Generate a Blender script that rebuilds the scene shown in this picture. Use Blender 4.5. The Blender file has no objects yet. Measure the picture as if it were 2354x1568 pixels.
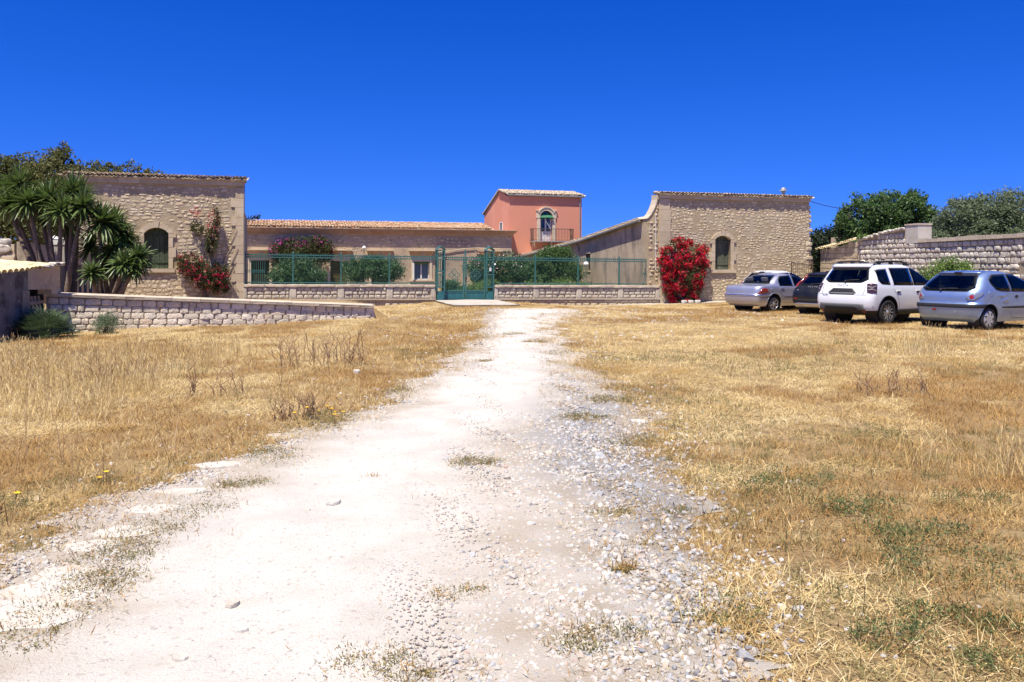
import bpy, bmesh, math, random
import numpy as np
from mathutils import Vector, Matrix, noise as mnoise
from mathutils.bvhtree import BVHTree

R = random.Random(7)
rng = np.random.default_rng(11)
scene = bpy.context.scene
C = scene.collection

# ------------------------------------------------------------------ camera, sky, sun, exposure
cam_d = bpy.data.cameras.new("camera")
cam = bpy.data.objects.new("camera", cam_d)
C.objects.link(cam)
cam.location = (0, 0, 1.6)
cam.rotation_euler = (math.radians(90), 0, 0)
cam_d.sensor_width = 36.0
cam_d.lens = 36.0 * 1899.0 / 2353.0
cam_d.shift_y = -0.0731
cam_d.clip_start = 0.05
cam_d.clip_end = 3000
scene.camera = cam

SUN = Vector((-0.19, -0.357, 1.0)).normalized()
SUN_EL = math.asin(SUN.z)
SUN_ROT = math.atan2(SUN.x, SUN.y)
world = bpy.data.worlds.new("World")
scene.world = world
world.use_nodes = True
wn, wl = world.node_tree.nodes, world.node_tree.links
wn.clear()
sky = wn.new("ShaderNodeTexSky")
sky.sky_type = 'NISHITA'
sky.sun_disc = False
sky.sun_elevation = SUN_EL
sky.sun_rotation = SUN_ROT
sky.air_density = 1.0
sky.altitude = 4500
sky.dust_density = 0.0
sky.ozone_density = 3.0
hsv = wn.new("ShaderNodeHueSaturation")
hsv.inputs["Hue"].default_value = 0.5245
hsv.inputs["Saturation"].default_value = 1.37
hsv.inputs["Value"].default_value = 1.0
bg = wn.new("ShaderNodeBackground")
bg.inputs["Strength"].default_value = 0.133
wo = wn.new("ShaderNodeOutputWorld")
tcw = wn.new("ShaderNodeTexCoord"); sxyz = wn.new("ShaderNodeSeparateXYZ"); cxyz = wn.new("ShaderNodeCombineXYZ")
zmx = wn.new("ShaderNodeMath"); zmx.operation = 'MULTIPLY_ADD'; zmx.inputs[1].default_value = .85; zmx.inputs[2].default_value = .125
wl.new(tcw.outputs["Generated"], sxyz.inputs[0]); wl.new(sxyz.outputs[2], zmx.inputs[0])
wl.new(sxyz.outputs[0], cxyz.inputs[0]); wl.new(sxyz.outputs[1], cxyz.inputs[1]); wl.new(zmx.outputs[0], cxyz.inputs[2])
nrmw = wn.new("ShaderNodeVectorMath"); nrmw.operation = 'NORMALIZE'; wl.new(cxyz.outputs[0], nrmw.inputs[0]); wl.new(nrmw.outputs[0], sky.inputs[0])
wl.new(sky.outputs[0], hsv.inputs["Color"])
wl.new(hsv.outputs[0], bg.inputs["Color"])
wl.new(bg.outputs[0], wo.inputs["Surface"])

sun_d = bpy.data.lights.new("sun", 'SUN')
sun_d.energy = 5.0
sun_d.angle = math.radians(0.5)
sun_d.color = (1.0, 0.935, 0.81)
sun = bpy.data.objects.new("sun", sun_d)
C.objects.link(sun)
sun.rotation_euler = SUN.to_track_quat('Z', 'Y').to_euler()

scene.view_settings.view_transform = 'Standard'
scene.view_settings.look = 'None'
scene.view_settings.gamma = 1.0
scene.view_settings.exposure = 0.80
scene.view_settings.use_curve_mapping = False
scene.cycles.max_bounces = 6
scene.cycles.diffuse_bounces = 3
scene.cycles.transparent_max_bounces = 8

# ------------------------------------------------------------------ frames
F0 = 1899.0
def gp(px, py, z=0.0):
    """ground point (x, y) seen at a spot of the survey picture, eye at 1.6 m"""
    Y = (1.6 - z) * F0 / (py - 612.0)
    return (px - 1176.5) / F0 * Y, Y
ANG = math.radians(16.5)
CA, SA = math.cos(ANG), math.sin(ANG)
OX, OY = -11.9, 36.6
def farm(s, v):
    return OX + CA * s - SA * v, OY + SA * s + CA * v
def farm_inv(x, y):
    dx, dy = x - OX, y - OY
    return CA * dx + SA * dy, -SA * dx + CA * dy

CTRL = np.array([
    (0, 0, 0), (-5, 5, 0), (5, 5, 0), (0, 15, 0), (0, 24, 0), (-1, 30, -.03), (-1.5, 34.5, -.14), (-2.2, 39, -.06),
    (-13, 21.5, -.20), (-8, 22.5, -.08), (-4.1, 24, .05), (-6.7, 37.6, -.27), (-5.5, 33, -.1), (-9, 30, 0),
    (3.8, 41, -.40), (7.5, 42.2, -.34), (12, 43.2, -.25), (16, 44.3, -.2), (4, 36, -.2), (8, 38, -.22),
    (9.4, 22.4, .05), (10.9, 20.0, .07), (11.5, 24, .02), (9.3, 31.5, -.1), (11, 29, -.1), (12, 37, -.06), (20, 32, -.1), (18, 40, -.15),
    (-15, 12, -.15), (15, 10, 0), (-22, 18, -.25), (0, 50, 0), (-10, 50, .05), (3, 60, 0), (0, 110, 0), (-60, 50, 0),
    (60, 50, 0), (0, -30, 0), (-40, 0, -.2), (40, 0, 0), (-14, 30, .1), (-18, 36, .2)], dtype=float)
def ground_np(x, y):
    x = np.asarray(x, float); y = np.asarray(y, float)
    num = np.zeros_like(x); den = np.zeros_like(x)
    for cx, cy, cz in CTRL:
        w = 1.0 / (((x - cx) ** 2 + (y - cy) ** 2) + 1.5) ** 1.7
        num += w * cz; den += w
    z = num / den
    s, v = CA * (x + 12.4) + SA * (y - 22.0), -SA * (x + 12.4) + CA * (y - 22.0)
    t = np.clip((v - .12) / .4, 0, 1) * np.clip((9.2 - s) / .5, 0, 1) * np.clip((s + 4.2) / 2.0, 0, 1) * np.clip((12 - v) / 3.0, 0, 1)
    z = z + .33 * t * t * (3 - 2 * t)
    z = z + .012 * np.sin(x * 1.7 + .6 * y) * np.cos(y * 1.3 - .4 * x) + .008 * np.sin(x * 4.1 - y * 2.3)
    return z
def gz(x, y):
    return float(ground_np(np.array([x]), np.array([y]))[0])

# ------------------------------------------------------------------ materials
MATS = {}
def nd(nt, t, **kw):
    n = nt.nodes.new(t)
    for k, v in kw.items():
        setattr(n, k, v)
    return n
def mat(name, base, rough=.85, layers=(), rnd=0.0, hue=0.0, bump=None, spec=.3, metal=0.0, coat=0.0, coords='world', island=False, trans=None, alt=None):
    """base colour, mixed with noise layers (scale, colour, lo, hi[, stretch]); rnd = value spread per piece"""
    m = bpy.data.materials.new(name); m.use_nodes = True
    nt = m.node_tree; L = nt.links
    P = nt.nodes["Principled BSDF"]
    P.inputs["Roughness"].default_value = rough
    P.inputs["Specular IOR Level"].default_value = spec
    P.inputs["Metallic"].default_value = metal
    if coat:
        P.inputs["Coat Weight"].default_value = coat
        P.inputs["Coat Roughness"].default_value = .04
    if coords == 'world':
        vec = nd(nt, "ShaderNodeNewGeometry").outputs["Position"]
    else:
        vec = nd(nt, "ShaderNodeTexCoord").outputs["Object"]
    col = nd(nt, "ShaderNodeRGB").outputs[0]; col.default_value = (*base, 1)
    rv = None
    if rnd or alt:
        oi = nd(nt, "ShaderNodeObjectInfo").outputs["Random"]
        if island:
            ri = nd(nt, "ShaderNodeNewGeometry").outputs["Random Per Island"]
            ad = nd(nt, "ShaderNodeMath", operation='ADD'); L.new(oi, ad.inputs[0]); L.new(ri, ad.inputs[1])
            fr = nd(nt, "ShaderNodeMath", operation='FRACT'); L.new(ad.outputs[0], fr.inputs[0]); rv = fr.outputs[0]
        else:
            rv = oi
    if alt:
        cr = nd(nt, "ShaderNodeValToRGB"); cr.color_ramp.interpolation = 'LINEAR'
        els = cr.color_ramp.elements
        cols = [base] + list(alt)
        els[0].position = 0; els[0].color = (*cols[0], 1)
        els[1].position = 1; els[1].color = (*cols[-1], 1)
        for i, c in enumerate(cols[1:-1]):
            e = els.new((i + 1) / (len(cols) - 1)); e.color = (*c, 1)
        mu = nd(nt, "ShaderNodeMath", operation='MULTIPLY'); mu.inputs[1].default_value = 7.31; L.new(rv, mu.inputs[0])
        fr = nd(nt, "ShaderNodeMath", operation='FRACT'); L.new(mu.outputs[0], fr.inputs[0])
        L.new(fr.outputs[0], cr.inputs[0]); col = cr.outputs[0]
    for ly in layers:
        sc, c, lo, hi = ly[:4]
        st = ly[4] if len(ly) > 4 else None
        n = nd(nt, "ShaderNodeTexNoise"); n.inputs["Scale"].default_value = sc; n.inputs["Detail"].default_value = 5
        n.inputs["Roughness"].default_value = .62
        if st:
            mp = nd(nt, "ShaderNodeMapping"); mp.inputs["Scale"].default_value = st; L.new(vec, mp.inputs[0]); L.new(mp.outputs[0], n.inputs["Vector"])
        else:
            L.new(vec, n.inputs["Vector"])
        mr = nd(nt, "ShaderNodeMapRange"); mr.inputs[1].default_value = lo; mr.inputs[2].default_value = hi
        L.new(n.outputs["Fac"], mr.inputs[0])
        mx = nd(nt, "ShaderNodeMix", data_type='RGBA'); L.new(mr.outputs[0], mx.inputs[0]); L.new(col, mx.inputs[6]); mx.inputs[7].default_value = (*c, 1)
        col = mx.outputs[2]
    if rnd:
        h = nd(nt, "ShaderNodeHueSaturation")
        mr = nd(nt, "ShaderNodeMapRange"); mr.inputs[3].default_value = 1 - rnd; mr.inputs[4].default_value = 1 + rnd
        L.new(rv, mr.inputs[0]); L.new(mr.outputs[0], h.inputs["Value"]); L.new(col, h.inputs["Color"])
        if hue:
            mu = nd(nt, "ShaderNodeMath", operation='MULTIPLY'); mu.inputs[1].default_value = 5.7; L.new(rv, mu.inputs[0])
            fr = nd(nt, "ShaderNodeMath", operation='FRACT'); L.new(mu.outputs[0], fr.inputs[0])
            m2 = nd(nt, "ShaderNodeMapRange"); m2.inputs[3].default_value = .5 - hue; m2.inputs[4].default_value = .5 + hue
            L.new(fr.outputs[0], m2.inputs[0]); L.new(m2.outputs[0], h.inputs["Hue"])
        col = h.outputs[0]
    L.new(col, P.inputs["Base Color"])
    if bump:
        bs, bst, bd = bump
        n = nd(nt, "ShaderNodeTexNoise"); n.inputs["Scale"].default_value = bs; n.inputs["Detail"].default_value = 6; n.inputs["Roughness"].default_value = .65
        L.new(vec, n.inputs["Vector"])
        b = nd(nt, "ShaderNodeBump"); b.inputs["Strength"].default_value = bst; b.inputs["Distance"].default_value = bd
        L.new(n.outputs["Fac"], b.inputs["Height"]); L.new(b.outputs[0], P.inputs["Normal"])
    if trans:
        t = nd(nt, "ShaderNodeBsdfTranslucent")
        h = nd(nt, "ShaderNodeHueSaturation"); h.inputs["Value"].default_value = trans[1]; L.new(col, h.inputs["Color"]); L.new(h.outputs[0], t.inputs[0])
        mx = nd(nt, "ShaderNodeMixShader"); mx.inputs[0].default_value = trans[0]
        out = nt.nodes["Material Output"]
        L.new(P.outputs[0], mx.inputs[1]); L.new(t.outputs[0], mx.inputs[2]); L.new(mx.outputs[0], out.inputs[0])
    MATS[name] = m
    return m

# soil and track
mat("soil", (.26, .18, .085), .95, [(1.1, (.33, .245, .125), .45, .62), (7, (.15, .095, .042), .5, .66), (38, (.46, .38, .25), .58, .72), (.33, (.25, .165, .075), .45, .62)], bump=(30, .8, .04))
mat("gravel_bed", (.55, .515, .46), .95, [(2.2, (.47, .43, .375), .45, .66), (30, (.25, .215, .175), .58, .72), (90, (.45, .42, .38), .5, .64), (.5, (.44, .405, .37), .5, .65)], bump=(80, .7, .02))
def track_mask():
    """coarse verge and grey chippings follow attributes stored on the track"""
    nt = MATS["gravel_bed"].node_tree; L = nt.links; P = nt.nodes["Principled BSDF"]
    col = P.inputs["Base Color"].links[0].from_socket
    for nm, c in (("coarse", (.31, .255, .185)), ("grey", (.20, .20, .21))):
        at = nd(nt, "ShaderNodeAttribute", attribute_name=nm)
        mx = nd(nt, "ShaderNodeMix", data_type='RGBA'); L.new(at.outputs["Fac"], mx.inputs[0]); L.new(col, mx.inputs[6]); mx.inputs[7].default_value = (*c, 1); col = mx.outputs[2]
    L.new(col, P.inputs["Base Color"])
track_mask()
mat("pebble", (.44, .41, .36), .9, alt=[(.39, .35, .295), (.50, .475, .44), (.33, .31, .29), (.46, .385, .31), (.42, .40, .37), (.41, .31, .255)], rnd=.12, hue=.012, bump=(60, .3, .01))
mat("pebble_grey", (.26, .26, .27), .9, alt=[(.34, .34, .34), (.41, .40, .39), (.20, .205, .225), (.36, .35, .335)], rnd=.15)
mat("limestone", (.47, .44, .39), .92, [(4, (.44, .39, .32), .45, .65), (20, (.42, .38, .33), .58, .72)], bump=(25, .7, .02))
mat("concrete", (.40, .365, .315), .93, [(1.4, (.34, .30, .24), .45, .65), (14, (.45, .42, .37), .5, .7)], bump=(35, .4, .01))
# stone work
mat("mortar", (.385, .295, .175), .95, [(1.3, (.45, .365, .24), .42, .62), (5, (.31, .245, .155), .5, .68), (22, (.46, .385, .27), .52, .7)], bump=(18, .9, .03))
mat("mortar_low", (.33, .275, .19), .95, [(6, (.31, .25, .18), .45, .65)], bump=(18, .9, .03))
mat("rubble", (.57, .455, .29), .93, [(9, (.46, .37, .23), .5, .68), (26, (.70, .60, .45), .54, .72)], alt=[(.55, .435, .27), (.68, .575, .41), (.49, .385, .235), (.62, .51, .345)], rnd=.12, hue=.008, island=True, bump=(22, .9, .03))
mat("block", (.64, .555, .41), .93, [(5, (.42, .38, .315), .52, .66), (17, (.76, .69, .56), .52, .7), (2.2, (.66, .50, .31), .60, .74)], alt=[(.70, .62, .48), (.58, .50, .38), (.74, .67, .54), (.62, .50, .34)], rnd=.13, hue=.008, island=True, bump=(26, 1.0, .03))
mat("grey_block", (.60, .545, .455), .93, [(5, (.27, .255, .225), .52, .66), (17, (.70, .65, .56), .54, .72)], alt=[(.50, .455, .38), (.64, .58, .49), (.54, .47, .37)], rnd=.14, island=True, bump=(26, 1.0, .03))
mat("ashlar", (.52, .425, .285), .93, [(3, (.44, .34, .22), .46, .66), (19, (.60, .50, .37), .54, .72)], alt=[(.48, .385, .255), (.56, .475, .335)], rnd=.08, island=True, bump=(22, .5, .015))
mat("rustic", (.58, .515, .39), .93, [(6, (.40, .36, .30), .5, .66), (20, (.64, .57, .46), .52, .7)], alt=[(.52, .45, .35), (.60, .53, .42)], rnd=.09, island=True, bump=(30, 1.0, .03))
mat("plaster_old", (.42, .32, .205), .95, [(.7, (.50, .39, .26), .44, .60), (2.6, (.30, .235, .165), .52, .66), (9, (.52, .42, .29), .55, .7), (.35, (.26, .215, .165), .54, .7)], bump=(14, .7, .03))
mat("plaster_grey", (.34, .275, .19), .95, [(.6, (.46, .37, .255), .44, .60), (2.2, (.215, .175, .125), .50, .66, (1, 1, .35)), (10, (.38, .33, .26), .55, .7)], bump=(14, .8, .03))
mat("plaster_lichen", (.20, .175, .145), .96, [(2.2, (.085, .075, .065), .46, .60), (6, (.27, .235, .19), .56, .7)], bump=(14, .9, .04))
mat("pink_plaster", (.60, .255, .16), .9, [(1.1, (.61, .26, .17), .44, .62), (.6, (.69, .32, .22), .5, .7, (1, 1, .3)), (12, (.63, .275, .18), .55, .75)], bump=(30, .25, .008))
mat("cornice_stone", (.50, .33, .17), .93, [(1.5, (.42, .26, .125), .45, .62), (7, (.56, .42, .26), .55, .7)], alt=[(.46, .31, .165), (.53, .37, .21)], rnd=.07, island=True, bump=(22, .4, .01))
mat("cream_trim", (.62, .52, .37), .9, [(4, (.54, .43, .29), .5, .7)], bump=(26, .4, .01))
mat("tile_old", (.44, .345, .22), .93, [(7, (.20, .17, .125), .5, .63), (24, (.60, .53, .42), .56, .7)], alt=[(.50, .41, .285), (.38, .30, .195), (.54, .43, .29), (.47, .33, .195)], rnd=.2, island=True, bump=(40, .6, .01))
mat("tile_warm", (.58, .36, .20), .92, [(7, (.44, .27, .15), .5, .66), (22, (.64, .52, .38), .56, .72)], alt=[(.62, .46, .30), (.56, .30, .15), (.64, .54, .40), (.60, .40, .235)], rnd=.16, island=True, bump=(40, .6, .01))
mat("tile_pale", (.62, .53, .39), .92, [(8, (.40, .33, .24), .52, .68), (22, (.68, .62, .52), .54, .72)], alt=[(.66, .58, .46), (.58, .44, .28), (.68, .62, .52)], rnd=.14, island=True, bump=(40, .6, .01))
mat("tile_cream", (.60, .48, .27), .92, [(8, (.46, .36, .20), .52, .68)], alt=[(.64, .53, .33), (.54, .42, .235)], rnd=.12, island=True, bump=(40, .6, .01))
mat("cap_stone", (.50, .42, .31), .93, [(3, (.40, .345, .27), .48, .66), (14, (.64, .56, .45), .54, .72)], rnd=.08, island=True, bump=(24, .8, .02))
# metal, wood, glass
mat("green_iron", (.035, .125, .11), .5, [(4, (.05, .155, .13), .45, .65), (12, (.16, .13, .08), .64, .74)], spec=.4, bump=(40, .2, .005))
mat("green_panel", (.02, .115, .125), .45, [(2.5, (.035, .145, .14), .45, .65, (3, 3, .5)), (9, (.15, .12, .07), .66, .76)], spec=.4)
mat("dark_iron", (.06, .055, .05), .6)
mat("rust_iron", (.10, .075, .05), .8, [(14, (.17, .10, .05), .5, .7)])
mat("zinc", (.34, .34, .33), .5, [(5, (.26, .255, .24), .45, .65)], metal=.3)
mat("gutter_grey", (.15, .15, .145), .6)
mat("old_wood", (.08, .095, .06), .9, [(5, (.16, .17, .12), .48, .66, (4, 4, .25)), (16, (.05, .06, .035), .55, .7, (3, 3, .2))], rnd=.18, bump=(40, .5, .01))
mat("green_wood", (.05, .068, .036), .85, [(5, (.09, .11, .065), .48, .66, (4, 4, .25)), (16, (.025, .035, .02), .55, .7, (3, 3, .2))], rnd=.18, bump=(40, .5, .01))
mat("grey_wood", (.30, .245, .19), .9, [(9, (.20, .16, .12), .5, .68, (4, 4, .3))], rnd=.12)
mat("white_paint", (.68, .67, .645), .55)
mat("white_glass", (.80, .79, .77), .25, spec=.5)
mat("awning_green", (.035, .14, .075), .8, [(3, (.05, .17, .09), .45, .65)])
mat("dark_glass", (.012, .016, .024), .06, spec=.6)
mat("curtain_blue", (.10, .13, .20), .3, [(3, (.05, .07, .12), .45, .6, (4, 4, .3))], spec=.5)
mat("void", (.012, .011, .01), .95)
mat("black_cable", (.02, .02, .02), .7)
# plants
TR = (.28, 1.6)
mat("straw", (.58, .45, .215), .8, [(.45, (.46, .31, .115), .48, .64), (1.7, (.70, .585, .345), .54, .70)], alt=[(.65, .51, .25), (.43, .285, .10), (.74, .64, .40), (.55, .385, .145)], rnd=.2, island=True, trans=(.25, 1.2))
mat("straw_brown", (.38, .235, .085), .85, [(.8, (.29, .17, .06), .46, .64)], alt=[(.42, .26, .09), (.30, .175, .06), (.48, .335, .15)], rnd=.18, island=True, trans=(.2, 1.1))
mat("dead_stalk", (.30, .19, .10), .9, alt=[(.38, .25, .13), (.24, .145, .075), (.44, .32, .19)], rnd=.2, island=True)
mat("weed_green", (.17, .165, .07), .8, [(3, (.26, .215, .085), .44, .60)], alt=[(.22, .20, .085), (.12, .135, .055), (.30, .25, .11)], rnd=.2, island=True, trans=TR)
mat("weed_bright", (.09, .135, .045), .7, [(4, (.20, .18, .07), .5, .64)], alt=[(.12, .165, .055), (.07, .11, .04), (.17, .18, .07)], rnd=.2, island=True, trans=TR)
mat("leaf_tree", (.055, .085, .025), .6, alt=[(.075, .105, .032), (.04, .07, .022), (.11, .12, .045)], rnd=.22, island=True, trans=TR, spec=.4)
mat("leaf_autumn", (.10, .115, .035), .65, alt=[(.07, .095, .03), (.15, .145, .045), (.12, .10, .045)], rnd=.22, island=True, trans=TR, spec=.35)
mat("leaf_carob", (.065, .125, .035), .5, alt=[(.085, .15, .045), (.05, .10, .03), (.11, .165, .06)], rnd=.22, island=True, trans=TR, spec=.3)
mat("leaf_olive", (.12, .165, .085), .55, alt=[(.155, .20, .11), (.09, .13, .06), (.20, .23, .15)], rnd=.2, island=True, trans=TR, spec=.4)
mat("leaf_dark", (.022, .036, .016), .6, alt=[(.03, .045, .02), (.016, .028, .013)], rnd=.2, island=True, trans=(.2, 1.4))
mat("leaf_oleander", (.06, .125, .045), .5, alt=[(.08, .15, .055), (.045, .10, .038), (.105, .165, .065)], rnd=.2, island=True, trans=TR, spec=.45)
mat("leaf_light", (.12, .20, .04), .6, alt=[(.15, .23, .05), (.09, .165, .035), (.18, .25, .07)], rnd=.18, island=True, trans=TR)
mat("leaf_boug", (.055, .065, .022), .65, alt=[(.08, .08, .028), (.04, .05, .018), (.10, .085, .03)], rnd=.2, island=True, trans=TR)
mat("bract_red", (.52, .012, .035), .7, alt=[(.62, .02, .05), (.40, .008, .025), (.58, .03, .07)], rnd=.2, hue=.01, island=True, trans=(.35, 1.3))
mat("bract_deep", (.34, .012, .045), .7, alt=[(.42, .02, .06), (.28, .01, .035)], rnd=.2, island=True, trans=(.3, 1.3))
mat("bract_magenta", (.36, .035, .20), .7, alt=[(.42, .05, .26), (.30, .03, .14)], rnd=.2, island=True, trans=(.3, 1.3))
mat("petal_pink", (.62, .33, .34), .7, alt=[(.70, .52, .50), (.58, .24, .27)], rnd=.12, island=True)
mat("petal_yellow", (.72, .46, .01), .7, rnd=.1, island=True)
mat("yucca_leaf", (.07, .115, .026), .42, alt=[(.095, .145, .035), (.05, .085, .02), (.12, .16, .048)], rnd=.22, island=True, trans=(.18, 1.5), spec=.5)
mat("yucca_dry", (.22, .17, .10), .9, rnd=.2, island=True)
mat("palm_leaf", (.065, .10, .045), .5, alt=[(.09, .13, .065), (.045, .075, .032)], rnd=.2, island=True, trans=(.18, 1.4), spec=.4)
mat("bark", (.15, .11, .08), .95, [(7, (.24, .19, .14), .48, .66, (2, 2, .5)), (24, (.07, .05, .04), .55, .7)], bump=(30, .9, .03))
mat("bark_yucca", (.17, .125, .09), .95, [(11, (.28, .22, .16), .48, .66, (1, 1, 2.5)), (26, (.07, .05, .04), .55, .7)], bump=(30, .9, .03))

# ------------------------------------------------------------------ mesh helpers
class MB:
    def __init__(s):
        s.v, s.f = [], []
    def add(s, verts, faces):
        b = len(s.v)
        s.v.extend([tuple(p) for p in verts])
        s.f.extend([tuple(b + i for i in fc) for fc in faces])
    def box(s, x0, x1, y0, y1, z0, z1, M=None):
        p = [(x0, y0, z0), (x1, y0, z0), (x1, y1, z0), (x0, y1, z0), (x0, y0, z1), (x1, y0, z1), (x1, y1, z1), (x0, y1, z1)]
        if M is not None:
            p = [M @ Vector(q) for q in p]
        s.add(p, [(0, 3, 2, 1), (4, 5, 6, 7), (0, 1, 5, 4), (1, 2, 6, 5), (2, 3, 7, 6), (3, 0, 4, 7)])
        return s
    def bar(s, a, b, w, d=None):
        a, b = Vector(a), Vector(b); d = d or w
        t = (b - a); L = t.length
        if L < 1e-6: return s
        M = Matrix.Translation(a) @ t.to_track_quat('Z', 'Y').to_matrix().to_4x4()
        return s.box(-w / 2, w / 2, -d / 2, d / 2, 0, L, M)
    def tube(s, pts, rad, n=6, cap=True):
        pts = [Vector(p) for p in pts]
        if not hasattr(rad, '__len__'): rad = [rad] * len(pts)
        b = len(s.v)
        up = None
        for i, p in enumerate(pts):
            t = (pts[min(i + 1, len(pts) - 1)] - pts[max(i - 1, 0)]).normalized()
            if up is None:
                up = Vector((0, 0, 1)) if abs(t.z) < .9 else Vector((1, 0, 0))
            x = t.cross(up)
            if x.length < 1e-4: x = t.cross(Vector((.3, .9, .1)))
            x.normalize(); y = x.cross(t).normalized(); up = y
            for k in range(n):
                a = 2 * math.pi * k / n
                s.v.append(tuple(p + (x * math.cos(a) + y * math.sin(a)) * rad[i]))
        for i in range(len(pts) - 1):
            for k in range(n):
                k2 = (k + 1) % n
                s.f.append((b + i * n + k, b + i * n + k2, b + (i + 1) * n + k2, b + (i + 1) * n + k))
        if cap:
            s.f.append(tuple(b + k for k in range(n))[::-1])
            e = b + (len(pts) - 1) * n
            s.f.append(tuple(e + k for k in range(n)))
        return s
    def lathe(s, prof, n=16, M=None):
        b = len(s.v)
        for r, z in prof:
            for k in range(n):
                a = 2 * math.pi * k / n
                q = Vector((r * math.cos(a), r * math.sin(a), z))
                s.v.append(tuple(M @ q if M is not None else q))
        for i in range(len(prof) - 1):
            for k in range(n):
                k2 = (k + 1) % n
                s.f.append((b + i * n + k, b + i * n + k2, b + (i + 1) * n + k2, b + (i + 1) * n + k))
        return s
    def prism(s, poly, y0, y1):
        """polygon in x,z extruded from y0 to y1"""
        n = len(poly)
        s.add([(x, y0, z) for x, z in poly] + [(x, y1, z) for x, z in poly],
              [tuple(range(n)), tuple(range(2 * n - 1, n - 1, -1))] + [((i + 1) % n, i, n + i, n + (i + 1) % n) for i in range(n)])
        return s
    def build(s, name, m, parent=None, smooth=False, loc=None):
        me = bpy.data.meshes.new(name)
        me.from_pydata(s.v, [], s.f)
        bm = bmesh.new(); bm.from_mesh(me); bmesh.ops.recalc_face_normals(bm, faces=bm.faces); bm.to_mesh(me); bm.free()
        if smooth:
            me.polygons.foreach_set("use_smooth", [True] * len(me.polygons))
        return link(name, me, m, parent, loc)
def link(name, me, m=None, parent=None, loc=None, rot=None, scale=None):
    o = bpy.data.objects.new(name, me)
    C.objects.link(o)
    if m is not None and not me.materials:
        me.materials.append(MATS[m] if isinstance(m, str) else m)
    if parent is not None: o.parent = parent
    if loc is not None: o.location = loc
    if rot is not None: o.rotation_euler = rot
    if scale is not None: o.scale = scale
    return o
def mesh_np(name, V, Fc, smooth=False):
    """fast mesh from arrays: V (n,3), Fc (m,k)"""
    V = np.ascontiguousarray(V, dtype=np.float32); Fc = np.ascontiguousarray(Fc, dtype=np.int32)
    me = bpy.data.meshes.new(name)
    m, k = Fc.shape
    me.vertices.add(len(V)); me.vertices.foreach_set("co", V.ravel())
    me.loops.add(m * k); me.loops.foreach_set("vertex_index", Fc.ravel())
    me.polygons.add(m); me.polygons.foreach_set("loop_start", np.arange(0, m * k, k, dtype=np.int32))
    if smooth:
        me.polygons.foreach_set("use_smooth", np.ones(m, dtype=bool))
    me.update(calc_edges=True)
    return me
def tag(o, label=None, cat=None, group=None, kind=None):
    if label: o["label"] = label
    if cat: o["category"] = cat
    if group: o["group"] = group
    if kind: o["kind"] = kind
    return o
def thing(name, label, cat, loc=(0, 0, 0), rz=0.0, group=None):
    o = bpy.data.objects.new(name, None); C.objects.link(o)
    o.empty_display_size = .2
    o.location = loc; o.rotation_euler = (0, 0, rz)
    return tag(o, label, cat, group)
def farm_thing(name, label, cat, s=0, v=0, z=0):
    x, y = farm(s, v)
    return thing(name, label, cat, (x, y, z), ANG)

# ------------------------------------------------------------------ stones
def stone_variant(kind, i):
    """unit stone: x,z in -.5..+.5, back at y=+.15, front at about y=-1"""
    r = random.Random(100 * (1 if kind == 'block' else 2) + i)
    n = 10 if kind != 'rubble' else 9
    p = {'block': 5.0, 'rubble': 3.4, 'flat': 9.0}[kind]
    ring = []
    off = r.random()
    if kind == 'rubble':
        angs = [2 * math.pi * (k + off + .7 * (r.random() - .5)) / n for k in range(n)]
    else:
        angs = [math.radians(a) for a in (0, 33, 45, 57, 90, 123, 135, 147, 180, 213, 225, 237, 270, 303, 315, 327)]
        n = len(angs)
    for a in angs:
        c, s_ = math.cos(a), math.sin(a)
        q = (abs(c) ** p + abs(s_) ** p) ** (-1 / p) * .5
        j = {'block': .10, 'rubble': .30, 'flat': .015}[kind]
        q *= 1 - j * r.random()
        ring.append((q * c, q * s_))
    V, Fs = [], []
    def addring(sc, y, jy):
        b = len(V)
        for x, z in ring:
            V.append((x * sc, y + jy * (r.random() - .5), z * sc))
        return b
    back = addring(1.0, .15, 0)
    if kind == 'rubble':
        r1 = addring(.93, -.55, .4); r2 = addring(.66, -.95, .7)
    elif kind == 'block':
        r1 = addring(.99, -.62, .3); r2 = addring(.86, -.98, .55)
    else:
        r1 = addring(1.0, -.9, .0); r2 = addring(.975, -1.0, .03)
    V.append((0, -1.0 + (.25 * (r.random() - .5) if kind != 'flat' else 0), 0)); cidx = len(V) - 1
    for a, b in ((back, r1), (r1, r2)):
        for k in range(n):
            k2 = (k + 1) % n
            Fs.append((a + k, a + k2, b + k2)); Fs.append((a + k, b + k2, b + k))
    for k in range(n):
        Fs.append((r2 + k, r2 + (k + 1) % n, cidx))
    return np.array(V, float), np.array(Fs, int)
SV = {k: [stone_variant(k, i) for i in range(12)] for k in ('block', 'rubble', 'flat')}
_mesh_cache = {}
def stone_mesh(kind, i, m):
    key = (kind, i, m)
    if key not in _mesh_cache:
        V, Fs = SV[kind][i]
        me = mesh_np("stone", V, Fs, smooth=False)
        me.materials.append(MATS[m]); _mesh_cache[key] = me
    return _mesh_cache[key]
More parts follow.
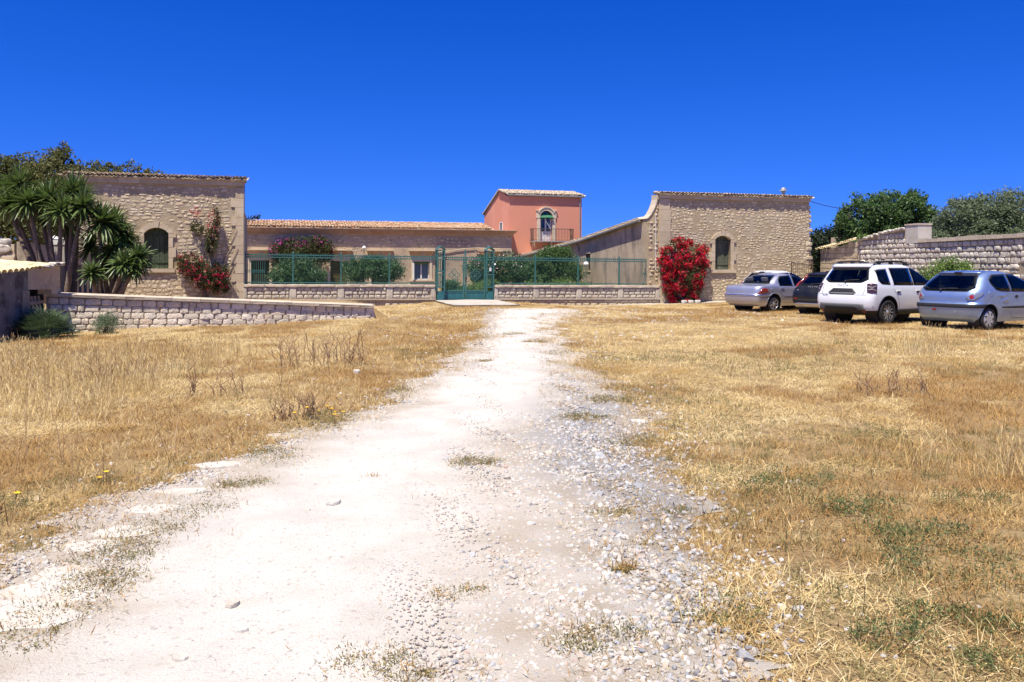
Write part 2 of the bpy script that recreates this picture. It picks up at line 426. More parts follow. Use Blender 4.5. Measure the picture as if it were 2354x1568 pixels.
def lay_stones(parent, stones, kind, m, limit=300, name="stone", shear=0.0, rz=0.0):
    """stones: (x, y, z, w, h, depth) centre of the face on the wall plane; largest become objects, the rest one mesh"""
    order = sorted(range(len(stones)), key=lambda i: -stones[i][3] * stones[i][4])
    restV, restF, nb = [], [], 0
    for rank, i in enumerate(order):
        x, y, z, w, h, d = stones[i]
        vi = R.randrange(12)
        if rank < limit:
            o = link(name, stone_mesh(kind, vi, m), None, parent, (x, y, z), (0, shear + (R.uniform(-.14, .14) if kind == 'rubble' else R.uniform(-.035, .035) if kind == 'block' and w < 1 else 0), rz), (w, d, h))
        else:
            V, Fs = SV[kind][vi]
            V = V * np.array([w, d, h])
            if rz:
                c, s_ = math.cos(rz), math.sin(rz)
                V = np.stack([V[:, 0] * c - V[:, 1] * s_, V[:, 0] * s_ + V[:, 1] * c, V[:, 2]], 1)
            restV.append(V + np.array([x, y, z])); restF.append(Fs + nb); nb += len(V)
    if restV:
        o = link(name + "_infill", mesh_np(name + "_infill", np.concatenate(restV), np.concatenate(restF)), m, parent)
        o["kind"] = "stuff"
def courses(x0, x1, z0, z1, hr, wr, gap, depth, keep=1.0, avoid=(), jit=.0, y=0.0, top=None, bot=None):
    """rows of stones between z0 and z1; keep may be a function (x,z)->probability"""
    out = []
    z = z0
    while z < z1 - hr[0] * .6:
        h = R.uniform(*hr)
        if z + h > z1: h = z1 - z
        x = x0 + (R.random() * .1 if jit else 0)
        while x < x1 - wr[0] * .4:
            w = R.uniform(*wr) * (1 if R.random() > .15 else .6)
            if x + w > x1 - wr[0] * .3: w = x1 - x
            cx, cz = x + w / 2, z + h / 2
            k = keep(cx, cz) if callable(keep) else keep
            ok = R.random() < k and not any(a0 < cx < a1 and b0 < cz < b1 for a0, a1, b0, b1 in avoid)
            if top and cz + h * .3 > top(cx): ok = False
            if bot and cz + h * .2 < bot(cx): ok = False
            if ok:
                sh = 1 - jit * R.random(); sw = 1 - jit * R.random()
                out.append((cx + jit * .1 * (R.random() - .5), y, cz + jit * h * .5 * (R.random() - .5), (w - gap) * sw, (h - gap) * sh, depth * R.uniform(.6, 1.25)))
            x += w
        z += h
    return out

def rubble(x0, x1, z0, z1, hr, wr, gap, depth, keep=1.0, avoid=(), jit=.3, y=0.0, seg=1.3):
    out = []
    ph = R.random() * 9
    for q in courses(x0, x1, z0 - R.random() * .1, z1 + .1, hr, wr, gap, depth, keep, avoid, jit, y):
        x, z, h = q[0], q[2], q[4]
        z += .05 * math.sin(x * 2.3 + ph) + .035 * math.sin(x * 5.1 + z * 2 + ph)
        if z + h * .4 < z1 and z > z0 - .2 and not any(a0 < x < a1 and b0 < z < b1 for a0, a1, b0, b1 in avoid):
            out.append((x, q[1], z, q[3], h, q[5]))
    return out

# ------------------------------------------------------------------ roof tiles
def tile_variant(convex):
    V, Fs = [], []
    n = 6
    for iy, (y, r) in enumerate(((0, .088), (.42, .072))):
        for lay in (0, 1):
            rr = r - .014 * lay
            for k in range(n + 1):
                a = math.pi * k / n
                zz = rr * math.sin(a) * .85
                V.append((rr * math.cos(a), y, zz if convex else .088 - zz))
    m = n + 1
    for lay in (0, 1):
        for k in range(n):
            a, b = lay * m + k, lay * m + k + 1
            Fs.append((a, b, b + 2 * m, a + 2 * m))
    for k in range(n):
        Fs.append((k, k + 1, m + k + 1, m + k))
    return np.array(V, float), np.array(Fs, int)
TILE = {True: tile_variant(True), False: tile_variant(False)}
_tile_mesh = {}
def lay_tiles(parent, x0, x1, y, z, slope, rows, m, pitch=.19, limit=150, rowlen=.33, name="roof_tile"):
    """coppo roof: rows start at the eave (y,z) and climb along +y"""
    n = max(2, int(round((x1 - x0) / pitch)))
    p = (x1 - x0) / n
    restV, restF, nb, cnt = [], [], 0, 0
    cs, sn = math.cos(slope), math.sin(slope)
    for r in range(rows):
        for convex in (True, False):
            for i in range(n + (1 if not convex else 0)):
                x = x0 + (i + (.5 if convex else 0)) * p + R.uniform(-.012, .012)
                d = r * rowlen + R.uniform(-.03, .03)
                up = (.045 if convex else -.03) + R.uniform(-.008, .012) + r * .0
                loc = (x, y + d * cs - up * sn, z + d * sn + up * cs)
                tilt = slope - .04 + R.uniform(-.02, .02); yaw = R.uniform(-.05, .05)
                sc = p / .19
                if cnt < limit and convex:
                    key = (convex, m)
                    if key not in _tile_mesh:
                        me = mesh_np("roof_tile", *TILE[convex]); me.materials.append(MATS[m]); _tile_mesh[key] = me
                    link(name, _tile_mesh[key], None, parent, loc, (tilt, 0, yaw), (sc * 1.12, 1, sc * 1.05)); cnt += 1
                else:
                    V, Fs = TILE[convex]
                    Mx = Matrix.Translation(loc) @ Matrix.Rotation(yaw, 4, 'Z') @ Matrix.Rotation(tilt, 4, 'X')
                    A = np.array(Mx)
                    W = V * np.array([sc * 1.1, 1, sc]); W = W @ A[:3, :3].T + A[:3, 3]
                    restV.append(W); restF.append(Fs + nb); nb += len(V)
    bd = MB(); Mx = Matrix.Translation((0, y, z)) @ Matrix.Rotation(slope, 4, 'X')
    bd.box(x0 + .02, x1 - .02, .02, rows * rowlen + .1, -.06, -.005, Mx); bd.build("roof_board", m, parent)
    if restV:
        o = link("tile_bed", mesh_np("tile_bed", np.concatenate(restV), np.concatenate(restF)), m, parent)
        o["kind"] = "stuff"

# ------------------------------------------------------------------ foliage
def unit(v):
    return v / np.maximum(np.linalg.norm(v, axis=1, keepdims=True), 1e-9)
def leaf_arrays(P, size, aspect=.45, up=.35, dirs=None, fold=.12, seed=None):
    """diamond leaves at points P"""
    n = len(P)
    d = dirs if dirs is not None else unit(rng.normal(size=(n, 3)) + np.array([0, 0, up]))
    side = unit(np.cross(d, unit(rng.normal(size=(n, 3)))))
    nor = np.cross(d, side)
    L = (size * rng.uniform(.6, 1.3, size=n))[:, None]
    W = L * aspect
    a = P; b = P + d * L * .45 + side * W * .5 + nor * L * fold; c = P + d * L; e = P + d * L * .45 - side * W * .5 + nor * L * fold
    V = np.stack([a, b, c, e], 1).reshape(-1, 3)
    Fq = np.arange(n * 4).reshape(n, 4)
    return V, Fq
def blob_points(blobs, n, clump=.22, k=26, shell=.75):
    """points in leaf clumps spread over ellipsoid blobs (cx,cy,cz,rx,ry,rz)"""
    vol = np.array([b[3] * b[4] * b[5] for b in blobs]) ** .75
    vol = vol / vol.sum()
    out = []
    for b, f in zip(blobs, vol):
        m = max(4, int(n * f))
        c = np.array(b[:3]); r = np.array(b[3:6])
        kk = max(5, int(k))
        cd = unit(rng.normal(size=(kk, 3)))
        cr = rng.uniform(shell - .45, 1.0, size=(kk, 1)) ** .6
        cc = cd * cr
        idx = rng.integers(0, kk, m)
        spread = rng.uniform(.5, 1.3, size=(kk, 1)) * clump
        pts = cc[idx] + np.clip(rng.normal(size=(m, 3)), -1.7, 1.7) * spread[idx]
        out.append(c + pts * r)
    return np.concatenate(out)
def foliage(name, blobs, n, size, m, parent, clump=.22, k=26, aspect=.45, up=.35, shell=.75, zmin=None):
    P = blob_points(blobs, n, clump, k, shell)
    if zmin is not None: P = P[P[:, 2] > zmin]
    V, Fq = leaf_arrays(P, size, aspect, up)
    return link(name, mesh_np(name, V, Fq), m, parent)
def branch_path(a, b, wob, n=5):
    a, b = Vector(a), Vector(b)
    L = (b - a).length
    pts = []
    for i in range(n + 1):
        t = i / n
        p = a.lerp(b, t)
        if 0 < i < n:
            p += Vector((R.uniform(-1, 1), R.uniform(-1, 1), R.uniform(-.4, .4))) * wob * L
        pts.append(p)
    return pts
def limbs(mb, base, tips, r0, r1, wob=.06, n=6):
    for t in tips:
        p = branch_path(base, t, wob)
        k = len(p)
        mb.tube(p, [r0 + (r1 - r0) * (i / (k - 1)) ** .8 for i in range(k)], n)

def vnoise(x, y, sc, seed=0):
    """smooth value noise, vectorised"""
    xs, ys = x * sc + 31.7 * seed, y * sc + 17.3 * seed
    xi, yi = np.floor(xs).astype(int), np.floor(ys).astype(int)
    fx, fy = xs - xi, ys - yi
    fx, fy = fx * fx * (3 - 2 * fx), fy * fy * (3 - 2 * fy)
    def h(a, b):
        q = np.sin(a * 127.1 + b * 311.7 + seed * 74.7) * 43758.5453
        return q - np.floor(q)
    return (h(xi, yi) * (1 - fx) + h(xi + 1, yi) * fx) * (1 - fy) + (h(xi, yi + 1) * (1 - fx) + h(xi + 1, yi + 1) * fx) * fy
# ================================================================== GROUND
def axis(fine0, fine1, step, far):
    a = list(np.arange(fine0, fine1 + 1e-6, step))
    lo, hi, d = [], [], step
    x = fine0
    while x > -far:
        d *= 1.35; x -= d; lo.append(x)
    x = fine1; d = step
    while x < far:
        d *= 1.35; x += d; hi.append(x)
    return np.array(lo[::-1] + a + hi)
gx, gy = axis(-30, 30, .2, 900), axis(0, 66, .2, 900)
GX, GY = np.meshgrid(gx, gy)
GZ = ground_np(GX, GY)
V = np.stack([GX.ravel(), GY.ravel(), GZ.ravel()], 1)
ny, nx = GX.shape
ii = (np.arange(ny - 1)[:, None] * nx + np.arange(nx - 1)[None, :]).ravel()
tag(link("ground", mesh_np("ground", V, np.stack([ii, ii + 1, ii + nx + 1, ii + nx], 1), True), "soil"), kind='structure')

LEFT_E = [(-12, -2.6), (2.0, -2.5), (3.2, -2.55), (4.17, -2.62), (5.3, -2.75), (6.4, -2.6), (7.83, -2.02), (9.55, -1.62), (12.8, -1.2), (16, -.95), (19.2, -.78), (22, -.85), (25, -1.1), (29, -1.1), (33.5, -1.0)]
RIGHT_E = [(-12, 1.0), (2.0, .75), (3.2, .84), (3.96, 1.12), (5.17, 1.16), (6.8, 1.26), (8.3, 1.42), (10.5, 1.45), (12.8, 1.22), (17, 1.18), (21, 1.25), (24, 1.6), (27, 2.2), (30, 2.8), (33.5, 2.8)]
def edge(tab, y):
    return np.interp(y, [t[0] for t in tab], [t[1] for t in tab])
def wob(y, ph):
    return .13 * np.sin(y * 2.1 + ph) + .09 * np.sin(y * 5.3 + 2 * ph) + .05 * np.sin(y * 11.7 + ph * 3) + .04 * np.sin(y * 23 + ph)
def on_track(x, y, m=0.0):
    return (x > edge(LEFT_E, y) + wob(y, .3) - m) & (x < edge(RIGHT_E, y) + wob(y, 1.9) + m) & (y < 33.5)
yy = np.concatenate([np.arange(-12, 1.5, .3), np.arange(1.5, 12, .035), np.arange(12, 33.5, .09)])
tt = np.linspace(0, 1, 46)
jl = rng.normal(size=len(yy)) * .035; jr = rng.normal(size=len(yy)) * .035
xl = edge(LEFT_E, yy) + wob(yy, .3) + jl; xr = edge(RIGHT_E, yy) + wob(yy, 1.9) + jr
TX = xl[:, None] + (xr - xl)[:, None] * tt[None, :]
TY = np.repeat(yy[:, None], len(tt), 1)
rut = -.018 * np.exp(-((TX + .55 - .25 * np.sin(TY * .2)) / .3) ** 2) - .018 * np.exp(-((TX - .75) / .3) ** 2)
edgef = np.minimum(np.minimum(tt, 1 - tt) * 12, 1)[None, :]
TZ = ground_np(TX, TY) + .006 + (.018 + rut * .5 + .004 * np.sin(TX * 9 + TY * 4)) * edgef
V = np.stack([TX.ravel(), TY.ravel(), TZ.ravel()], 1)
ny, nx = TX.shape
ii = (np.arange(ny - 1)[:, None] * nx + np.arange(nx - 1)[None, :]).ravel()
def coarse_at(x, y, t):
    return np.clip(1 / (1 + np.exp(-(t - .60 - .16 * (vnoise(x, y, .6, 3) - .3)) / .05)) * (1.0 - .8 * np.clip((y - 9.5) / 4, 0, 1)) + np.exp(-((t - .10) / .11) ** 2) * .85, 0, 1)
def grey_at(x, y):
    return np.clip(np.exp(-((x - .85 + .15 * np.sin(y)) / .55) ** 2) * np.exp(-((y - 7.2) / 3.6) ** 2) * (.45 + 1.0 * vnoise(x, y, 2.2, 41)), 0, 1)
tme = mesh_np("gravel_track", V, np.stack([ii, ii + 1, ii + nx + 1, ii + nx], 1), True)
TT = np.repeat(tt[None, :], len(yy), 0)
for nm, arr in (("coarse", coarse_at(TX, TY, TT) * (.35 + .65 * vnoise(TX, TY, 5.0, 43))), ("grey", grey_at(TX, TY) * .8)):
    at = tme.attributes.new(nm, 'FLOAT', 'POINT'); at.data.foreach_set("value", arr.astype(np.float32).ravel())
tag(link("gravel_track", tme, "gravel_bed"), kind='structure')

def draped(name, m, s0, s1, v0, v1, lift, n=30, k=8, jit=.0):
    S, W = np.meshgrid(np.linspace(s0, s1, n), np.linspace(v0, v1, k))
    if jit:
        W[0] += rng.normal(size=n) * jit
    X, Y = OX + CA * S - SA * W, OY + SA * S + CA * W
    Z = ground_np(X, Y) + lift
    # a slab with a real edge: top sheet and a skirt
    V = np.stack([X.ravel(), Y.ravel(), Z.ravel()], 1)
    ii = (np.arange(k - 1)[:, None] * n + np.arange(n - 1)[None, :]).ravel()
    Fq = [np.stack([ii, ii + 1, ii + n + 1, ii + n], 1)]
    bd = list(range(n)) + [r * n + n - 1 for r in range(1, k)] + [(k - 1) * n + c for c in range(n - 2, -1, -1)] + [r * n for r in range(k - 2, 0, -1)]
    b = len(V); V = np.concatenate([V, V[bd] - np.array([0, 0, .2])])
    m_ = len(bd)
    Fq.append(np.array([(bd[i], bd[(i + 1) % m_], b + (i + 1) % m_, b + i) for i in range(m_)]))
    return tag(link(name, mesh_np(name, V, np.concatenate(Fq)), m), kind='structure')
draped("pavement", "concrete", 8.6, 11.55, -4.15, -.1, .07)
draped("path", "concrete", 17.2, 34, -1.5, -.02, .03, n=60, jit=.10)

# ================================================================== COMMON BUILDING PIECES
def arch_poly(x0, x1, zs, rise, n=9):
    """points of a segmental arch from (x1,zs) over to (x0,zs)"""
    w = (x1 - x0) / 2; cx = (x0 + x1) / 2
    rad = (w * w + rise * rise) / (2 * rise); cz = zs + rise - rad
    a = math.asin(min(1, w / rad))
    if rise >= w: a = math.pi / 2
    return [(cx + rad * math.sin(a - 2 * a * i / n), cz + rad * math.cos(a - 2 * a * i / n)) for i in range(n + 1)]
def arched_window(parent, x0, x1, z0, zs, rise, depth=.34, sw=.2, wood="green_wood", planks=5, proud=.05, ashl="ashlar", open_top=False):
    """stone dressed window with plank shutters set back in the reveal"""
    w = MB()
    # spandrel filler between the square hole in the wall and the arch
    ap = arch_poly(x0, x1, zs, rise)
    w.prism([(x0, zs + rise + .04), (x1, zs + rise + .04)] + ap, .003, .45)
    fr = w.build("window", "ashlar", parent)
    # jamb blocks
    for side in (0, 1):
        z = z0
        i = 0
        while z < zs - .05:
            h = min(.42 + .08 * R.random(), zs - z)
            if zs - z - h < .15: h = zs - z
            ex = sw + (.10 if i % 2 else -.02)
            a, b = (x0 - ex, x0) if side == 0 else (x1, x1 + ex)
            MB().box(a, b, -proud - .004 * i, .33, z + .004, z + h - .004).build("jamb", ashl, fr)
            z += h; i += 1
    # voussoirs
    n = 7
    inn = arch_poly(x0, x1, zs, rise, n)
    out = arch_poly(x0 - sw, x1 + sw, zs + .03, rise + sw * .95, n)
    for i in range(n):
        key = (i == n // 2)
        p = [inn[i], out[i], out[i + 1], inn[i + 1]]
        c = (sum(q[0] for q in p) / 4, sum(q[1] for q in p) / 4)
        p = [(c[0] + (q[0] - c[0]) * .985, c[1] + (q[1] - c[1]) * .985) for q in p]
        if key: p = [p[0], (p[1][0], p[1][1] + .05), (p[2][0], p[2][1] + .05), p[3]]
        MB().prism(p, -proud - (.025 if key else .003 * (i % 2)), .33).build("keystone" if key else "voussoir", ashl, fr)
    MB().box(x0 - sw - .06, x1 + sw + .06, -proud - .05, .33, z0 - .17, z0 - .004).build("sill", ashl, fr)
    # shutters
    pw = (x1 - x0) / planks
    for i in range(planks):
        a, b = x0 + i * pw + .006, x0 + (i + 1) * pw - .006
        cx = (x0 + x1) / 2
        def topz(x):
            hw = (x1 - x0) / 2; rad = (hw * hw + rise * rise) / (2 * rise)
            return zs + rise - rad + math.sqrt(max(0, rad * rad - (x - cx) ** 2)) - .005
        yy_ = depth - .012 * R.random()
        MB().prism([(a, z0), (b, z0 + .0), (b, topz(b)), (a, topz(a))], yy_, yy_ + .04).build("plank", wood, fr)
    for zz in (z0 + .25, zs - .15):
        MB().box(x0 + .03, x1 - .03, depth - .035, depth - .014, zz, zz + .09).build("batten", wood, fr)
    MB().box(x0, x1, depth + .05, depth + .09, z0, zs + rise).build("dark_interior", "void", fr)
    return fr
def quoins(parent, x0, dirx, z0, z1, m="ashlar", w=(.5, .34), h=.40, proud=.035):
    z, i = z0, 0
    while z < z1 - .08:
        hh = min(h * R.uniform(.9, 1.15), z1 - z)
        ww = w[i % 2] * R.uniform(.93, 1.05)
        a, b = (x0 - ww, x0 + .012) if dirx < 0 else (x0 - .012, x0 + ww)
        MB().box(a, b, -proud - .008 * R.random(), .3, z + .005, z + hh - .005).build("quoin", m, parent)
        z += hh; i += 1
def cornice_blocks(parent, x0, x1, z0, z1, proud, m="ashlar", L=.75):
    x = x0
    while x < x1 - .02:
        l = L * R.uniform(.8, 1.2)
        if x + l > x1 - .3: l = x1 - x
        MB().box(x + .003, x + l - .003, -proud - .006 * R.random(), .1, z0, z1).build("cornice_block", m, parent)
        x += l

# ================================================================== LEFT STONE HOUSE
house = farm_thing("stone_house", "tall rubble stone house behind the yuccas with dark arched window and red bougainvillea", "house", 0, 0, 0)
W0, W1, WZ0, WZS, WR = -4.05, -3.07, 1.50, 3.02, .24
wl_ = MB()
wl_.box(-7.1, W0, 0, .5, -.4, 5.15); wl_.box(W1, 0, 0, .5, -.4, 5.15)
wl_.box(W0, W1, 0, .5, -.4, WZ0 - .16); wl_.box(W0, W1, 0, .5, WZS + WR + .04, 5.15)
front = wl_.build("front_wall", "mortar", house)
hb = MB(); hb.box(-7.1, 0, .503, .9, -.4, 5.3); hb.box(-7.1, .03, .903, 6.5, -.4, 4.05); hb.build("house_walls", "plaster_old", house)
arched_window(house, W0, W1, WZ0, WZS, WR, planks=5, depth=.25)
av = [(W0 - .30, W1 + .30, WZ0 - .20, WZS + WR + .28), (-.52, .1, -1, 6)]
st = rubble(-7.1, -.3, -.2, 5.12, (.08, .22), (.10, .46), .014, .013, keep=lambda x, z: .80 if z > 3.5 else (.88 if z > 2.6 and x < -2.8 else .99), avoid=av, jit=.22, seg=1.0)
lay_stones(front, st, 'rubble', "rubble", 290)
quoins(house, 0, -1, .1, 5.13)
cornice_blocks(house, -7.15, .06, 5.15, 5.36, .10, L=.95)
rf = MB().box(-7.2, .12, -.12, 1.0, 5.362, 5.40).build("roof", "tile_old", house)
lay_tiles(rf, -7.25, .15, -.22, 5.405, math.radians(9), 4, "tile_old", pitch=.165, limit=135)
MB().tube([(.05, -.03, 5.3), (.05, -.03, 0)], .022, 6).build("drainpipe", "gutter_grey", house)

# ================================================================== RIGHT STONE HOUSE
house2 = farm_thing("stone_house", "rubble stone house with small arched window and red bougainvillea at its left corner", "house", 20.3, 0, 0)
HW = 8.95
A0, A1, AZ0, AZS, AR = 3.18, 4.12, 1.42, 3.0, .2
wl_ = MB()
wl_.box(0, A0, 0, .5, -.7, 5.08); wl_.box(A1, HW, 0, .5, -.7, 5.08)
wl_.box(A0, A1, 0, .5, -.7, AZ0 - .16); wl_.box(A0, A1, 0, .5, AZS + AR + .04, 5.08)
front2 = wl_.build("front_wall", "mortar", house2)
hb = MB(); hb.box(0, HW, .503, .75, -.7, 5.2); hb.box(.3, HW - .03, .753, 7, -.7, 3.6); hb.build("house_walls", "plaster_old", house2)
arched_window(house2, A0, A1, AZ0, AZS, AR, planks=6, wood="old_wood", depth=.24)
av = [(A0 - .30, A1 + .30, AZ0 - .20, AZS + AR + .28), (-.1, .60, -1, 6), (6.55, 6.72, 2.05, 2.2), (7.0, 7.2, 2.0, 2.16)]
def keep2(x, z):
    if x > 6.9 + .4 * math.sin(z * 2): return .98
    if z < 1.15: return .98
    return .70
st = rubble(.55, HW + .02, -.5, 5.05, (.08, .20), (.10, .44), .016, .012, keep=keep2, avoid=av, jit=.24)
lay_stones(front2, st, 'rubble', "rubble", 290)
st = [(HW, R.uniform(.0, .2), z, R.uniform(.3, .5), .22, .06) for z in np.arange(-.2, 4.9, .25)]
lay_stones(house2, st, 'block', "rubble", 60)
quoins(house2, 0, 1, -.5, 5.05, w=(.62, .58), h=.55, proud=.05)
cornice_blocks(house2, -.06, HW + .03, 5.08, 5.26, .10, L=.7)
rf = MB().box(-.06, HW + .08, -.1, .85, 5.262, 5.29).build("roof", "tile_old", house2)
lay_tiles(rf, -.08, HW + .1, -.20, 5.295, math.radians(8), 2, "tile_old", pitch=.175, limit=150)
# swept parapet beside the house where the yard wall begins
pp = [(-.66, -.6), (-.003, -.6), (-.003, 5.24), (-.07, 5.24), (-.09, 5.0), (-.16, 4.75), (-.27, 4.5), (-.42, 4.25), (-.58, 4.08), (-.66, 4.02)]
par = MB().prism(pp, .06, .62).build("parapet", "mortar", house2)
st = courses(-.64, -.03, -.4, 4.9, (.16, .24), (.2, .4), .04, .04, keep=.8, jit=.3, y=.06, top=lambda x: 4.0 + max(0, (x + .66)) ** 1.6 * 2.2)
lay_stones(par, st, 'rubble', "rubble", 80)
cap = MB()
for i in range(2, len(pp) - 1):
    a, b = pp[i], pp[i + 1]
    cap.add([(a[0], .02, a[1]), (b[0], .02, b[1]), (b[0], .66, b[1]), (a[0], .66, a[1]), (a[0] - .05, .02, a[1] + .02), (b[0] - .05, .02, b[1] + .02), (b[0] - .05, .66, b[1] + .02), (a[0] - .05, .66, a[1] + .02)],
            [(0, 1, 2, 3), (4, 7, 6, 5), (0, 4, 5, 1), (1, 5, 6, 2), (2, 6, 7, 3), (3, 7, 4, 0)])
cap.build("parapet_coping", "cap_stone", house2)
MB().box(-.12, .02, -.05, .3, 5.02, 5.24).build("kneeler", "ashlar", house2)
MB().tube([(-.2, .02, 4.3), (-.2, .02, 1.4)], .016, 5).build("conduit", "white_paint", house2)
# flue
fl = MB(); fl.lathe([(.09, 0), (.09, .42)], 10); flue = fl.build("flue", "zinc", house2, loc=(7.75, .6, 5.3))
h_ = MB(); h_.lathe([(.0, .50), (.20, .46), (.22, .42), (.0, .40)], 12); h_.lathe([(.0, .60), (.09, .58), (.14, .52), (.14, .48)], 12)
for k in range(3):
    a = k * 2.1; h_.bar((.13 * math.cos(a), .13 * math.sin(a), .36), (.13 * math.cos(a), .13 * math.sin(a), .5), .02)
h_.build("flue_cowl", "zinc", flue)

# ================================================================== YARD WALL RUNNING BACK FROM THE RIGHT HOUSE
yard = farm_thing("yard_wall", "grey plastered yard wall running back from right stone house under sloping tile edge", "wall", 19.66, .62, 0)
prof = [(0, 4.0), (4, 3.62), (8.5, 3.18), (14, 2.80), (21.6, 2.30)]
def wing_top(v): return float(np.interp(v, [p[0] for p in prof], [p[1] for p in prof]))
WV0, WV1, WZa, WZb = 7.3, 8.05, 1.34, 2.36
m_ = MB()
def seg(v0, v1, zb, zt0, zt1):
    m_.add([(0, v0, zb), (.4, v0, zb), (.4, v1, zb), (0, v1, zb), (0, v0, zt0), (.4, v0, zt0), (.4, v1, zt1), (0, v1, zt1)],
           [(0, 3, 2, 1), (4, 5, 6, 7), (0, 1, 5, 4), (1, 2, 6, 5), (2, 3, 7, 6), (3, 0, 4, 7)])
for a, b in ((0, 4), (4, WV0), (WV1, 14), (14, 21.6)):
    seg(a, b, -.7, wing_top(a), wing_top(b))
seg(WV0, WV1, -.7, WZa, WZa); seg(WV0, WV1, WZb, wing_top(WV0), wing_top(WV1))
m_.build("wall_face", "plaster_grey", yard)
win = MB().box(.25, .3, WV0, WV1, WZa, WZb).build("window", "void", yard)
fr_ = MB()
fr_.box(-.03, .1, WV0 - .1, WV1 + .1, WZb + .003, WZb + .14); fr_.box(-.03, .1, WV0 - .1, WV1 + .1, WZa - .1, WZa - .003)
fr_.build("frame", "ashlar", win)
for k in range(3):
    y_ = WV0 + .15 + .22 * k
    MB().bar((.1, y_, WZa), (.1, y_, WZb), .02).build("window_bar", "rust_iron", win)
g_ = MB()
for a, b in zip(prof[:-1], prof[1:]):
    g_.tube([(-.2, a[0], a[1] - .06), (-.2, b[0], b[1] - .06)], .065, 8)
g_.build("gutter", "gutter_grey", yard)
MB().tube([(-.22, 9.0, 3.05), (-.06, 9.05, 2.75), (-.06, 9.05, 2.5)], .03, 6).build("gutter_spout", "gutter_grey", yard)
rb = MB()
for a, b in zip(prof[:-1], prof[1:]):
    rb.add([(-.2, a[0], a[1] + .004), (1.2, a[0], a[1] + .25), (1.2, b[0], b[1] + .25), (-.2, b[0], b[1] + .004), (-.2, a[0], a[1] + .04), (1.2, a[0], a[1] + .29), (1.2, b[0], b[1] + .29), (-.2, b[0], b[1] + .04)],
           [(0, 3, 2, 1), (4, 5, 6, 7), (0, 1, 5, 4), (1, 2, 6, 5), (2, 3, 7, 6), (3, 0, 4, 7)])
rfy = rb.build("roof_edge", "tile_pale", yard)
# tiles along the sloping edge, each laid across the wall
key = (True, "tile_pale")
if key not in _tile_mesh:
    me = mesh_np("roof_tile", *TILE[True]); me.materials.append(MATS["tile_pale"]); _tile_mesh[key] = me
v = .1
while v < 21.5:
    z = wing_top(v) + .05 + R.uniform(-.01, .02)
    for r in range(2):
        link("roof_tile", _tile_mesh[key], None, rfy, (-.27 + r * .33, v, z + r * .075), (math.radians(10) + R.uniform(-.04, .04), R.uniform(-.03, .03), -math.pi / 2 + R.uniform(-.06, .06)), (1.05, 1, 1.05))
    v += .19

# ================================================================== LOW HOUSE ACROSS THE YARD
low = farm_thing("farmhouse", "long low plastered farmhouse with heavy cornice behind the green fence", "house", 0, 21, 0)
LX0, LX1 = -6.0, 18.62
openings = [(-.05, 1.15, -.2, 2.0), (5.28, 6.44, .3, 1.95), (8.17, 9.33, .3, 1.95), (11.2, 12.36, .62, 1.93), (16.3, 17.46, .3, 1.95)]
lw = MB()
x = LX0
for a, b, z0, z1 in openings:
    lw.box(x, a, 0, .4, -.5, 3.84)
    if z0 > -.4: lw.box(a, b, 0, .4, -.5, z0)
    lw.box(a, b, 0, .4, z1, 3.84); x = b
lw.box(x, LX1, 0, .4, -.5, 3.84)
lwall = lw.build("front_wall", "plaster_old", low)
MB().box(LX0, LX1, .403, 6, -.5, 4.1).build("house_walls", "plaster_old", low)
st = rubble(LX0, LX1, 3.05, 3.82, (.14, .26), (.18, .5), .05, .02, keep=.6, jit=.35, avoid=[(2, 3.4, 3.0, 3.4)])
st += rubble(4.2, 7.8, 2.74, 3.0, (.12, .18), (.2, .36), .04, .02, keep=.6, jit=.3)
st += rubble(9.0, 16, .0, .6, (.16, .24), (.25, .42), .05, .02, keep=.6, jit=.3, avoid=[(11, 12.6, 0, .7)])
lay_stones(lwall, st, 'rubble', "rubble", 180)
steps = [(3.84, 3.93, .06), (3.932, 4.03, .13), (4.032, 4.12, .22), (4.122, 4.21, .30)]
for z0, z1, pr in steps:
    cornice_blocks(low, LX0, LX1 + pr, z0, z1, pr, m="cornice_stone", L=2.2)
rf = MB().box(LX0, LX1 + .34, -.32, 3.2, 4.212, 4.245).build("roof", "tile_warm", low)
x = LX0
while x < LX1 + .3:
    MB().box(x + .004, x + .296, -.38, -.1, 4.247, 4.272 + .008 * R.random()).build("eave_tile", "tile_warm", rf); x += .3
lay_tiles(rf, LX0, LX1 - 1.6, -.36, 4.30, math.radians(11), 9, "tile_warm", pitch=.2, limit=170)
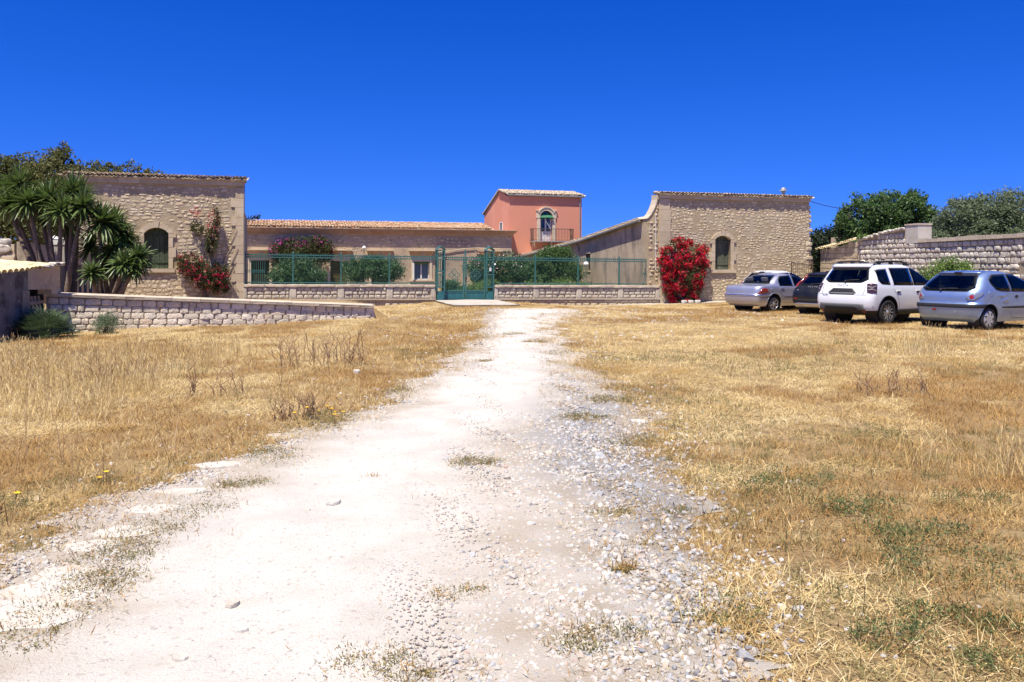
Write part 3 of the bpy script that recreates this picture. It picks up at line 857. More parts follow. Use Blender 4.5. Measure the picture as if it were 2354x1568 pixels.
for i, (a, b, z0, z1) in enumerate(openings):
    hood = MB(); hood.box(a - .34, b + .38, -.30, -.003, 2.70, 2.755)
    w_ = MB().box(a + .02, b - .02, .28, .31, z0, z1).build("window", "void" if i != 3 else "curtain_blue", low)
    hood.build("hood", "cream_trim", w_)
    fz = MB(); fz.add([(a - .28, -.2, 2.697), (b + .3, -.2, 2.697), (b + .17, -.04, 2.27), (a - .17, -.04, 2.27), (a - .28, 0, 2.697), (b + .3, 0, 2.697), (b + .17, 0, 2.27), (a - .17, 0, 2.27)],
                      [(0, 1, 2, 3), (4, 7, 6, 5), (0, 4, 5, 1), (1, 5, 6, 2), (2, 6, 7, 3), (3, 7, 4, 0)])
    fz.build("frieze", "cornice_stone", w_)
    cx = (a + b) / 2 + .08
    md = MB(); Mx = Matrix.Translation((cx, -.16, 2.5)) @ Matrix.Rotation(math.radians(90), 4, 'X') @ Matrix.Diagonal((1.35, 1, 1, 1))
    md.lathe([(.055, .0), (.06, .03), (.10, .03), (.105, .0)], 16, Mx); md.build("medallion", "cream_trim", w_)
    MB().box(a - .18, a - .003, -.05, .3, z0 - .05, 2.265).build("jamb", "cream_trim", w_)
    MB().box(b + .003, b + .18, -.05, .3, z0 - .05, 2.265).build("jamb", "cream_trim", w_)
    MB().box(a - .1, b + .1, -.03, .3, z1 + .003, 2.262).build("lintel", "cream_trim", w_)
    if i == 3:
        MB().tube([(a + .05, .1, 1.83), (b - .05, .1, 1.83)], .085, 10).build("roll_blind", "leaf_light", w_)
        for xx, ww in ((a, .07), (b - .07, .07), ((a + b) / 2 - .05, .10)):
            MB().box(xx, xx + ww, .2, .27, z0, z1).build("casement_frame", "white_paint", w_)
        MB().box(a, b, .2, .265, z0, z0 + .06).build("casement_frame", "white_paint", w_)
        sh = MB(); sh.add([(a - .06, -.02, z0), (a + .0, -.25, z0), (a + .0, -.25, 1.8), (a - .06, -.02, 1.8), (a - .1, -.02, z0), (a - .04, -.25, z0), (a - .04, -.25, 1.8), (a - .1, -.02, 1.8)],
                          [(0, 1, 2, 3), (4, 7, 6, 5), (0, 4, 5, 1), (1, 5, 6, 2), (2, 6, 7, 3), (3, 7, 4, 0)])
        sh.build("open_shutter", "white_paint", w_)
        MB().box(a - .3, b + .3, -.1, .2, z0 - .12, z0 - .003).build("sill", "cream_trim", w_)
    else:
        z = z0 + .05
        sl = MB()
        while z < z1 - .05:
            Mx = Matrix.Translation(((a + b) / 2, .2, z)) @ Matrix.Rotation(math.radians(-35), 4, 'X')
            sl.box(-(b - a) / 2 + .05, (b - a) / 2 - .05, -.03, .03, -.004, .004, Mx); z += .055
        o_ = sl.build("louvres", "weed_green" if i == 1 else "old_wood", w_)
globe_ = MB(); globe_.lathe([(.03, -.3), (.03, -.12), (.06, -.10)], 8)
lamp = farm_thing("wall_lamp", "white globe lamp standing out from the farmhouse wall above the fence", "lamp", 7.61, 20.72, 2.9)
globe_.bar((0, 0, -.25), (0, .28, -.3), .03)
globe_.build("bracket", "dark_iron", lamp)
sp = MB(); sp.lathe([(.001, -.14), (.08, -.115), (.13, -.05), (.14, 0), (.12, .07), (.08, .115), (.001, .14)], 14)
sp.build("globe", "white_glass", lamp, smooth=True)
cab = MB(); pts = [(12.9, 20.95, 2.62), (13.6, 20.93, 2.68), (14.4, 20.93, 2.80), (15.1, 20.93, 2.90), (16, 20.93, 2.95), (17.2, 20.93, 2.9), (18.5, 20.93, 2.86)]
cab.tube([(*farm(p[0], p[1]), p[2]) for p in pts], .028, 5)
tag(cab.build("wall_cable", "cap_stone"), "pale cable conduit rising along the farmhouse wall behind the gate", "cable")

# ================================================================== PINK TOWER HOUSE
tower = farm_thing("tower_house", "pink plastered two storey house with tiled roof and railed balcony", "house", 18.67, 22.0, 0)
TW = 5.95
def xprism(mb, poly, x0, x1):
    n = len(poly)
    mb.add([(x0, y, z) for y, z in poly] + [(x1, y, z) for y, z in poly],
           [tuple(range(n)), tuple(range(2 * n - 1, n - 1, -1))] + [((i + 1) % n, i, n + i, n + (i + 1) % n) for i in range(n)])
    return mb
dx0, dx1, dz0, dz1 = 2.52, 3.50, 3.55, 5.60
t_ = MB()
t_.box(0, dx0, 0, .3, -.5, 6.95); t_.box(dx1, TW, 0, .3, -.5, 6.95); t_.box(dx0, dx1, 0, .3, -.5, dz0); t_.box(dx0, dx1, 0, .3, 5.95, 6.95)
t_.build("front_wall", "pink_plaster", tower)
xprism(MB(), [(.302, -.5), (7.4, -.5), (7.4, 5.95), (2.5, 7.52), (.302, 6.95)], 0, TW).build("house_walls", "pink_plaster", tower)
rt = MB()
xprism(rt, [(-.13, 7.0), (2.5, 7.55), (7.6, 5.93), (7.6, 6.0), (2.5, 7.62), (-.13, 7.05)], -.10, TW + .16)
rf = rt.build("roof", "gutter_grey", tower)
lay_tiles(rf, -.12, TW + .18, -.19, 7.08, math.radians(11.2), 8, "tile_pale", pitch=.2, limit=150)
# rear slope tiles seen edge on along the gable
rr = MB(); xprism(rr, [(2.5, 7.63), (7.65, 5.99), (7.65, 6.06), (2.5, 7.72)], -.12, .3); rr.build("verge_tiles", "tile_pale", rf)
MB().tube([(-.1, -.17, 7.0), (TW + .18, -.17, 6.98)], .05, 8).build("gutter", "gutter_grey", tower)
MB().tube([(5.78, -.16, 6.95), (5.78, -.06, 6.7), (5.78, -.06, 0)], .04, 8).build("drainpipe", "zinc", tower)
dw = MB().box(dx0 + .01, dx1 - .01, .20, .24, dz0, 5.9).build("balcony_door", "dark_glass", tower)
for xx in (dx0 + .01, dx1 - .09, (dx0 + dx1) / 2 - .055):
    MB().box(xx, xx + (.08 if xx != (dx0 + dx1) / 2 - .055 else .11), .15, .199, dz0, 5.55).build("door_frame", "white_paint", dw)
MB().box(dx0 + .09, dx1 - .09, .16, .198, dz0 + .02, dz0 + .74).build("door_panel", "white_paint", dw)
for zz, xa, xb in ((4.12, 2.78, 3.22), (3.95, 3.1, 3.4), (3.82, 2.9, 3.05)):
    MB().box(xa, xb, .145, .158, zz, zz + .035).build("chair_slat", "cream_trim", dw)
for s_ in (-1, 1):
    cu = MB(); cx = (dx0 + dx1) / 2 + s_ * .28
    cu.add([(cx - s_ * .12, .197, 5.3), (cx + s_ * .12, .197, 5.3), (cx + s_ * .16, .197, 4.3), (cx + s_ * .02, .197, 4.3)], [(0, 1, 2, 3)])
    cu.build("curtain", "curtain_blue", dw)
# surround: piers, shoulders and arched head
sur = MB()
sur.box(dx0 - .26, dx0 - .003, -.07, .2, dz0, 5.30); sur.box(dx1 + .003, dx1 + .26, -.07, .2, dz0, 5.30)
sur.box(dx0 - .32, dx0 - .003, -.09, .2, 5.303, 5.86); sur.box(dx1 + .003, dx1 + .32, -.09, .2, 5.303, 5.86)
sur.build("door_surround", "cream_trim", tower)
inn = arch_poly(dx0, dx1, 5.55, .34, 12); out = arch_poly(dx0 - .12, dx1 + .12, 5.70, .42, 12)
ah = MB()
for i in range(12):
    ah.prism([inn[i], out[i], out[i + 1], inn[i + 1]], -.10, .2)
ah.build("arched_head", "cream_trim", tower)
oo = arch_poly(dx0 - .2, dx1 + .2, 5.78, .42, 12)
ah = MB()
for i in range(12):
    ah.prism([out[i], oo[i], oo[i + 1], out[i + 1]], -.15, .1)
ah.box(dx0 - .36, dx0 - .12, -.15, .1, 5.863, 5.92); ah.box(dx1 + .12, dx1 + .36, -.15, .1, 5.863, 5.92)
ah.build("hood_mould", "cream_trim", tower)
aw = MB()
aw.add([(dx0 - .02, .1, 5.66), (dx1 + .02, .1, 5.66), (dx1 + .04, -.16, 5.36), (dx0 - .04, -.16, 5.36), (dx0 - .02, .12, 5.67), (dx1 + .02, .12, 5.67), (dx1 + .04, -.14, 5.37), (dx0 - .04, -.14, 5.37)],
       [(0, 1, 2, 3), (4, 7, 6, 5), (0, 4, 5, 1), (1, 5, 6, 2), (2, 6, 7, 3), (3, 7, 4, 0)])
aw.tube([(dx0 - .05, -.17, 5.34), (dx1 + .05, -.17, 5.34)], .06, 8)
aw.build("roller_awning", "awning_green", tower)
MB().bar((2.85, -.1, 5.22), (3.30, -.3, 4.45), .02).build("awning_rod", "white_paint", tower)
MB().bar((3.22, -.1, 5.22), (3.22, -.1, 4.5), .012).build("awning_rod", "white_paint", tower)
bal = MB().box(1.66, 5.0, -.92, -.003, 3.44, 3.53).build("balcony", "zinc", tower)
rl = MB()
rl.bar((1.72, -.86, 4.45), (4.94, -.86, 4.45), .035); rl.bar((1.72, -.86, 4.45), (1.72, 0, 4.45), .035); rl.bar((4.94, -.86, 4.45), (4.94, 0, 4.45), .035)
rl.bar((1.72, -.86, 3.6), (4.94, -.86, 3.6), .025); rl.bar((1.72, -.86, 3.6), (1.72, 0, 3.6), .025); rl.bar((4.94, -.86, 3.6), (4.94, 0, 3.6), .025)
rl.build("handrail", "rust_iron", bal)
n = 27
for i in range(n):
    xx = 1.72 + (4.94 - 1.72) * i / (n - 1)
    MB().bar((xx, -.86, 3.53), (xx, -.86, 4.44), .022).build("baluster", "rust_iron", bal)
for xx in (1.72, 4.94):
    for k in range(1, 7):
        MB().bar((xx, -.86 + .123 * k, 3.53), (xx, -.86 + .123 * k, 4.44), .022).build("baluster", "rust_iron", bal)
for xx in (1.9, 3.3, 4.7):
    MB().prism([(xx - .04, 3.1), (xx + .04, 3.1), (xx + .04, 3.437), (xx - .04, 3.437)], -.5, -.003).build("corbel", "cream_trim", bal)
sw_ = MB().box(-.02, .0, 1.7, 2.42, 4.15, 5.0).build("side_window", "gutter_grey", tower)
fr_ = MB(); fr_.box(-.05, -.0, 2.423, 2.5, 4.1, 5.06); fr_.box(-.05, 0, 1.62, 1.697, 4.1, 5.06); fr_.box(-.05, 0, 1.62, 2.5, 5.003, 5.06)
fr_.build("frame", "white_paint", sw_)

# ================================================================== FRONT WALL AND IRON FENCE
TILT = .0095
def fence_thing(name, label, cat, s=0.0, v=0.0, group=None):
    x, y = farm(s, v)
    o = thing(name, label, cat, (x, y, .051 - TILT * s), ANG, group)
    o.rotation_euler = (0, TILT, ANG)
    return o
def plinth(label, s0, s1, posts):
    o = fence_thing("garden_wall", label, "wall", s0)
    L = s1 - s0
    MB().box(0, L, 0, .34, .10, .62).build("wall_core", "mortar", o)
    bs = MB().box(0, L, -.02, .36, -.9, .04).build("wall_base", "plaster_old", o)
    x = 0
    while x < L - .01:
        l = min(R.uniform(1.2, 2.0), L - x)
        MB().box(x + .004, x + l - .004, -.10, .38, .04, .10).build("ledge_stone", "cap_stone", o); x += l
    st = courses(.0, L, -.55, .03, (.2, .3), (.3, .6), .03, .045, keep=.92, jit=.1, y=-.02)
    lay_stones(bs, st, 'block', "ashlar", 60)
    pil = [p - s0 for p in posts]
    for p in pil:
        a, b = max(0.0, p - .15), min(L, p + .15)
        sv = [((a + b) / 2, -.03, .36, b - a, .50, .03)]
        MB().box(a, b, -.045, .36, .101, .619).build("pier", "rustic", o)
        lay_stones(o, [((a + b) / 2, -.045, .36, (b - a) * .96, .49, .025)], 'block', "rustic", 9, name="pier_face")
    for p, q in zip(pil[:-1], pil[1:]):
        a, b = max(0, p) + .16, min(L, q) - .16
        for r in range(3):
            st = courses(a, b, .115 + r * .167, .115 + (r + 1) * .167 - .001, (.166, .1661), (.27, .38), .022, .05)
            lay_stones(o, st, 'block', "rustic", 99)
    x = 0
    while x < L - .01:
        l = min(R.uniform(.9, 1.4), L - x)
        if L - x - l < .3: l = L - x
        lay_stones(o, [(x + l / 2, -.07, .685, l - .008, .125, .03)], 'block', "cap_stone", 9, name="coping_stone")
        MB().box(x + .004, x + l - .004, -.07, .40, .623, .748).build("coping_stone", "cap_stone", o); x += l
    return o
plinth("rusticated stone garden wall under the fence left of the green gate", 0, 8.62, [0, 2.12, 4.25, 6.47, 8.55])
plinth("rusticated stone garden wall under the fence right of the green gate", 11.5, 20.28, [11.55, 13.63, 15.88, 18.11, 20.2])
def iron_fence(label, s0, s1, posts, grille):
    o = fence_thing("metal_fence", label, "fence", s0, .16)
    L = s1 - s0
    for p in posts:
        x = p - s0
        po = MB().box(x - .03, x + .03, -.03, .03, .75, 2.17); po.add([(x - .035, -.035, 2.17), (x + .035, -.035, 2.17), (x + .035, .035, 2.17), (x - .035, .035, 2.17), (x, 0, 2.25)], [(0, 1, 4), (1, 2, 4), (2, 3, 4), (3, 0, 4)])
        po.build("post", "green_iron", o)
    for z, h in ((2.045, .05), (1.935, .045), (.80, .05)):
        MB().box(0, L, -.018, .018, z, z + h).build("rail", "green_iron", o)
    sp = MB(); x = .05
    while x < L:
        sp.box(x - .012, x + .012, -.008, .008, 1.98, 2.046)
        sp.add([(x - .012, -.008, 2.095), (x + .012, -.008, 2.095), (x + .012, .008, 2.095), (x - .012, .008, 2.095), (x, 0, 2.165)], [(0, 1, 4), (1, 2, 4), (2, 3, 4), (3, 0, 4)])
        x += .105
    s_ = sp.build("spikes", "green_iron", o); s_["kind"] = "stuff"
    g0, g1 = grille[0] - s0, grille[1] - s0
    nw = MB()
    a, b = (g1, L) if g0 < 1 else (0, g0)
    x = a
    while x < b:
        nw.add([(x - .0009, 0, .85), (x + .0009, 0, .85), (x + .0009, 0, 1.935), (x - .0009, 0, 1.935)], [(0, 1, 2, 3)])
        nw.add([(x, -.0009, .85), (x, .0009, .85), (x, .0009, 1.935), (x, -.0009, 1.935)], [(0, 1, 2, 3)]); x += .026
    z = .86
    while z < 1.93:
        nw.add([(a, 0, z - .0009), (b, 0, z - .0009), (b, 0, z + .0009), (a, 0, z + .0009)], [(0, 1, 2, 3)])
        nw.add([(a, -.0009, z), (b, -.0009, z), (b, .0009, z), (a, .0009, z)], [(0, 1, 2, 3)]); z += .026
    w_ = nw.build("wire_mesh", "green_iron", o); w_["kind"] = "stuff"
    gr = MB(); x = g0 + .05
    while x < g1:
        gr.box(x - .009, x + .009, -.05, -.03, .78, 2.02); x += .092
    for z in (1.28, 1.36, .82): gr.box(g0, g1, -.045, -.02, z, z + .03)
    gr.build("grille", "green_iron", o)
    return o
iron_fence("green iron and wire fence left of the gate ending at the tall stone house", 0.02, 8.7, [.05, 2.12, 4.25, 6.47], (.02, .9))
iron_fence("green iron and wire fence right of the gate ending at the red bougainvillea", 11.45, 20.25, [13.63, 15.88, 18.11, 20.2], (19.33, 20.25))
def gate_pillar(s, label, gadget):
    o = fence_thing("gate_pillar", label, "pillar", s, .1)
    w = .17
    MB().box(-w, w, -w, w, -.07, .44).build("pillar_base", "green_panel", o)
    for sx in (-1, 1):
        for sy in (-1, 1):
            MB().box(sx * w - .03, sx * w + .03, sy * w - .03, sy * w + .03, .443, 2.40).build("corner_bar", "green_iron", o)
    for z in (.62, 1.22, 1.36, 1.93, 2.05, 2.34):
        rb_ = MB()
        rb_.box(-w + .03, w - .03, -w - .02, -w + .02, z, z + .055); rb_.box(-w + .03, w - .03, w - .02, w + .02, z, z + .055)
        rb_.box(-w - .02, -w + .02, -w + .03, w - .03, z, z + .055); rb_.box(w - .02, w + .02, -w + .03, w - .03, z, z + .055)
        rb_.build("crossband", "green_iron", o)
    for z0, z1 in ((.68, 1.22), (1.42, 1.93)):
        for x in (-.05, .05):
            MB().bar((x, -w, z0), (x, -w, z1), .024).build("inner_bar", "green_iron", o)
            MB().bar((x, w, z0), (x, w, z1), .024).build("inner_bar", "green_iron", o)
    for y in (-w, w):
        ar = MB(); ar.tube([(-.05, y, 2.1), (-.05, y, 2.25), (0, y, 2.3), (.05, y, 2.25), (.05, y, 2.1)], .012, 5); ar.build("inner_arch", "green_iron", o)
    ca = MB()
    q = w + .05
    ca.add([(-q, -q, 2.40), (0, -q, 2.56), (q, -q, 2.40), (-q, q, 2.40), (0, q, 2.56), (q, q, 2.40), (-q, -q, 2.44), (0, -q, 2.61), (q, -q, 2.44), (-q, q, 2.44), (0, q, 2.61), (q, q, 2.44)],
           [(0, 1, 4, 3), (1, 2, 5, 4), (6, 9, 10, 7), (7, 10, 11, 8), (0, 6, 7, 1), (1, 7, 8, 2), (3, 4, 10, 9), (4, 5, 11, 10), (0, 3, 9, 6), (2, 8, 11, 5)])
    ca.build("gable_cap", "green_iron", o)
    if gadget:
        bx = MB().box(-.05, .05, -w - .06, -w - .025, 1.42, 1.58)
        q = bx.build("intercom", "white_paint", o)
        ln = MB(); ln.lathe([(.001, -.012), (.022, -.012), (.022, 0)], 10, Matrix.Translation((0, -w - .061, 1.52)) @ Matrix.Rotation(math.pi / 2, 4, 'X')); ln.build("camera_eye", "void", q)
        lp = MB(); lp.lathe([(.001, .08), (.05, .05), (.055, .0), (.02, -.02)], 10); lp.build("bell_lamp", "white_glass", o, loc=(.24, -w, 1.72))
    return o
gate_pillar(8.87, "green lattice gate pillar at the left side of the gate", False)
gate_pillar(11.28, "green lattice gate pillar at the right side of the gate with white intercom", True)
def gate_leaf(s0, s1, label, right):
    o = fence_thing("gate_leaf", label, "gate", s0, .1)
    L = s1 - s0
    for x in (0, L - .07):
        MB().box(x, x + .07, -.03, .03, -.02, 2.03).build("stile", "green_iron", o)
    for z, h in ((2.03, .05), (1.92, .05), (.44, .06), (-.02, .05)):
        MB().box(0, L, -.025, .025, z, z + h).build("rail", "green_iron", o)
    pn = MB().box(.07, L - .07, -.008, .012, .03, .44).build("gate_panel", "green_panel", o)
    fr = MB(); fr.box(.07, L - .07, -.022, -.009, .38, .405); fr.box(.07, L - .07, -.022, -.009, .06, .085); fr.box(.07, .095, -.02, -.009, .086, .379); fr.box(L - .095, L - .07, -.02, -.009, .086, .379)
    fr.build("panel_moulding", "green_iron", pn)
    sp = MB(); x = .1
    while x < L - .05:
        sp.box(x - .012, x + .012, -.008, .008, 1.97, 2.03)
        sp.add([(x - .012, -.008, 2.08), (x + .012, -.008, 2.08), (x + .012, .008, 2.08), (x - .012, .008, 2.08), (x, 0, 2.15)], [(0, 1, 4), (1, 2, 4), (2, 3, 4), (3, 0, 4)]); x += .105
    sp.build("spikes", "green_iron", o)["kind"] = "stuff"
    cx, cz, r = L / 2, 1.22, .29
    dm = MB()
    q = [(cx, cz + r), (cx + r, cz), (cx, cz - r), (cx - r, cz)]
    for a, b in zip(q, q[1:] + q[:1]): dm.bar((a[0], 0, a[1]), (b[0], 0, b[1]), .026)
    for dx, dz in ((0, .11), (0, -.11), (.11, 0), (-.11, 0)):
        dm.tube([(cx + dx * .8 + .085 * math.cos(t), 0, cz + dz * .8 + .085 * math.sin(t)) for t in np.linspace(0, 2 * math.pi, 13)], .010, 5, cap=False)
    dm.build("diamond_ornament", "green_iron", o)
    nw = MB(); x = .09
    while x < L - .07:
        nw.add([(x - .0014, 0, .5), (x + .0014, 0, .5), (x + .0014, 0, 1.92), (x - .0014, 0, 1.92)], [(0, 1, 2, 3)]); x += .026
    z = .52
    while z < 1.92:
        nw.add([(.07, 0, z - .0014), (L - .07, 0, z - .0014), (L - .07, 0, z + .0014), (.07, 0, z + .0014)], [(0, 1, 2, 3)]); z += .026
    nw.build("wire_mesh", "green_iron", o)["kind"] = "stuff"
    if right:
        MB().box(-.01, .09, -.06, -.031, .98, 1.12).build("lock_box", "dark_iron", o)
        MB().box(-.035, .035, -.034, .034, 2.085, 2.42).build("finial_post", "green_iron", o)
    return o
gate_leaf(9.06, 10.06, "left leaf of the green iron gate with diamond ornament", False)
gate_leaf(10.09, 11.09, "right leaf of the green iron gate with lock and tall finial", True)

# ================================================================== LOW DRY STONE WALL
lwl = thing("stone_wall", "low pale block stone wall with slab coping running from shed toward the fence", "wall", (-12.4, 22.0, 0), ANG)
LL = 8.66
def ltop(x): return .80 - .435 * x / LL
core = MB(); core.prism([(0, -.7), (LL, -.7), (LL, ltop(LL)), (0, ltop(0))], .0, .42)
core = core.build("wall_core", "mortar_low", lwl)
st = []
z = -.45; r_ = 0
while z < 1.0:
    h = [.185, .16, .15, .175, .18, .19][r_ % 6]
    for q in courses(-.02, LL + .02, z, z + h - .001, (h - .001, h), (.16, .46), .008, .030, jit=.05):
        zc = q[2] - .435 * (q[0] / LL) * min(1, max(0, (z + .5) / 1.2))
        if zc + h * .45 < ltop(q[0]) + .015: st.append((q[0], 0, zc, q[3], q[4], q[5]))
        elif zc - h * .3 < ltop(q[0]): st.append((q[0], 0, (zc - h / 2 + ltop(q[0])) / 2, q[3], max(.05, ltop(q[0]) - zc + h / 2), q[5] * .7))
    z += h; r_ += 1
lay_stones(core, st, 'block', "block", 295)
for z in np.arange(-.2, .3, .17):
    lay_stones(lwl, [(LL, .2, z, .42, .16, .05)], 'block', "block", 9, rz=math.pi / 2)
x = 0
while x < LL:
    l = R.uniform(.4, .8)
    if x + l > LL - .2: l = LL - x
    a, b = ltop(x), ltop(x + l)
    c = MB(); c.add([(x + .004, -.10, a), (x + l - .004, -.10, b), (x + l - .004, .5, b + .03), (x + .004, .5, a + .03), (x + .004, -.10 - .02 * R.random(), a + .075), (x + l - .004, -.10 - .02 * R.random(), b + .07 + .015 * R.random()), (x + l - .004, .5, b + .10), (x + .004, .5, a + .10)],
          [(0, 3, 2, 1), (4, 5, 6, 7), (0, 1, 5, 4), (1, 2, 6, 5), (2, 3, 7, 6), (3, 0, 4, 7)])
    c.build("coping_slab", "cap_stone", lwl); x += l

# ================================================================== SHED AT THE LEFT EDGE
shed = thing("shed", "low dark lichen stained shed with cream roof tiles at the left edge", "shed", (-11.95, 20.4, 0), 0)
# the shaded wall runs towards the camera; local y from -6 to 0 is solid, 0..1.6 is the opening under a lintel
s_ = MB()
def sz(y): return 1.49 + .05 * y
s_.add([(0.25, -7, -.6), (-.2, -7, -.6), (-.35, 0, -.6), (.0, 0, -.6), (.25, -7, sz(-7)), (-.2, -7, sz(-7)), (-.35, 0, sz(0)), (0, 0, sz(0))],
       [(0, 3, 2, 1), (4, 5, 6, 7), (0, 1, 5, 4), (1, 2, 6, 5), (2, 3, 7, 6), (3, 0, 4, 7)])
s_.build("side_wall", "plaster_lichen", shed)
s_ = MB()
s_.add([(0.0, .003, 1.02), (-.4, .003, 1.02), (-.55, 1.75, 1.02), (-.16, 1.75, .98), (0.0, .003, sz(0)), (-.4, .003, sz(0)), (-.55, 1.75, 1.62), (-.16, 1.75, 1.60)],
       [(0, 3, 2, 1), (4, 5, 6, 7), (0, 1, 5, 4), (1, 2, 6, 5), (2, 3, 7, 6), (3, 0, 4, 7)])
s_.build("lintel", "plaster_old", shed)
MB().box(-.5, -.14, 1.3, 1.75, .86, 1.0).build("lintel_stone", "ashlar", shed)
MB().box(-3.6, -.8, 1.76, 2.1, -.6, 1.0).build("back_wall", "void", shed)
MB().box(-.02, .03, -.28, 0.03, .1, 1.0).build("door_jamb", "plaster_grey", shed)
rs = MB(); rs.add([(-.1, -7, 1.14), (-3.6, -7, 1.36), (-3.9, 1.75, 1.78), (-.35, 1.75, 1.56), (-.1, -7, 1.18), (-3.6, -7, 1.40), (-3.9, 1.75, 1.82), (-.35, 1.75, 1.60)],
       [(0, 3, 2, 1), (4, 5, 6, 7), (0, 1, 5, 4), (1, 2, 6, 5), (2, 3, 7, 6), (3, 0, 4, 7)])
rs = rs.build("roof", "tile_cream", shed)
key = (True, "tile_cream")
me = mesh_np("roof_tile", *TILE[True]); me.materials.append(MATS["tile_cream"]); _tile_mesh[key] = me
for r in range(8):
    y = -6.8 + .1 * R.random()
    while y < 1.6:
        x = .06 - .035 * (y + 0) * (1 if y < 0 else 5.5) - r * .36
        zz = sz(min(y, 0)) + (.06 * y if y > 0 else 0) + .0 + r * .026
        link("roof_tile", me, None, rs, (x, y, zz), (math.radians(6) + R.uniform(-.05, .05), R.uniform(-.04, .04), math.pi / 2 + R.uniform(-.08, .08)), (1.35, 1.05, 1.2))
        y += .245
lay_stones(shed, [(-.2, 1.55, 1.66, .5, .1, .2), (-.05, .9, 1.60, .4, .09, .15)], 'block', "grey_block", 9, name="ridge_stone", rz=math.pi / 2)
pk = thing("picket_gate", "weathered grey picket gate leaning in the dark shed opening", "gate", (-12.15, 20.65, 0), math.radians(98))
for i in range(6):
    x = .05 + i * .205
    Mx = Matrix.Translation((x, .02, -.15)) @ Matrix.Rotation(math.radians(-4 + 2 * R.random()), 4, 'Y') @ Matrix.Rotation(math.radians(-6), 4, 'X')
    MB().box(-.055, .055, -.012, .012, 0, .98 - .03 * i * 0, Mx).build("picket", "grey_wood", pk)
for z in (.1, .62):
    MB().box(-.02, 1.15, .04, .075, z, z + .08).build("rail", "grey_wood", pk)

# ruined masonry behind the shed
ru = thing("ruined_wall", "broken pale masonry pier with dark shaded wall beyond the shed roof", "wall", (-18.6, 30.0, 0), 0)
MB().box(-3, .55, 0, .7, -.3, 2.05).build("pier", "ashlar", ru)
st = courses(-3, .56, .2, 2.0, (.3, .45), (.4, .8), .02, .05); lay_stones(ru, st, 'flat', "ashlar", 60)
lay_stones(ru, [(-.5, .0, 2.22, 1.9, .36, .12), (-2.3, .0, 2.25, 1.5, .4, .12), (.15, .1, 2.5, .45, .22, .12)], 'block', "grey_block", 9)
MB().box(-3, .5, .05, .7, 2.05, 2.4).build("pier_top", "ashlar", ru)
rw = MB(); rw.add([(.56, .1, -.3), (.9, .1, -.3), (2.1, 3.6, -.3), (1.7, 3.6, -.3), (.56, .1, 2.5), (.9, .1, 2.5), (2.1, 3.6, 2.0), (1.7, 3.6, 2.0)],
       [(0, 3, 2, 1), (4, 5, 6, 7), (0, 1, 5, 4), (1, 2, 6, 5), (2, 3, 7, 6), (3, 0, 4, 7)])
rw.build("shaded_wall", "plaster_grey", ru)
gpst = thing("gate_post", "white washed square post with pyramid cap among the yucca stems", "post", (-15.95, 29.2, 0), math.radians(12))
for dx in (-.2, .25):
    MB().box(dx - .17, dx + .17, -.17, .17, -.2, 2.35).build("shaft", "concrete", gpst)
    MB().box(dx - .19, dx + .19, -.19, .19, 2.353, 2.55).build("cap_block", "white_paint", gpst)
    MB().add
    c_ = MB(); c_.add([(dx - .2, -.2, 2.553), (dx + .2, -.2, 2.553), (dx + .2, .2, 2.553), (dx - .2, .2, 2.553), (dx, 0, 2.70)], [(0, 1, 4), (1, 2, 4), (2, 3, 4), (3, 0, 4), (0, 3, 2, 1)])
    c_.build("cap", "white_paint", gpst)
lf = thing("picket_gate", "pale upright picket gate half hidden behind the yucca stems", "gate", (-14.9, 28.6, .1), math.radians(10))
for i in range(6):
    MB().box(-.6 + i * .17, -.6 + i * .17 + .09, -.015, .015, 0, 1.55).build("picket", "grey_wood", lf)
MB().box(-.62, .45, .02, .05, 1.1, 1.2).build("rail", "grey_wood", lf)

# ================================================================== BOUNDARY WALL AT THE RIGHT
D0 = math.atan2(-.984, .18)
bw = thing("boundary_wall", "long grey block boundary wall behind the parked cars with square pier", "wall", (17.2, 46.0, 0), D0)
BL = 30.0
tp = [(0, 2.50), (1.5, 2.62), (2.8, 2.84), (4.2, 2.98), (5.6, 3.20), (7.3, 3.34), (7.301, 2.70), (8.2, 2.70), (12, 2.72), (30, 2.82)]
def btop(x): return float(np.interp(x, [p[0] for p in tp], [p[1] for p in tp]))
core = MB()
for a, b in zip([0, 1.5, 2.8, 4.2, 5.6, 7.302, 12, 20], [1.5, 2.8, 4.2, 5.6, 7.3, 12, 20, BL]):
    core.prism([(a, -.6), (b, -.6), (b, btop(b) - .02), (a, btop(a) - .02)], 0, .55)
core = core.build("wall_core", "mortar_low", bw)
st1 = courses(.05, 3.6, -.3, 3.0, (.27, .30), (.30, .52), .014, .03, top=btop)
lay_stones(core, st1, 'flat', "ashlar", 120)
st2 = courses(3.6, BL, -.3, 3.4, (.17, .27), (.20, .58), .012, .055, jit=.10, keep=.985, top=btop)
lay_stones(core, st2, 'block', "grey_block", 175)
x = 3.6
while x < 7.2:
    l = R.uniform(.3, .5); lay_stones(bw, [(x + l / 2, .05, btop(x + l / 2) + .03, l, .17, .2)], 'block', "grey_block", 9, name="coping_stone"); x += l
x = 8.25
while x < BL:
    l = R.uniform(.5, .8); h = R.uniform(.12, .17)
    c_ = MB(); c_.box(x, x + l - .02, -.12 - .02 * R.random(), .62, btop(x) - .02, btop(x) + h); c_.build("coping_slab", "cap_stone", bw); x += l
pr = MB().box(7.32, 8.2, -.05, .66, 2.66, 3.50); pr = pr.build("pier", "limestone", bw)
MB().box(7.29, 8.23, -.08, .69, 3.503, 3.57).build("pier_cap", "cap_stone", pr)
key = (True, "tile_cream")
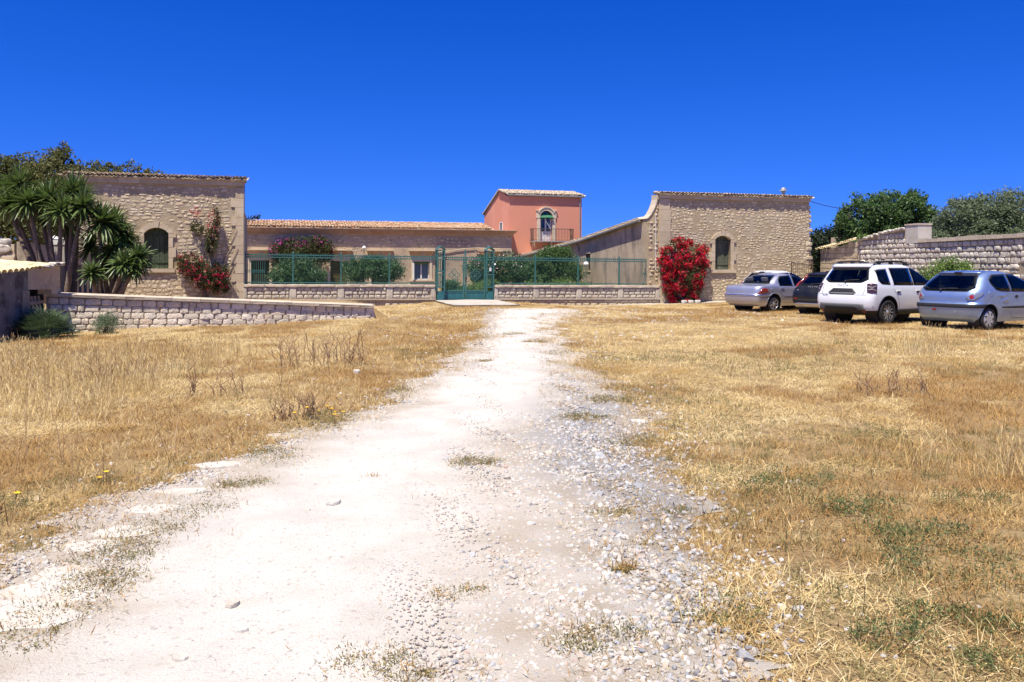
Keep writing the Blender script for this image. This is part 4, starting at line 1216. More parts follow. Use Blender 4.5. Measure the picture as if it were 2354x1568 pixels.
for r in range(2):
    x = -.2
    while x < 3.4:
        link("coping_tile", _tile_mesh[key], None, bw, (x, -.22 + r * .34, btop(max(0, x)) + .04 + r * .10 + R.uniform(-.02, .03)), (math.radians(14), R.uniform(-.05, .05), R.uniform(-.12, .12)), (1.0, 1.0, 1.1)); x += .185
bb_ = MB().box(0, .06, -.035, .03, -.3, 2.45); bb_.build("corner_post", "ashlar", bw)
oh = thing("outbuilding", "small pale masonry outbuilding corner above the tiled boundary wall", "house", (20.9, 52.0, 0), math.radians(10))
MB().box(0, 1.5, 0, 1.5, -.3, 3.45).build("outbuilding_wall", "ashlar", oh)
st = courses(0, 1.5, 2.2, 3.4, (.3, .36), (.4, .6), .015, .03); lay_stones(oh, st, 'flat', "ashlar", 30)
ig = thing("iron_gate", "small rusty iron gate standing before the right house corner", "gate", (*farm(27.9, -.35), -.2), ANG)
g_ = MB()
for x in (0, 1.3): g_.box(x - .025, x + .025, -.025, .025, 0, 2.06)
g_.build("gate_stile", "rust_iron", ig)
for i in range(1, 11):
    MB().bar((i * .118, 0, .2), (i * .118, 0, 1.98 - .2 * (i / 11)), .018).build("gate_bar", "rust_iron", ig)
for z in (.25, .9, 1.3, 1.62): MB().bar((0, 0, z), (1.3, 0, z), .022).build("gate_rail", "rust_iron", ig)
MB().bar((0, 0, 2.0), (1.3, 0, 1.8), .03).build("gate_rail", "rust_iron", ig)
c_ = MB(); a = Vector((*farm(29.2, .3), 5.25)); b = Vector((23.4, 50, 5.5))
c_.tube([a.lerp(b, t) + Vector((0, 0, -.5 * 4 * t * (1 - t))) for t in np.linspace(0, 1, 12)], .018, 5)
tag(c_.build("overhead_cable", "black_cable"), "thin black cable sagging from right house roof corner to the trees", "cable")
yl = thing("yard_lamp", "white round lamp on short post before the grey yard wall", "lamp", (*farm(19.2, 7.4), 0), ANG)
q = MB(); q.tube([(0, 0, -.1), (0, 0, 1.55)], .03, 8); q.build("lamp_post", "zinc", yl)
q = MB(); q.lathe([(.001, -.16), (.10, -.13), (.16, -.02), (.17, .04), (.10, .15), (.001, .17)], 14); q.build("lamp_globe", "white_glass", yl, smooth=True, loc=(0, 0, 1.70))
# ================================================================== YUCCAS, SHRUBS, TREES
def sword_leaves(mb_v, mb_f, c, ax, n, length, width, drop=.55, spread0=.15):
    """rosette of sword leaves around axis ax at point c"""
    c = np.array(c); ax = np.array(ax) / np.linalg.norm(ax)
    t1 = np.cross(ax, [.3, .8, .2]); t1 /= np.linalg.norm(t1); t2 = np.cross(ax, t1)
    for i in range(n):
        th = spread0 + (2.25 - spread0) * (i / n) ** .75 + rng.normal() * .08
        ph = i * 2.39996 + rng.normal() * .15
        d = ax * math.cos(th) + (t1 * math.cos(ph) + t2 * math.sin(ph)) * math.sin(th)
        L = length * rng.uniform(.75, 1.15); w = width * rng.uniform(.8, 1.15)
        side = np.cross(d, ax); side /= max(np.linalg.norm(side), 1e-6)
        up = np.cross(side, d)
        b = len(mb_v)
        for k, (t, ww) in enumerate(((.04, .8), (.35, 1.0), (.7, .75), (1.0, .03))):
            p = c + d * L * t + np.array([0, 0, -1]) * drop * L * .22 * t * t * (.3 + th)
            mb_v.append(p - side * w * ww * .5 + up * w * .18 * ww); mb_v.append(p - up * w * .05); mb_v.append(p + side * w * ww * .5 + up * w * .18 * ww)
        for k in range(3):
            q = b + k * 3
            mb_f.append((q, q + 1, q + 4, q + 3)); mb_f.append((q + 1, q + 2, q + 5, q + 4))
def yucca(label, base, stems, group=None):
    """stems: (bend, head, radius, leaves)"""
    o = thing("yucca", label, "plant", base, 0, group)
    B = Vector(base)
    for (hx, hy, hz), rad, n, off in stems:
        head = Vector((hx, hy, hz)) - B
        st = Vector((off[0], off[1], -.25))
        mid = st.lerp(head, .5) + Vector((R.uniform(-.15, .15), R.uniform(-.1, .1), -.12 * head.z))
        mid.x = st.x + (head.x - st.x) * .38
        pts = [st, st.lerp(mid, .5) + Vector((R.uniform(-.04, .04), 0, .05)), mid, mid.lerp(head, .5) + Vector((R.uniform(-.05, .05), 0, .03)), head]
        t = MB(); t.tube(pts, [.13, .095, .08, .07, .06], 8)
        tr = t.build("trunk", "bark_yucca", o, smooth=True)
        v, f = [], []
        ax = (head - mid); ax.z += .5
        sword_leaves(v, f, head, tuple(ax), int(n * 1.35), rad, .085)
        link("leaf_rosette", mesh_np("leaf_rosette", np.array(v), np.array(f)), "yucca_leaf", o)
        v, f = [], []
        for k in range(9):
            th = k * 2.4
            sword_leaves(v, f, head - (head - mid).normalized() * (.12 + .12 * R.random()), (math.cos(th) * .5, math.sin(th) * .5, -1), 1, rad * .6, .06, spread0=.4)
        link("dead_leaves", mesh_np("dead_leaves", np.array(v), np.array(f)), "yucca_dry", o)
    return o
def hp(zx, zy, Y):
    px, py = zx / 3.0323, zy / 3.0323 + 287.2
    return ((px - 1176.5) / F0 * Y, Y, 1.6 + (612 - py) / F0 * Y)
yucca("tall many stemmed yucca with dark green sword leaf heads left of the stone house", (-14.75, 27.0, gz(-14.75, 27)), [
    (hp(140, 420, 27.4), .82, 95, (-.25, .1)), (hp(200, 540, 26.6), .78, 85, (-.18, -.2)), (hp(60, 560, 27.0), .8, 80, (-.3, .0)),
    (hp(340, 520, 26.8), .8, 95, (-.05, -.15)), (hp(505, 470, 27.3), .82, 95, (.15, .1)), (hp(580, 570, 26.6), .75, 90, (.2, -.2)), (hp(430, 600, 26.4), .75, 85, (.05, -.25)),
    (hp(470, 700, 27.8), .7, 70, (.1, .3)), (hp(110, 470, 28.0), .75, 80, (-.2, .3)), (hp(280, 600, 27.6), .75, 80, (-.05, .2)), (hp(30, 480, 27.8), .8, 80, (-.3, .2)), (hp(560, 480, 27.9), .75, 80, (.2, .3))])
yucca("lower spreading yucca with several leaning stems close to the arched window", (-13.2, 27.0, gz(-13.2, 27)), [
    (hp(710, 680, 26.8), .85, 100, (-.2, -.1)), (hp(840, 760, 27.2), .72, 85, (.1, .1)), (hp(640, 850, 27.5), .65, 75, (-.2, .2)),
    (hp(640, 1030, 26.2), .52, 60, (-.1, -.3)), (hp(860, 970, 26.3), .58, 75, (.12, -.25)), (hp(960, 920, 26.6), .62, 80, (.25, -.1)), (hp(780, 870, 26.9), .65, 75, (.1, 0)),
    (hp(940, 1000, 26.4), .5, 60, (.25, -.2)), (hp(740, 980, 26.9), .55, 65, (.0, .1)), (hp(800, 680, 27.6), .7, 80, (.1, .3)), (hp(900, 830, 27.3), .6, 70, (.2, .2))])
def fan_palm(label, x, y, r, n=26):
    o = thing("dwarf_palm", label, "plant", (x, y, gz(x, y) - .02), 0)
    v, f = [], []
    for i in range(n):
        th = .15 + 1.35 * (i / n) ** .7; ph = i * 2.4
        d = np.array([math.sin(th) * math.cos(ph), math.sin(th) * math.sin(ph), math.cos(th)])
        c = d * r * rng.uniform(.5, .75)
        a, b = len(v), 0
        t1 = np.cross(d, [0, 0, 1.0]); t1 /= np.linalg.norm(t1)
        for k in range(13):
            w = (k - 6) * .26
            dd = d * math.cos(w) + t1 * math.sin(w)
            L = r * .5 * rng.uniform(.8, 1.1); s_ = np.cross(dd, np.cross(d, t1)); s_ /= np.linalg.norm(s_)
            q = len(v)
            v += [c, c + dd * L * .5 + s_ * .018, c + dd * L + np.array([0, 0, -.05]), c + dd * L * .5 - s_ * .018]; f.append((q, q + 1, q + 2, q + 3))
        q = len(v); s_ = t1 * .012
        v += [-s_, s_, c + s_, c - s_]; f.append((q, q + 1, q + 2, q + 3))
    link("fan_leaves", mesh_np("fan_leaves", np.array(v), np.array(f)), "palm_leaf", o)
    return o
fan_palm("bushy green dwarf fan palm before the picket opening", -11.45, 20.2, .82, 60)
def shrub(name, label, cat, x, y, blobs, n, size, m, z=None, clump=.22, k=26, flowers=None, stems=4, group=None, bark="bark", aspect=.45, up=.35, shell=.75):
    z0 = gz(x, y) if z is None else z
    o = thing(name, label, cat, (x, y, z0), 0, group)
    if stems:
        t = MB(); zt = max(b[2] for b in blobs)
        for i in range(stems):
            b = blobs[i % len(blobs)]
            tip = (b[0] + R.uniform(-.4, .4) * b[3], b[1] + R.uniform(-.4, .4) * b[4], b[2] + R.uniform(-.2, .5) * b[5])
            limbs(t, (R.uniform(-.08, .08), R.uniform(-.08, .08), -.1), [tip], .035, .01)
        t.build("stems", bark, o)
    foliage("foliage", blobs, n, size, m, o, clump, k, aspect, up, shell, zmin=-.02)
    if flowers:
        fm, fn, fs, fb = flowers
        foliage("flowers", fb or blobs, fn, fs, fm, o, clump * .8, k, .8, .2, 1.0)["kind"] = "stuff"
    return o
shrub("small_bush", "small round grey green bush at the foot of the low stone wall", "bush", -10.3, 20.9, [(0, 0, .22, .36, .3, .26), (.12, 0, .3, .22, .2, .2)], 2600, .07, "leaf_olive", aspect=.2, up=.8)
# bougainvillea on the left house
bx, by = farm(-1.55, -.28)
def loc_f(s, v): 
    a = farm(s, v); return a[0] - bx, a[1] - by
def bl(s, v, z, rs, rv, rz): 
    q = loc_f(s, v); return (q[0], q[1], z, rs, rv, rz)
o = shrub("bougainvillea", "sparse dark bougainvillea with red bracts climbing the left stone house", "climber", bx, by,
      [bl(-2.2, -.3, 1.5, .55, .28, .5), bl(-1.6, -.3, 1.0, .7, .3, .6), bl(-1.3, -.25, 2.4, .3, .2, .8), bl(-1.15, -.25, 3.4, .2, .15, .6), bl(-.95, -.3, .9, .5, .28, .7), bl(-1.9, -.2, 3.0, .3, .12, .35)],
      7500, .09, "leaf_boug", z=.2, stems=7, flowers=("bract_deep", 1000, .075, [bl(-2.2, -.36, 1.55, .6, .3, .5), bl(-1.6, -.38, 1.0, .75, .3, .6), bl(-1.25, -.3, 3.3, .26, .18, .7), bl(-1.95, -.2, 3.75, .3, .12, .2), bl(-.9, -.36, .8, .4, .25, .6)]), k=34, clump=.16)
t = MB()
for a, b, c_ in (((-1.2, .2), (-.75, 1.9), (-.25, 3.0)), ((-1.1, .3), (-.5, 1.5), (-.2, 2.2)), ((-1.3, .3), (-.6, 1.0), (-.3, 1.6))):
    t.tube([(*loc_f(q[0], -.06), q[1]) for q in (a, b, c_)], [.02, .015, .008], 5)
t.build("twigs", "bark", o)
# big red bougainvillea on the right house
bx, by = farm(21.45, -.5)
blobs = [bl(20.95, -.4, 2.3, .75, .5, .8), bl(21.8, -.35, 2.35, .8, .45, .75), bl(21.3, -.5, 1.3, .95, .6, .9), bl(22.3, -.3, 1.75, .5, .35, .8), bl(21.4, -.45, .4, .8, .5, .6), bl(20.6, -.4, 1.6, .4, .35, .5), bl(22.0, -.35, .9, .55, .4, .7), bl(22.6, -.25, 2.75, .35, .22, .3), bl(20.35, -.3, 2.2, .28, .25, .25), bl(22.75, -.25, 2.0, .25, .2, .3), bl(21.3, -.35, 3.15, .5, .25, .22), bl(20.55, -.4, .75, .2, .25, .4)]
shrub("bougainvillea", "big dense bougainvillea covered in bright red bracts at the right stone house corner", "climber", bx, by, blobs, 8500, .095, "leaf_boug", z=-.28, stems=8,
      flowers=("bract_red", 11500, .09, None), k=40, clump=.14, shell=1.0)
for i, (ds, lab) in enumerate(((-.25, "pale kerb stone under the red bougainvillea, left one"), (.12, "pale kerb stone under the red bougainvillea, middle one"), (.5, "pale kerb stone under the red bougainvillea, right one"))):
    x, y = farm(21.4 + ds, -1.0)
    tag(link("kerb_stone", stone_mesh('block', i, "limestone"), None, None, (x, y, gz(x, y) + .10), (0, 0, ANG), (.28, .16, .2)), lab, "stone", "kerb stones under the red bougainvillea")
# magenta bougainvillea in the yard
bx, by = farm(3.3, 20.0)
shrub("bougainvillea", "round bougainvillea with magenta tips against the low farmhouse behind the fence", "climber", bx, by,
      [bl(3.0, 20, 2.5, 1.7, .6, .95), bl(4.3, 20, 2.6, 1.1, .6, .9), bl(2.0, 20, 2.2, .9, .5, .7), bl(4.6, 20.1, 3.2, .35, .3, .5)], 13000, .16, "leaf_boug", z=0, stems=6,
      flowers=("bract_magenta", 330, .12, [bl(4.55, 19.8, 3.1, .5, .4, .65), bl(2.6, 19.8, 3.1, 1.2, .4, .4), bl(5.2, 19.9, 2.7, .4, .3, .5), bl(1.5, 19.9, 2.6, .5, .3, .4)]), k=40)
# oleanders behind the fence
def yardshrub(label, s, v, blobs, n, size, m="leaf_oleander", flowers=None, name="oleander", cat="shrub", stems=6, **kw):
    x, y = farm(s, v)
    return shrub(name, label, cat, x, y, blobs, n, size, m, flowers=flowers, stems=stems, aspect=.26, up=.9, **kw)
yardshrub("dark green oleander behind the fence nearest the tall stone house", 2.6, 6, [(-.8, 0, 1.15, .62, .7, .75), (.1, .1, 1.3, .75, .7, .8), (.85, 0, 1.05, .5, .6, .6)], 11000, .16, k=40)
yardshrub("rounded green oleander behind the fence between the second and fourth post", 6.6, 7, [(-.95, 0, 1.4, .66, .8, .62), (.1, 0, 1.5, .8, .9, .65), (1.0, .2, 1.35, .62, .7, .58)], 12000, .16, k=40)
yardshrub("low green shrub behind the left gate leaf", 10.35, 4, [(0, 0, .42, .75, .6, .42), (.4, 0, .35, .5, .5, .35)], 5000, .15, name="low_shrub")
yardshrub("light green low shrub behind the right gate leaf", 11.9, 4, [(0, 0, .45, .8, .6, .42), (.5, .1, .6, .5, .5, .4)], 5000, .15, m="leaf_light", name="low_shrub")
yardshrub("oleander with pale pink flowers right of the gate behind the fence", 14.2, 8, [(-1.2, 0, 1.4, .9, .8, .85), (.2, 0, 1.35, 1.2, .9, .85), (1.3, 0, 1.1, .9, .8, .75)], 17000, .19, k=40, flowers=("petal_pink", 200, .08, [(-1.2, -.3, 1.6, .9, .8, .8), (.2, -.3, 1.6, 1.2, .8, .7)]))
yardshrub("tall mid green shrub rising above the fence before the grey yard wall", 17.5, 8, [(-.5, 0, 1.7, .9, 1.0, .85), (.15, 0, 2.25, .85, .9, .55), (.75, 0, 1.4, .85, .9, .8), (-.8, 0, 1.0, .8, .9, .7)], 18000, .17, m="leaf_carob", name="garden_shrub", k=40)
yardshrub("bright green feathery ground shrub behind the right part of the fence", 16.6, 4.5, [(-1.3, 0, .55, 1.0, .6, .35), (0, 0, .65, 1.1, .6, .42), (1.1, 0, .5, .9, .6, .35)], 7000, .13, m="leaf_light", name="low_shrub", stems=3)
# trees
def tree(label, x, y, blobs, n, size, m, trunk_r, fork, zb=None, k=30, clump=.2, shell=.8, aspect=.5, sprays=()):
    z0 = gz(x, y) - .1 if zb is None else zb
    o = thing("tree", label, "tree", (x, y, z0), 0)
    t = MB(); t.tube(branch_path((0, 0, -.2), fork, .05), [trunk_r * (1 - .07 * i) for i in range(6)], 9)
    tips = []
    for b in blobs:
        tips += [(b[0] + R.uniform(-.6, .6) * b[3], b[1] + R.uniform(-.5, .5) * b[4], b[2] + R.uniform(-.3, .8) * b[5]) for _ in range(3)]
    limbs(t, fork, tips, trunk_r * .5, .02)
    for a, b in sprays:
        limbs(t, a, [b], .03, .008)
    t.build("trunk", "bark", o)
    foliage("crown", blobs, n, size, m, o, clump, k, aspect, .3, shell)
    return o
lt = tree("broad thin crowned tree with olive brown leaves behind the tall stone house", -27.0, 50, [(-3.2, 0, 5.8, 2.5, 1.6, 2.1), (-5.6, 0, 5.4, 2.2, 1.6, 2.4), (-3.0, 0, 7.4, 1.3, 1.0, 1.0), (-.9, 0, 6.6, 1.9, 1.6, 1.7), (.9, 0, 6.4, 1.9, 1.5, 1.5), (-2.0, 0, 4.0, 3.0, 1.8, 1.6), (1.5, .5, 4.2, 2.4, 1.5, 1.8), (3.0, 0, 6.5, 1.2, .8, .9), (4.9, 0, 6.7, .9, .6, .8), (-.3, 0, 8.2, .7, .6, .7), (-4.6, 0, 6.4, 1.2, .8, .9)],
     62000, .21, "leaf_autumn", .28, (0, 0, 2.4), k=40, clump=.2)
P = blob_points([(2.0, 0, 7.4, 1.6, .6, .5), (4.2, 0, 7.5, 1.1, .5, .5), (5.9, 0, 6.8, .9, .4, .5), (-.2, 0, 8.9, .45, .3, .45), (7.0, 0, 6.4, .5, .3, .3)], 1500, .12, 16)
v_, f_ = leaf_arrays(P, .19, .4); link("outer_sprays", mesh_np("outer_sprays", v_, f_), "leaf_autumn", lt)
t = MB()
for a, b in (((.9, 0, 6.2), (2.6, 0, 7.9)), ((1, 0, 6), (4.6, 0, 7.9)), ((2, 0, 6), (6.4, 0, 7.1)), ((0, 0, 7), (-.2, 0, 9.3)), ((3, 0, 6), (7.3, 0, 6.5)), ((.5, 0, 7), (.9, 0, 8.3))):
    limbs(t, a, [b], .035, .01)
t.build("twigs", "bark", lt)
tree("dense glossy green tree behind the boundary wall pier", 22.9, 50, [(-1.9, 0, 4.7, 1.3, 1.2, 1.3), (-.2, 0, 5.2, 1.3, 1.3, 1.2), (1.3, 0, 5.3, 1.0, 1.0, 1.0), (2.3, 0, 4.3, .9, 1.0, 1.1), (0, 0, 3.6, 2.4, 1.4, 1.3), (-2.4, 0, 3.5, .7, .8, .9)],
     34000, .19, "leaf_carob", .2, (0, 0, 2.0), k=60, clump=.15, shell=.95)
tree("pale grey green olive tree at the right edge behind the boundary wall", 26.2, 45, [(-1.8, 0, 4.3, 1.3, 1.1, 1.1), (-.2, 0, 4.6, 1.3, 1.2, 1.2), (1.5, 0, 4.9, 1.2, 1.1, 1.1), (0, -.3, 3.4, 2.6, 1.2, 1.1), (2.8, 0, 4.4, 1.3, 1, 1.2), (-2.2, 0, 3.3, 1, .9, 1)],
     46000, .18, "leaf_olive", .2, (0, 0, 1.9), k=64, clump=.17, shell=.95, aspect=.3)
tree("dark green tree in the gap between the right stone house and the boundary wall", 22.6, 57, [(-.6, 0, 2.9, 1.6, 1.2, 1.3), (1.4, 0, 2.8, 1.5, 1.2, 1.3), (.2, 0, 1.5, 2.2, 1.2, 1.5), (0, 0, 3.7, .9, .9, .7)],
     30000, .25, "leaf_dark", .2, (0, 0, 1.0), k=50, clump=.24)
tree("second olive tree half outside the frame behind the boundary wall", 29.0, 43, [(-.5, 0, 4.4, 1.5, 1.1, 1.2), (1.2, 0, 4.2, 1.4, 1.1, 1.2), (0, 0, 3.2, 2.2, 1.2, 1.2)], 22000, .18, "leaf_olive", .2, (0, 0, 1.8), k=36, clump=.18, shell=.95, aspect=.3)
shrub("bush", "green bush growing against the boundary wall behind the white car bonnet", "bush", 17.85, 34.0, [(0, 0, 1.2, .95, .6, .75), (-.5, 0, .7, .8, .6, .6), (.5, 0, 1.5, .6, .5, .5), (.6, 0, .8, .7, .6, .7)], 9500, .11, "leaf_light", k=34, stems=6, clump=.2, z=gz(17.8, 34))
shrub("hanging_weed", "tuft of green weeds hanging over the tiled part of the boundary wall", "plant", 18.1, 42.2, [(0, 0, 0, .5, .35, .22), (-.2, -.1, -.15, .3, .25, .25)], 1200, .12, "leaf_light", z=3.0, stems=0)
sx, sy = farm(1.3, 12)
o = thing("sapling_branch", "single leafy branch sticking out beside the tall stone house roof corner", "branch", (*farm(-.5, 9), 4.0), 0)
t = MB(); limbs(t, (0, 0, -.3), [(1.25, 0, .55)], .025, .006, .03); t.build("stem", "bark", o)
P = np.array([(.25 + .95 * q, rng.normal() * .05, .28 * q + .03 + rng.normal() * .05) for q in rng.uniform(0, 1, 130)])
v_, f_ = leaf_arrays(P, .15, .35); link("leaves", mesh_np("leaves", v_, f_), "leaf_dark", o)

# ================================================================== STONES AND WEEDS ON THE TRACK
def flat_stone(px, py, w, d, h, label, group, name="flat_stone", m="limestone", rz=None):
    x, y = gp(px, py)
    r = random.Random(int(px * 7 + py)); n = 13
    pts = []
    for k in range(n):
        a = 2 * math.pi * k / n; q = .5 * (.78 + .3 * r.random())
        pts.append((math.cos(a) * q * w, math.sin(a) * q * d))
    v, f = [], []
    for sc, z in ((1.04, -.05), (1.0, h * .6), (.9, h)):
        v += [(p[0] * sc, p[1] * sc, z + (.006 * r.random() if z > 0 else 0)) for p in pts]
    v.append((0, 0, h * 1.04))
    for rr in (0, 1):
        f += [(rr * n + k, rr * n + (k + 1) % n, (rr + 1) * n + (k + 1) % n, (rr + 1) * n + k) for k in range(n)]
    f += [(2 * n + k, 2 * n + (k + 1) % n, 3 * n) for k in range(n)]
    b = MB(); b.v, b.f = v, f
    o = b.build(name, m, None, loc=(x, y, gz(x, y) + .008)); o.rotation_euler = (0, 0, rz if rz is not None else r.uniform(0, 3))
    return tag(o, label, "stone", group)
FS = [(30, 1432, .62, .34, "nearest pale flat stone sunk at the left edge of the track"), (95, 1374, .56, .38, "large pale flat stone second from the left edge of the track"), (148, 1324, .36, .28, "pale flat stone third up the line beside grey weeds"),
      (212, 1258, .34, .2, "small pale flat stone fourth up the line"), (285, 1226, .40, .24, "smooth pale flat stone in the middle of the line"), (352, 1178, .42, .2, "flat pale stone with a brown crack line"),
      (418, 1140, .40, .17, "flat pale stone where brown straw meets the weeds"), (505, 1076, .44, .2, "farthest pale flat stone of the line along the track")]
for px, py, w, d, lab in FS:
    flat_stone(px, py, w * .95, d * .95, .022, lab, "flat stones along the left of the track", rz=.15)
LS = [(536, 1397, .09, .07, .045, "loose white stone with a shaded front in the wheel track"), (414, 1525, .10, .06, .045, "loose pale stone near the bottom of the track"), (447, 1530, .05, .05, .03, "small pale stone touching a larger loose stone"),
      (767, 1168, .12, .09, .05, "pale slab like stone alone in the middle of the track"), (553, 1520 - 60, .07, .05, .035, "small loose stone below the white wheel track stone"), (1468, 971, .2, .15, .05, "flat pale stone on the grey gravel at the right verge"), (820, 856, .14, .1, .06, "white stone lying in brown grass left of the track"),
      (705, 1185, .05, .05, .03, "small brown stone on the white track centre")]
for px, py, w, d, h, lab in LS:
    flat_stone(px, py, w, d, h * .6, lab, "loose stones on the track", name="loose_stone")
for px, py, w, d, lab in ((1300, 1322, .13, .06, "dark grey slate chip on pale gravel"), (1550, 1336, .12, .06, "dark slate chip near the right grass edge"), (1026, 1060, .10, .07, "bluish grey flat chip on the track")):
    flat_stone(px, py, w, d, .012, lab, "dark chips on the track", name="slate_chip", m="pebble_grey")
def weed(px, py, r, m, label, group, n=260, h=.5, flowers=0, leaf=.05, name="weed_tuft", flat=.8):
    n = int(n * (1.1 if m == 'weed_bright' else 1.7)); leaf = max(.015, leaf * R.uniform(.36, .55))
    x, y = gp(px, py)
    o = thing(name, label, "weed", (x, y, gz(x, y)), 0, group)
    b = [(0, 0, r * h * .45, r, r * flat, r * h * .5), (r * .6, r * .15, r * h * .3, r * .5, r * .35, r * h * .35), (-r * .6, -r * .1, r * h * .3, r * .5, r * .4, r * h * .35)]
    P = blob_points(b, n, .30, 13); P[:, 2] = np.abs(P[:, 2])
    v_, f_ = leaf_arrays(P, leaf, .34, .5); link("leaves", mesh_np("leaves", v_, f_), m, o)
    P = blob_points([(0, 0, .01, r * 1.1, r * flat, .03)], n // 4, .5, 12); P[:, 2] = np.abs(P[:, 2])
    v_, f_ = leaf_arrays(P, leaf * 2.6, .10, .7); link("dry_leaves", mesh_np("dry_leaves", v_, f_), "straw_brown", o)
    if flowers:
        P = np.array([(rng.normal() * r * .5, rng.normal() * r * .3, r * h * rng.uniform(.5, 1.15)) for _ in range(flowers)])
        V_, F_ = [], []
        for p in P:
            for k in range(7):
                a = k * .9; q = len(V_)
                d = np.array([math.cos(a), math.sin(a), .25]); s_ = np.array([-math.sin(a), math.cos(a), 0])
                V_ += [p, p + d * .014 + s_ * .007, p + d * .025, p + d * .014 - s_ * .007]; F_.append((q, q + 1, q + 2, q + 3))
        link("flower_heads", mesh_np("flower_heads", np.array(V_), np.array(F_)), "petal_yellow", o)
        for p in P:
            t = MB(); t.tube([(p[0] * .6, p[1] * .6, 0), tuple(p)], .003, 4); t.build("stalk", "weed_green", o)
    return o
GW = "dull green weed tufts along the left of the gravel track"
ORD = "nearest second third fourth fifth sixth seventh eighth ninth tenth eleventh twelfth thirteenth fourteenth fifteenth sixteenth seventeenth eighteenth".split()
for k_, (px, py, r) in enumerate(sorted(((255, 1290, .24), (330, 1235, .24), (395, 1195, .2), (450, 1170, .28), (230, 1340, .22), (560, 1115, .2), (622, 1062, .3), (545, 1120, .16), (640, 1040, .2), (215, 1365, .18), (140, 1410, .2), (60, 1465, .16), (270, 1330, .18), (20, 1500, .16), (520, 1125, .12), (860, 905 + 195, .07), (360, 1225, .2), (300, 1262, .22)), key=lambda q: -q[1])):
    weed(px, py, r, "weed_green", "low dull green weed tuft, %s from the camera in the line left of the track" % ORD[k_].replace("nearest", "first"), GW, n=int(310 * r / .2), h=.3, leaf=.032)
for px, py, r, lab in ((1095, 1072, .2, "tuft of mixed straw and green in the middle of the white track"), (1340, 967, .24, "green weed tuft on the grey gravel at right"), (1405, 927, .28, "flat olive weed tuft at the gravel and straw border"), (1460, 1020, .26, "brownish green weed on the right gravel verge"), (1060, 1375, .13, "weed with reddish stems on coarse gravel"),
                        (855, 1530, .17, "yellowish moss like weed at the bottom of the track"), (1400, 1180, .15, "straw coloured tuft on coarse gravel"), (1395, 1478, .22, "grey green grass tuft at the lower right of the gravel"), (940, 1556, .1, "dark green weed at the bottom edge of the track"), (1180, 770, .3, "weed patch in the middle of the far track"),
                        (1230, 790, .26, "second weed patch in the middle of the far track"), (1117, 833, .12, "tiny dark weed in the far left wheel track")):
    weed(px, py, r, "weed_green", lab, "weed tufts in the gravel", n=int(560 * r / .2), h=.32, leaf=.035)
for px, py, r, lab in ((1660, 1425, .22, "bright green leafy weed mat at the right border of the gravel"), (1478, 1244, .07, "small bright green weed in coarse gravel"), (2030, 1010, .3, "green thistle like plant standing in the straw at right"), (2290, 1450, .14, "bright green weed at the lower right corner"), (2160, 1420, .17, "blue green weed near the lower right corner"),
                        (1800, 1130, .34, "flat green weed patch in right straw"), (2170, 1310, .36, "dark green spreading weed under long dry grass"), (2240, 1170, .3, "green weed patch by the right frame edge"), (2060, 1480, .2, "green weed in brown straw at the bottom right"), (1960, 1180, .26, "grassy green tuft in the right straw"), (2300, 1560 - 30, .2, "green creeping weed at the bottom right corner"), (2100, 1230, .3, "green weed among bleached grass at right"), (1560, 1172, .1, "green weed at the edge of right gravel")):
    weed(px, py, r, "weed_bright", lab, "green weeds in the dry grass", n=int(620 * r / .2), h=.4, leaf=.04)
for px, py, r, n_, lab in ((8, 1170, .16, 5, "weed with yellow flowers at the left frame edge"), (715, 985, .25, 3, "weed with yellow flowers beside brown straw at the track edge"), (770, 975, .25, 3, "second yellow flowered weed at the track edge"), (960, 822, .34, 4, "yellow flowered green weed at the far left track edge"), (245, 1110, .12, 2, "small yellow flower in left straw"), (410, 848, .22, 2, "green sprig with yellow flower in the left field"), (1430, 1315, .05, 1, "single yellow flower in coarse gravel"), (735, 905 + 50, .12, 2, "yellow daisy between dry stalks")):
    weed(px, py, r, "weed_green", lab, "yellow flowered weeds", n=240, h=.7, flowers=n_, leaf=.045, name="flower_weed")
for k_, (px, py, r) in enumerate(sorted(((905, 812, .3), (938, 826, .3), (1005, 818, .3), (1030, 806, .3), (1020, 808, .2), (912, 902, .2), (1285, 815, .3)), key=lambda q: -q[1])):
    weed(px, py, r, "weed_green", "small dark weed tuft at the far track edge, %s from the camera" % ORD[k_].replace("nearest", "first"), "dark weed tufts at the far track edge", n=260, h=.35, leaf=.05)
def dry_shrub(px, py, h, w, n, label):
    x, y = gp(px, py, gz(*gp(px, py)))
    o = thing("dry_shrub", label, "shrub", (x, y, gz(x, y)), 0, "leafless dry shrubs in the straw")
    t = MB()
    for i in range(n):
        a = R.uniform(0, 6.28); e = R.uniform(.3, 1)
        rt = Vector((R.uniform(-.85, .85) * w, R.uniform(-.5, .5) * w, 0))
        tip = rt + Vector((math.cos(a) * .35 * h * R.random(), math.sin(a) * .3 * h * R.random(), h * e))
        p = branch_path(rt, tip, .07, 4)
        t.tube(p, [.006, .0055, .005, .004, .0025], 4, cap=False)
        for q in range(3):
            b = p[1 + q]; e_ = b + Vector((R.uniform(-.16, .16), R.uniform(-.12, .12), R.uniform(.06, .2))) * (h / .5)
            t.tube([b, e_], [.005, .0025], 4, cap=False)
    t.build("twigs", "dead_stalk", o)["kind"] = "stuff"
dry_shrub(742, 838, .62, .85, 46, "wide brown leafless shrub in the straw left of the track")
dry_shrub(690, 962, .30, .30, 30, "small reddish dry shrub at the left verge of the track")
dry_shrub(205, 890, .5, .2, 8, "tall forked dead stalks in the left field")
dry_shrub(310, 880, .5, .45, 12, "group of dead brown stalks in the middle of the left field")
dry_shrub(500, 910, .45, .4, 12, "dead brown stalks before the wide leafless shrub")
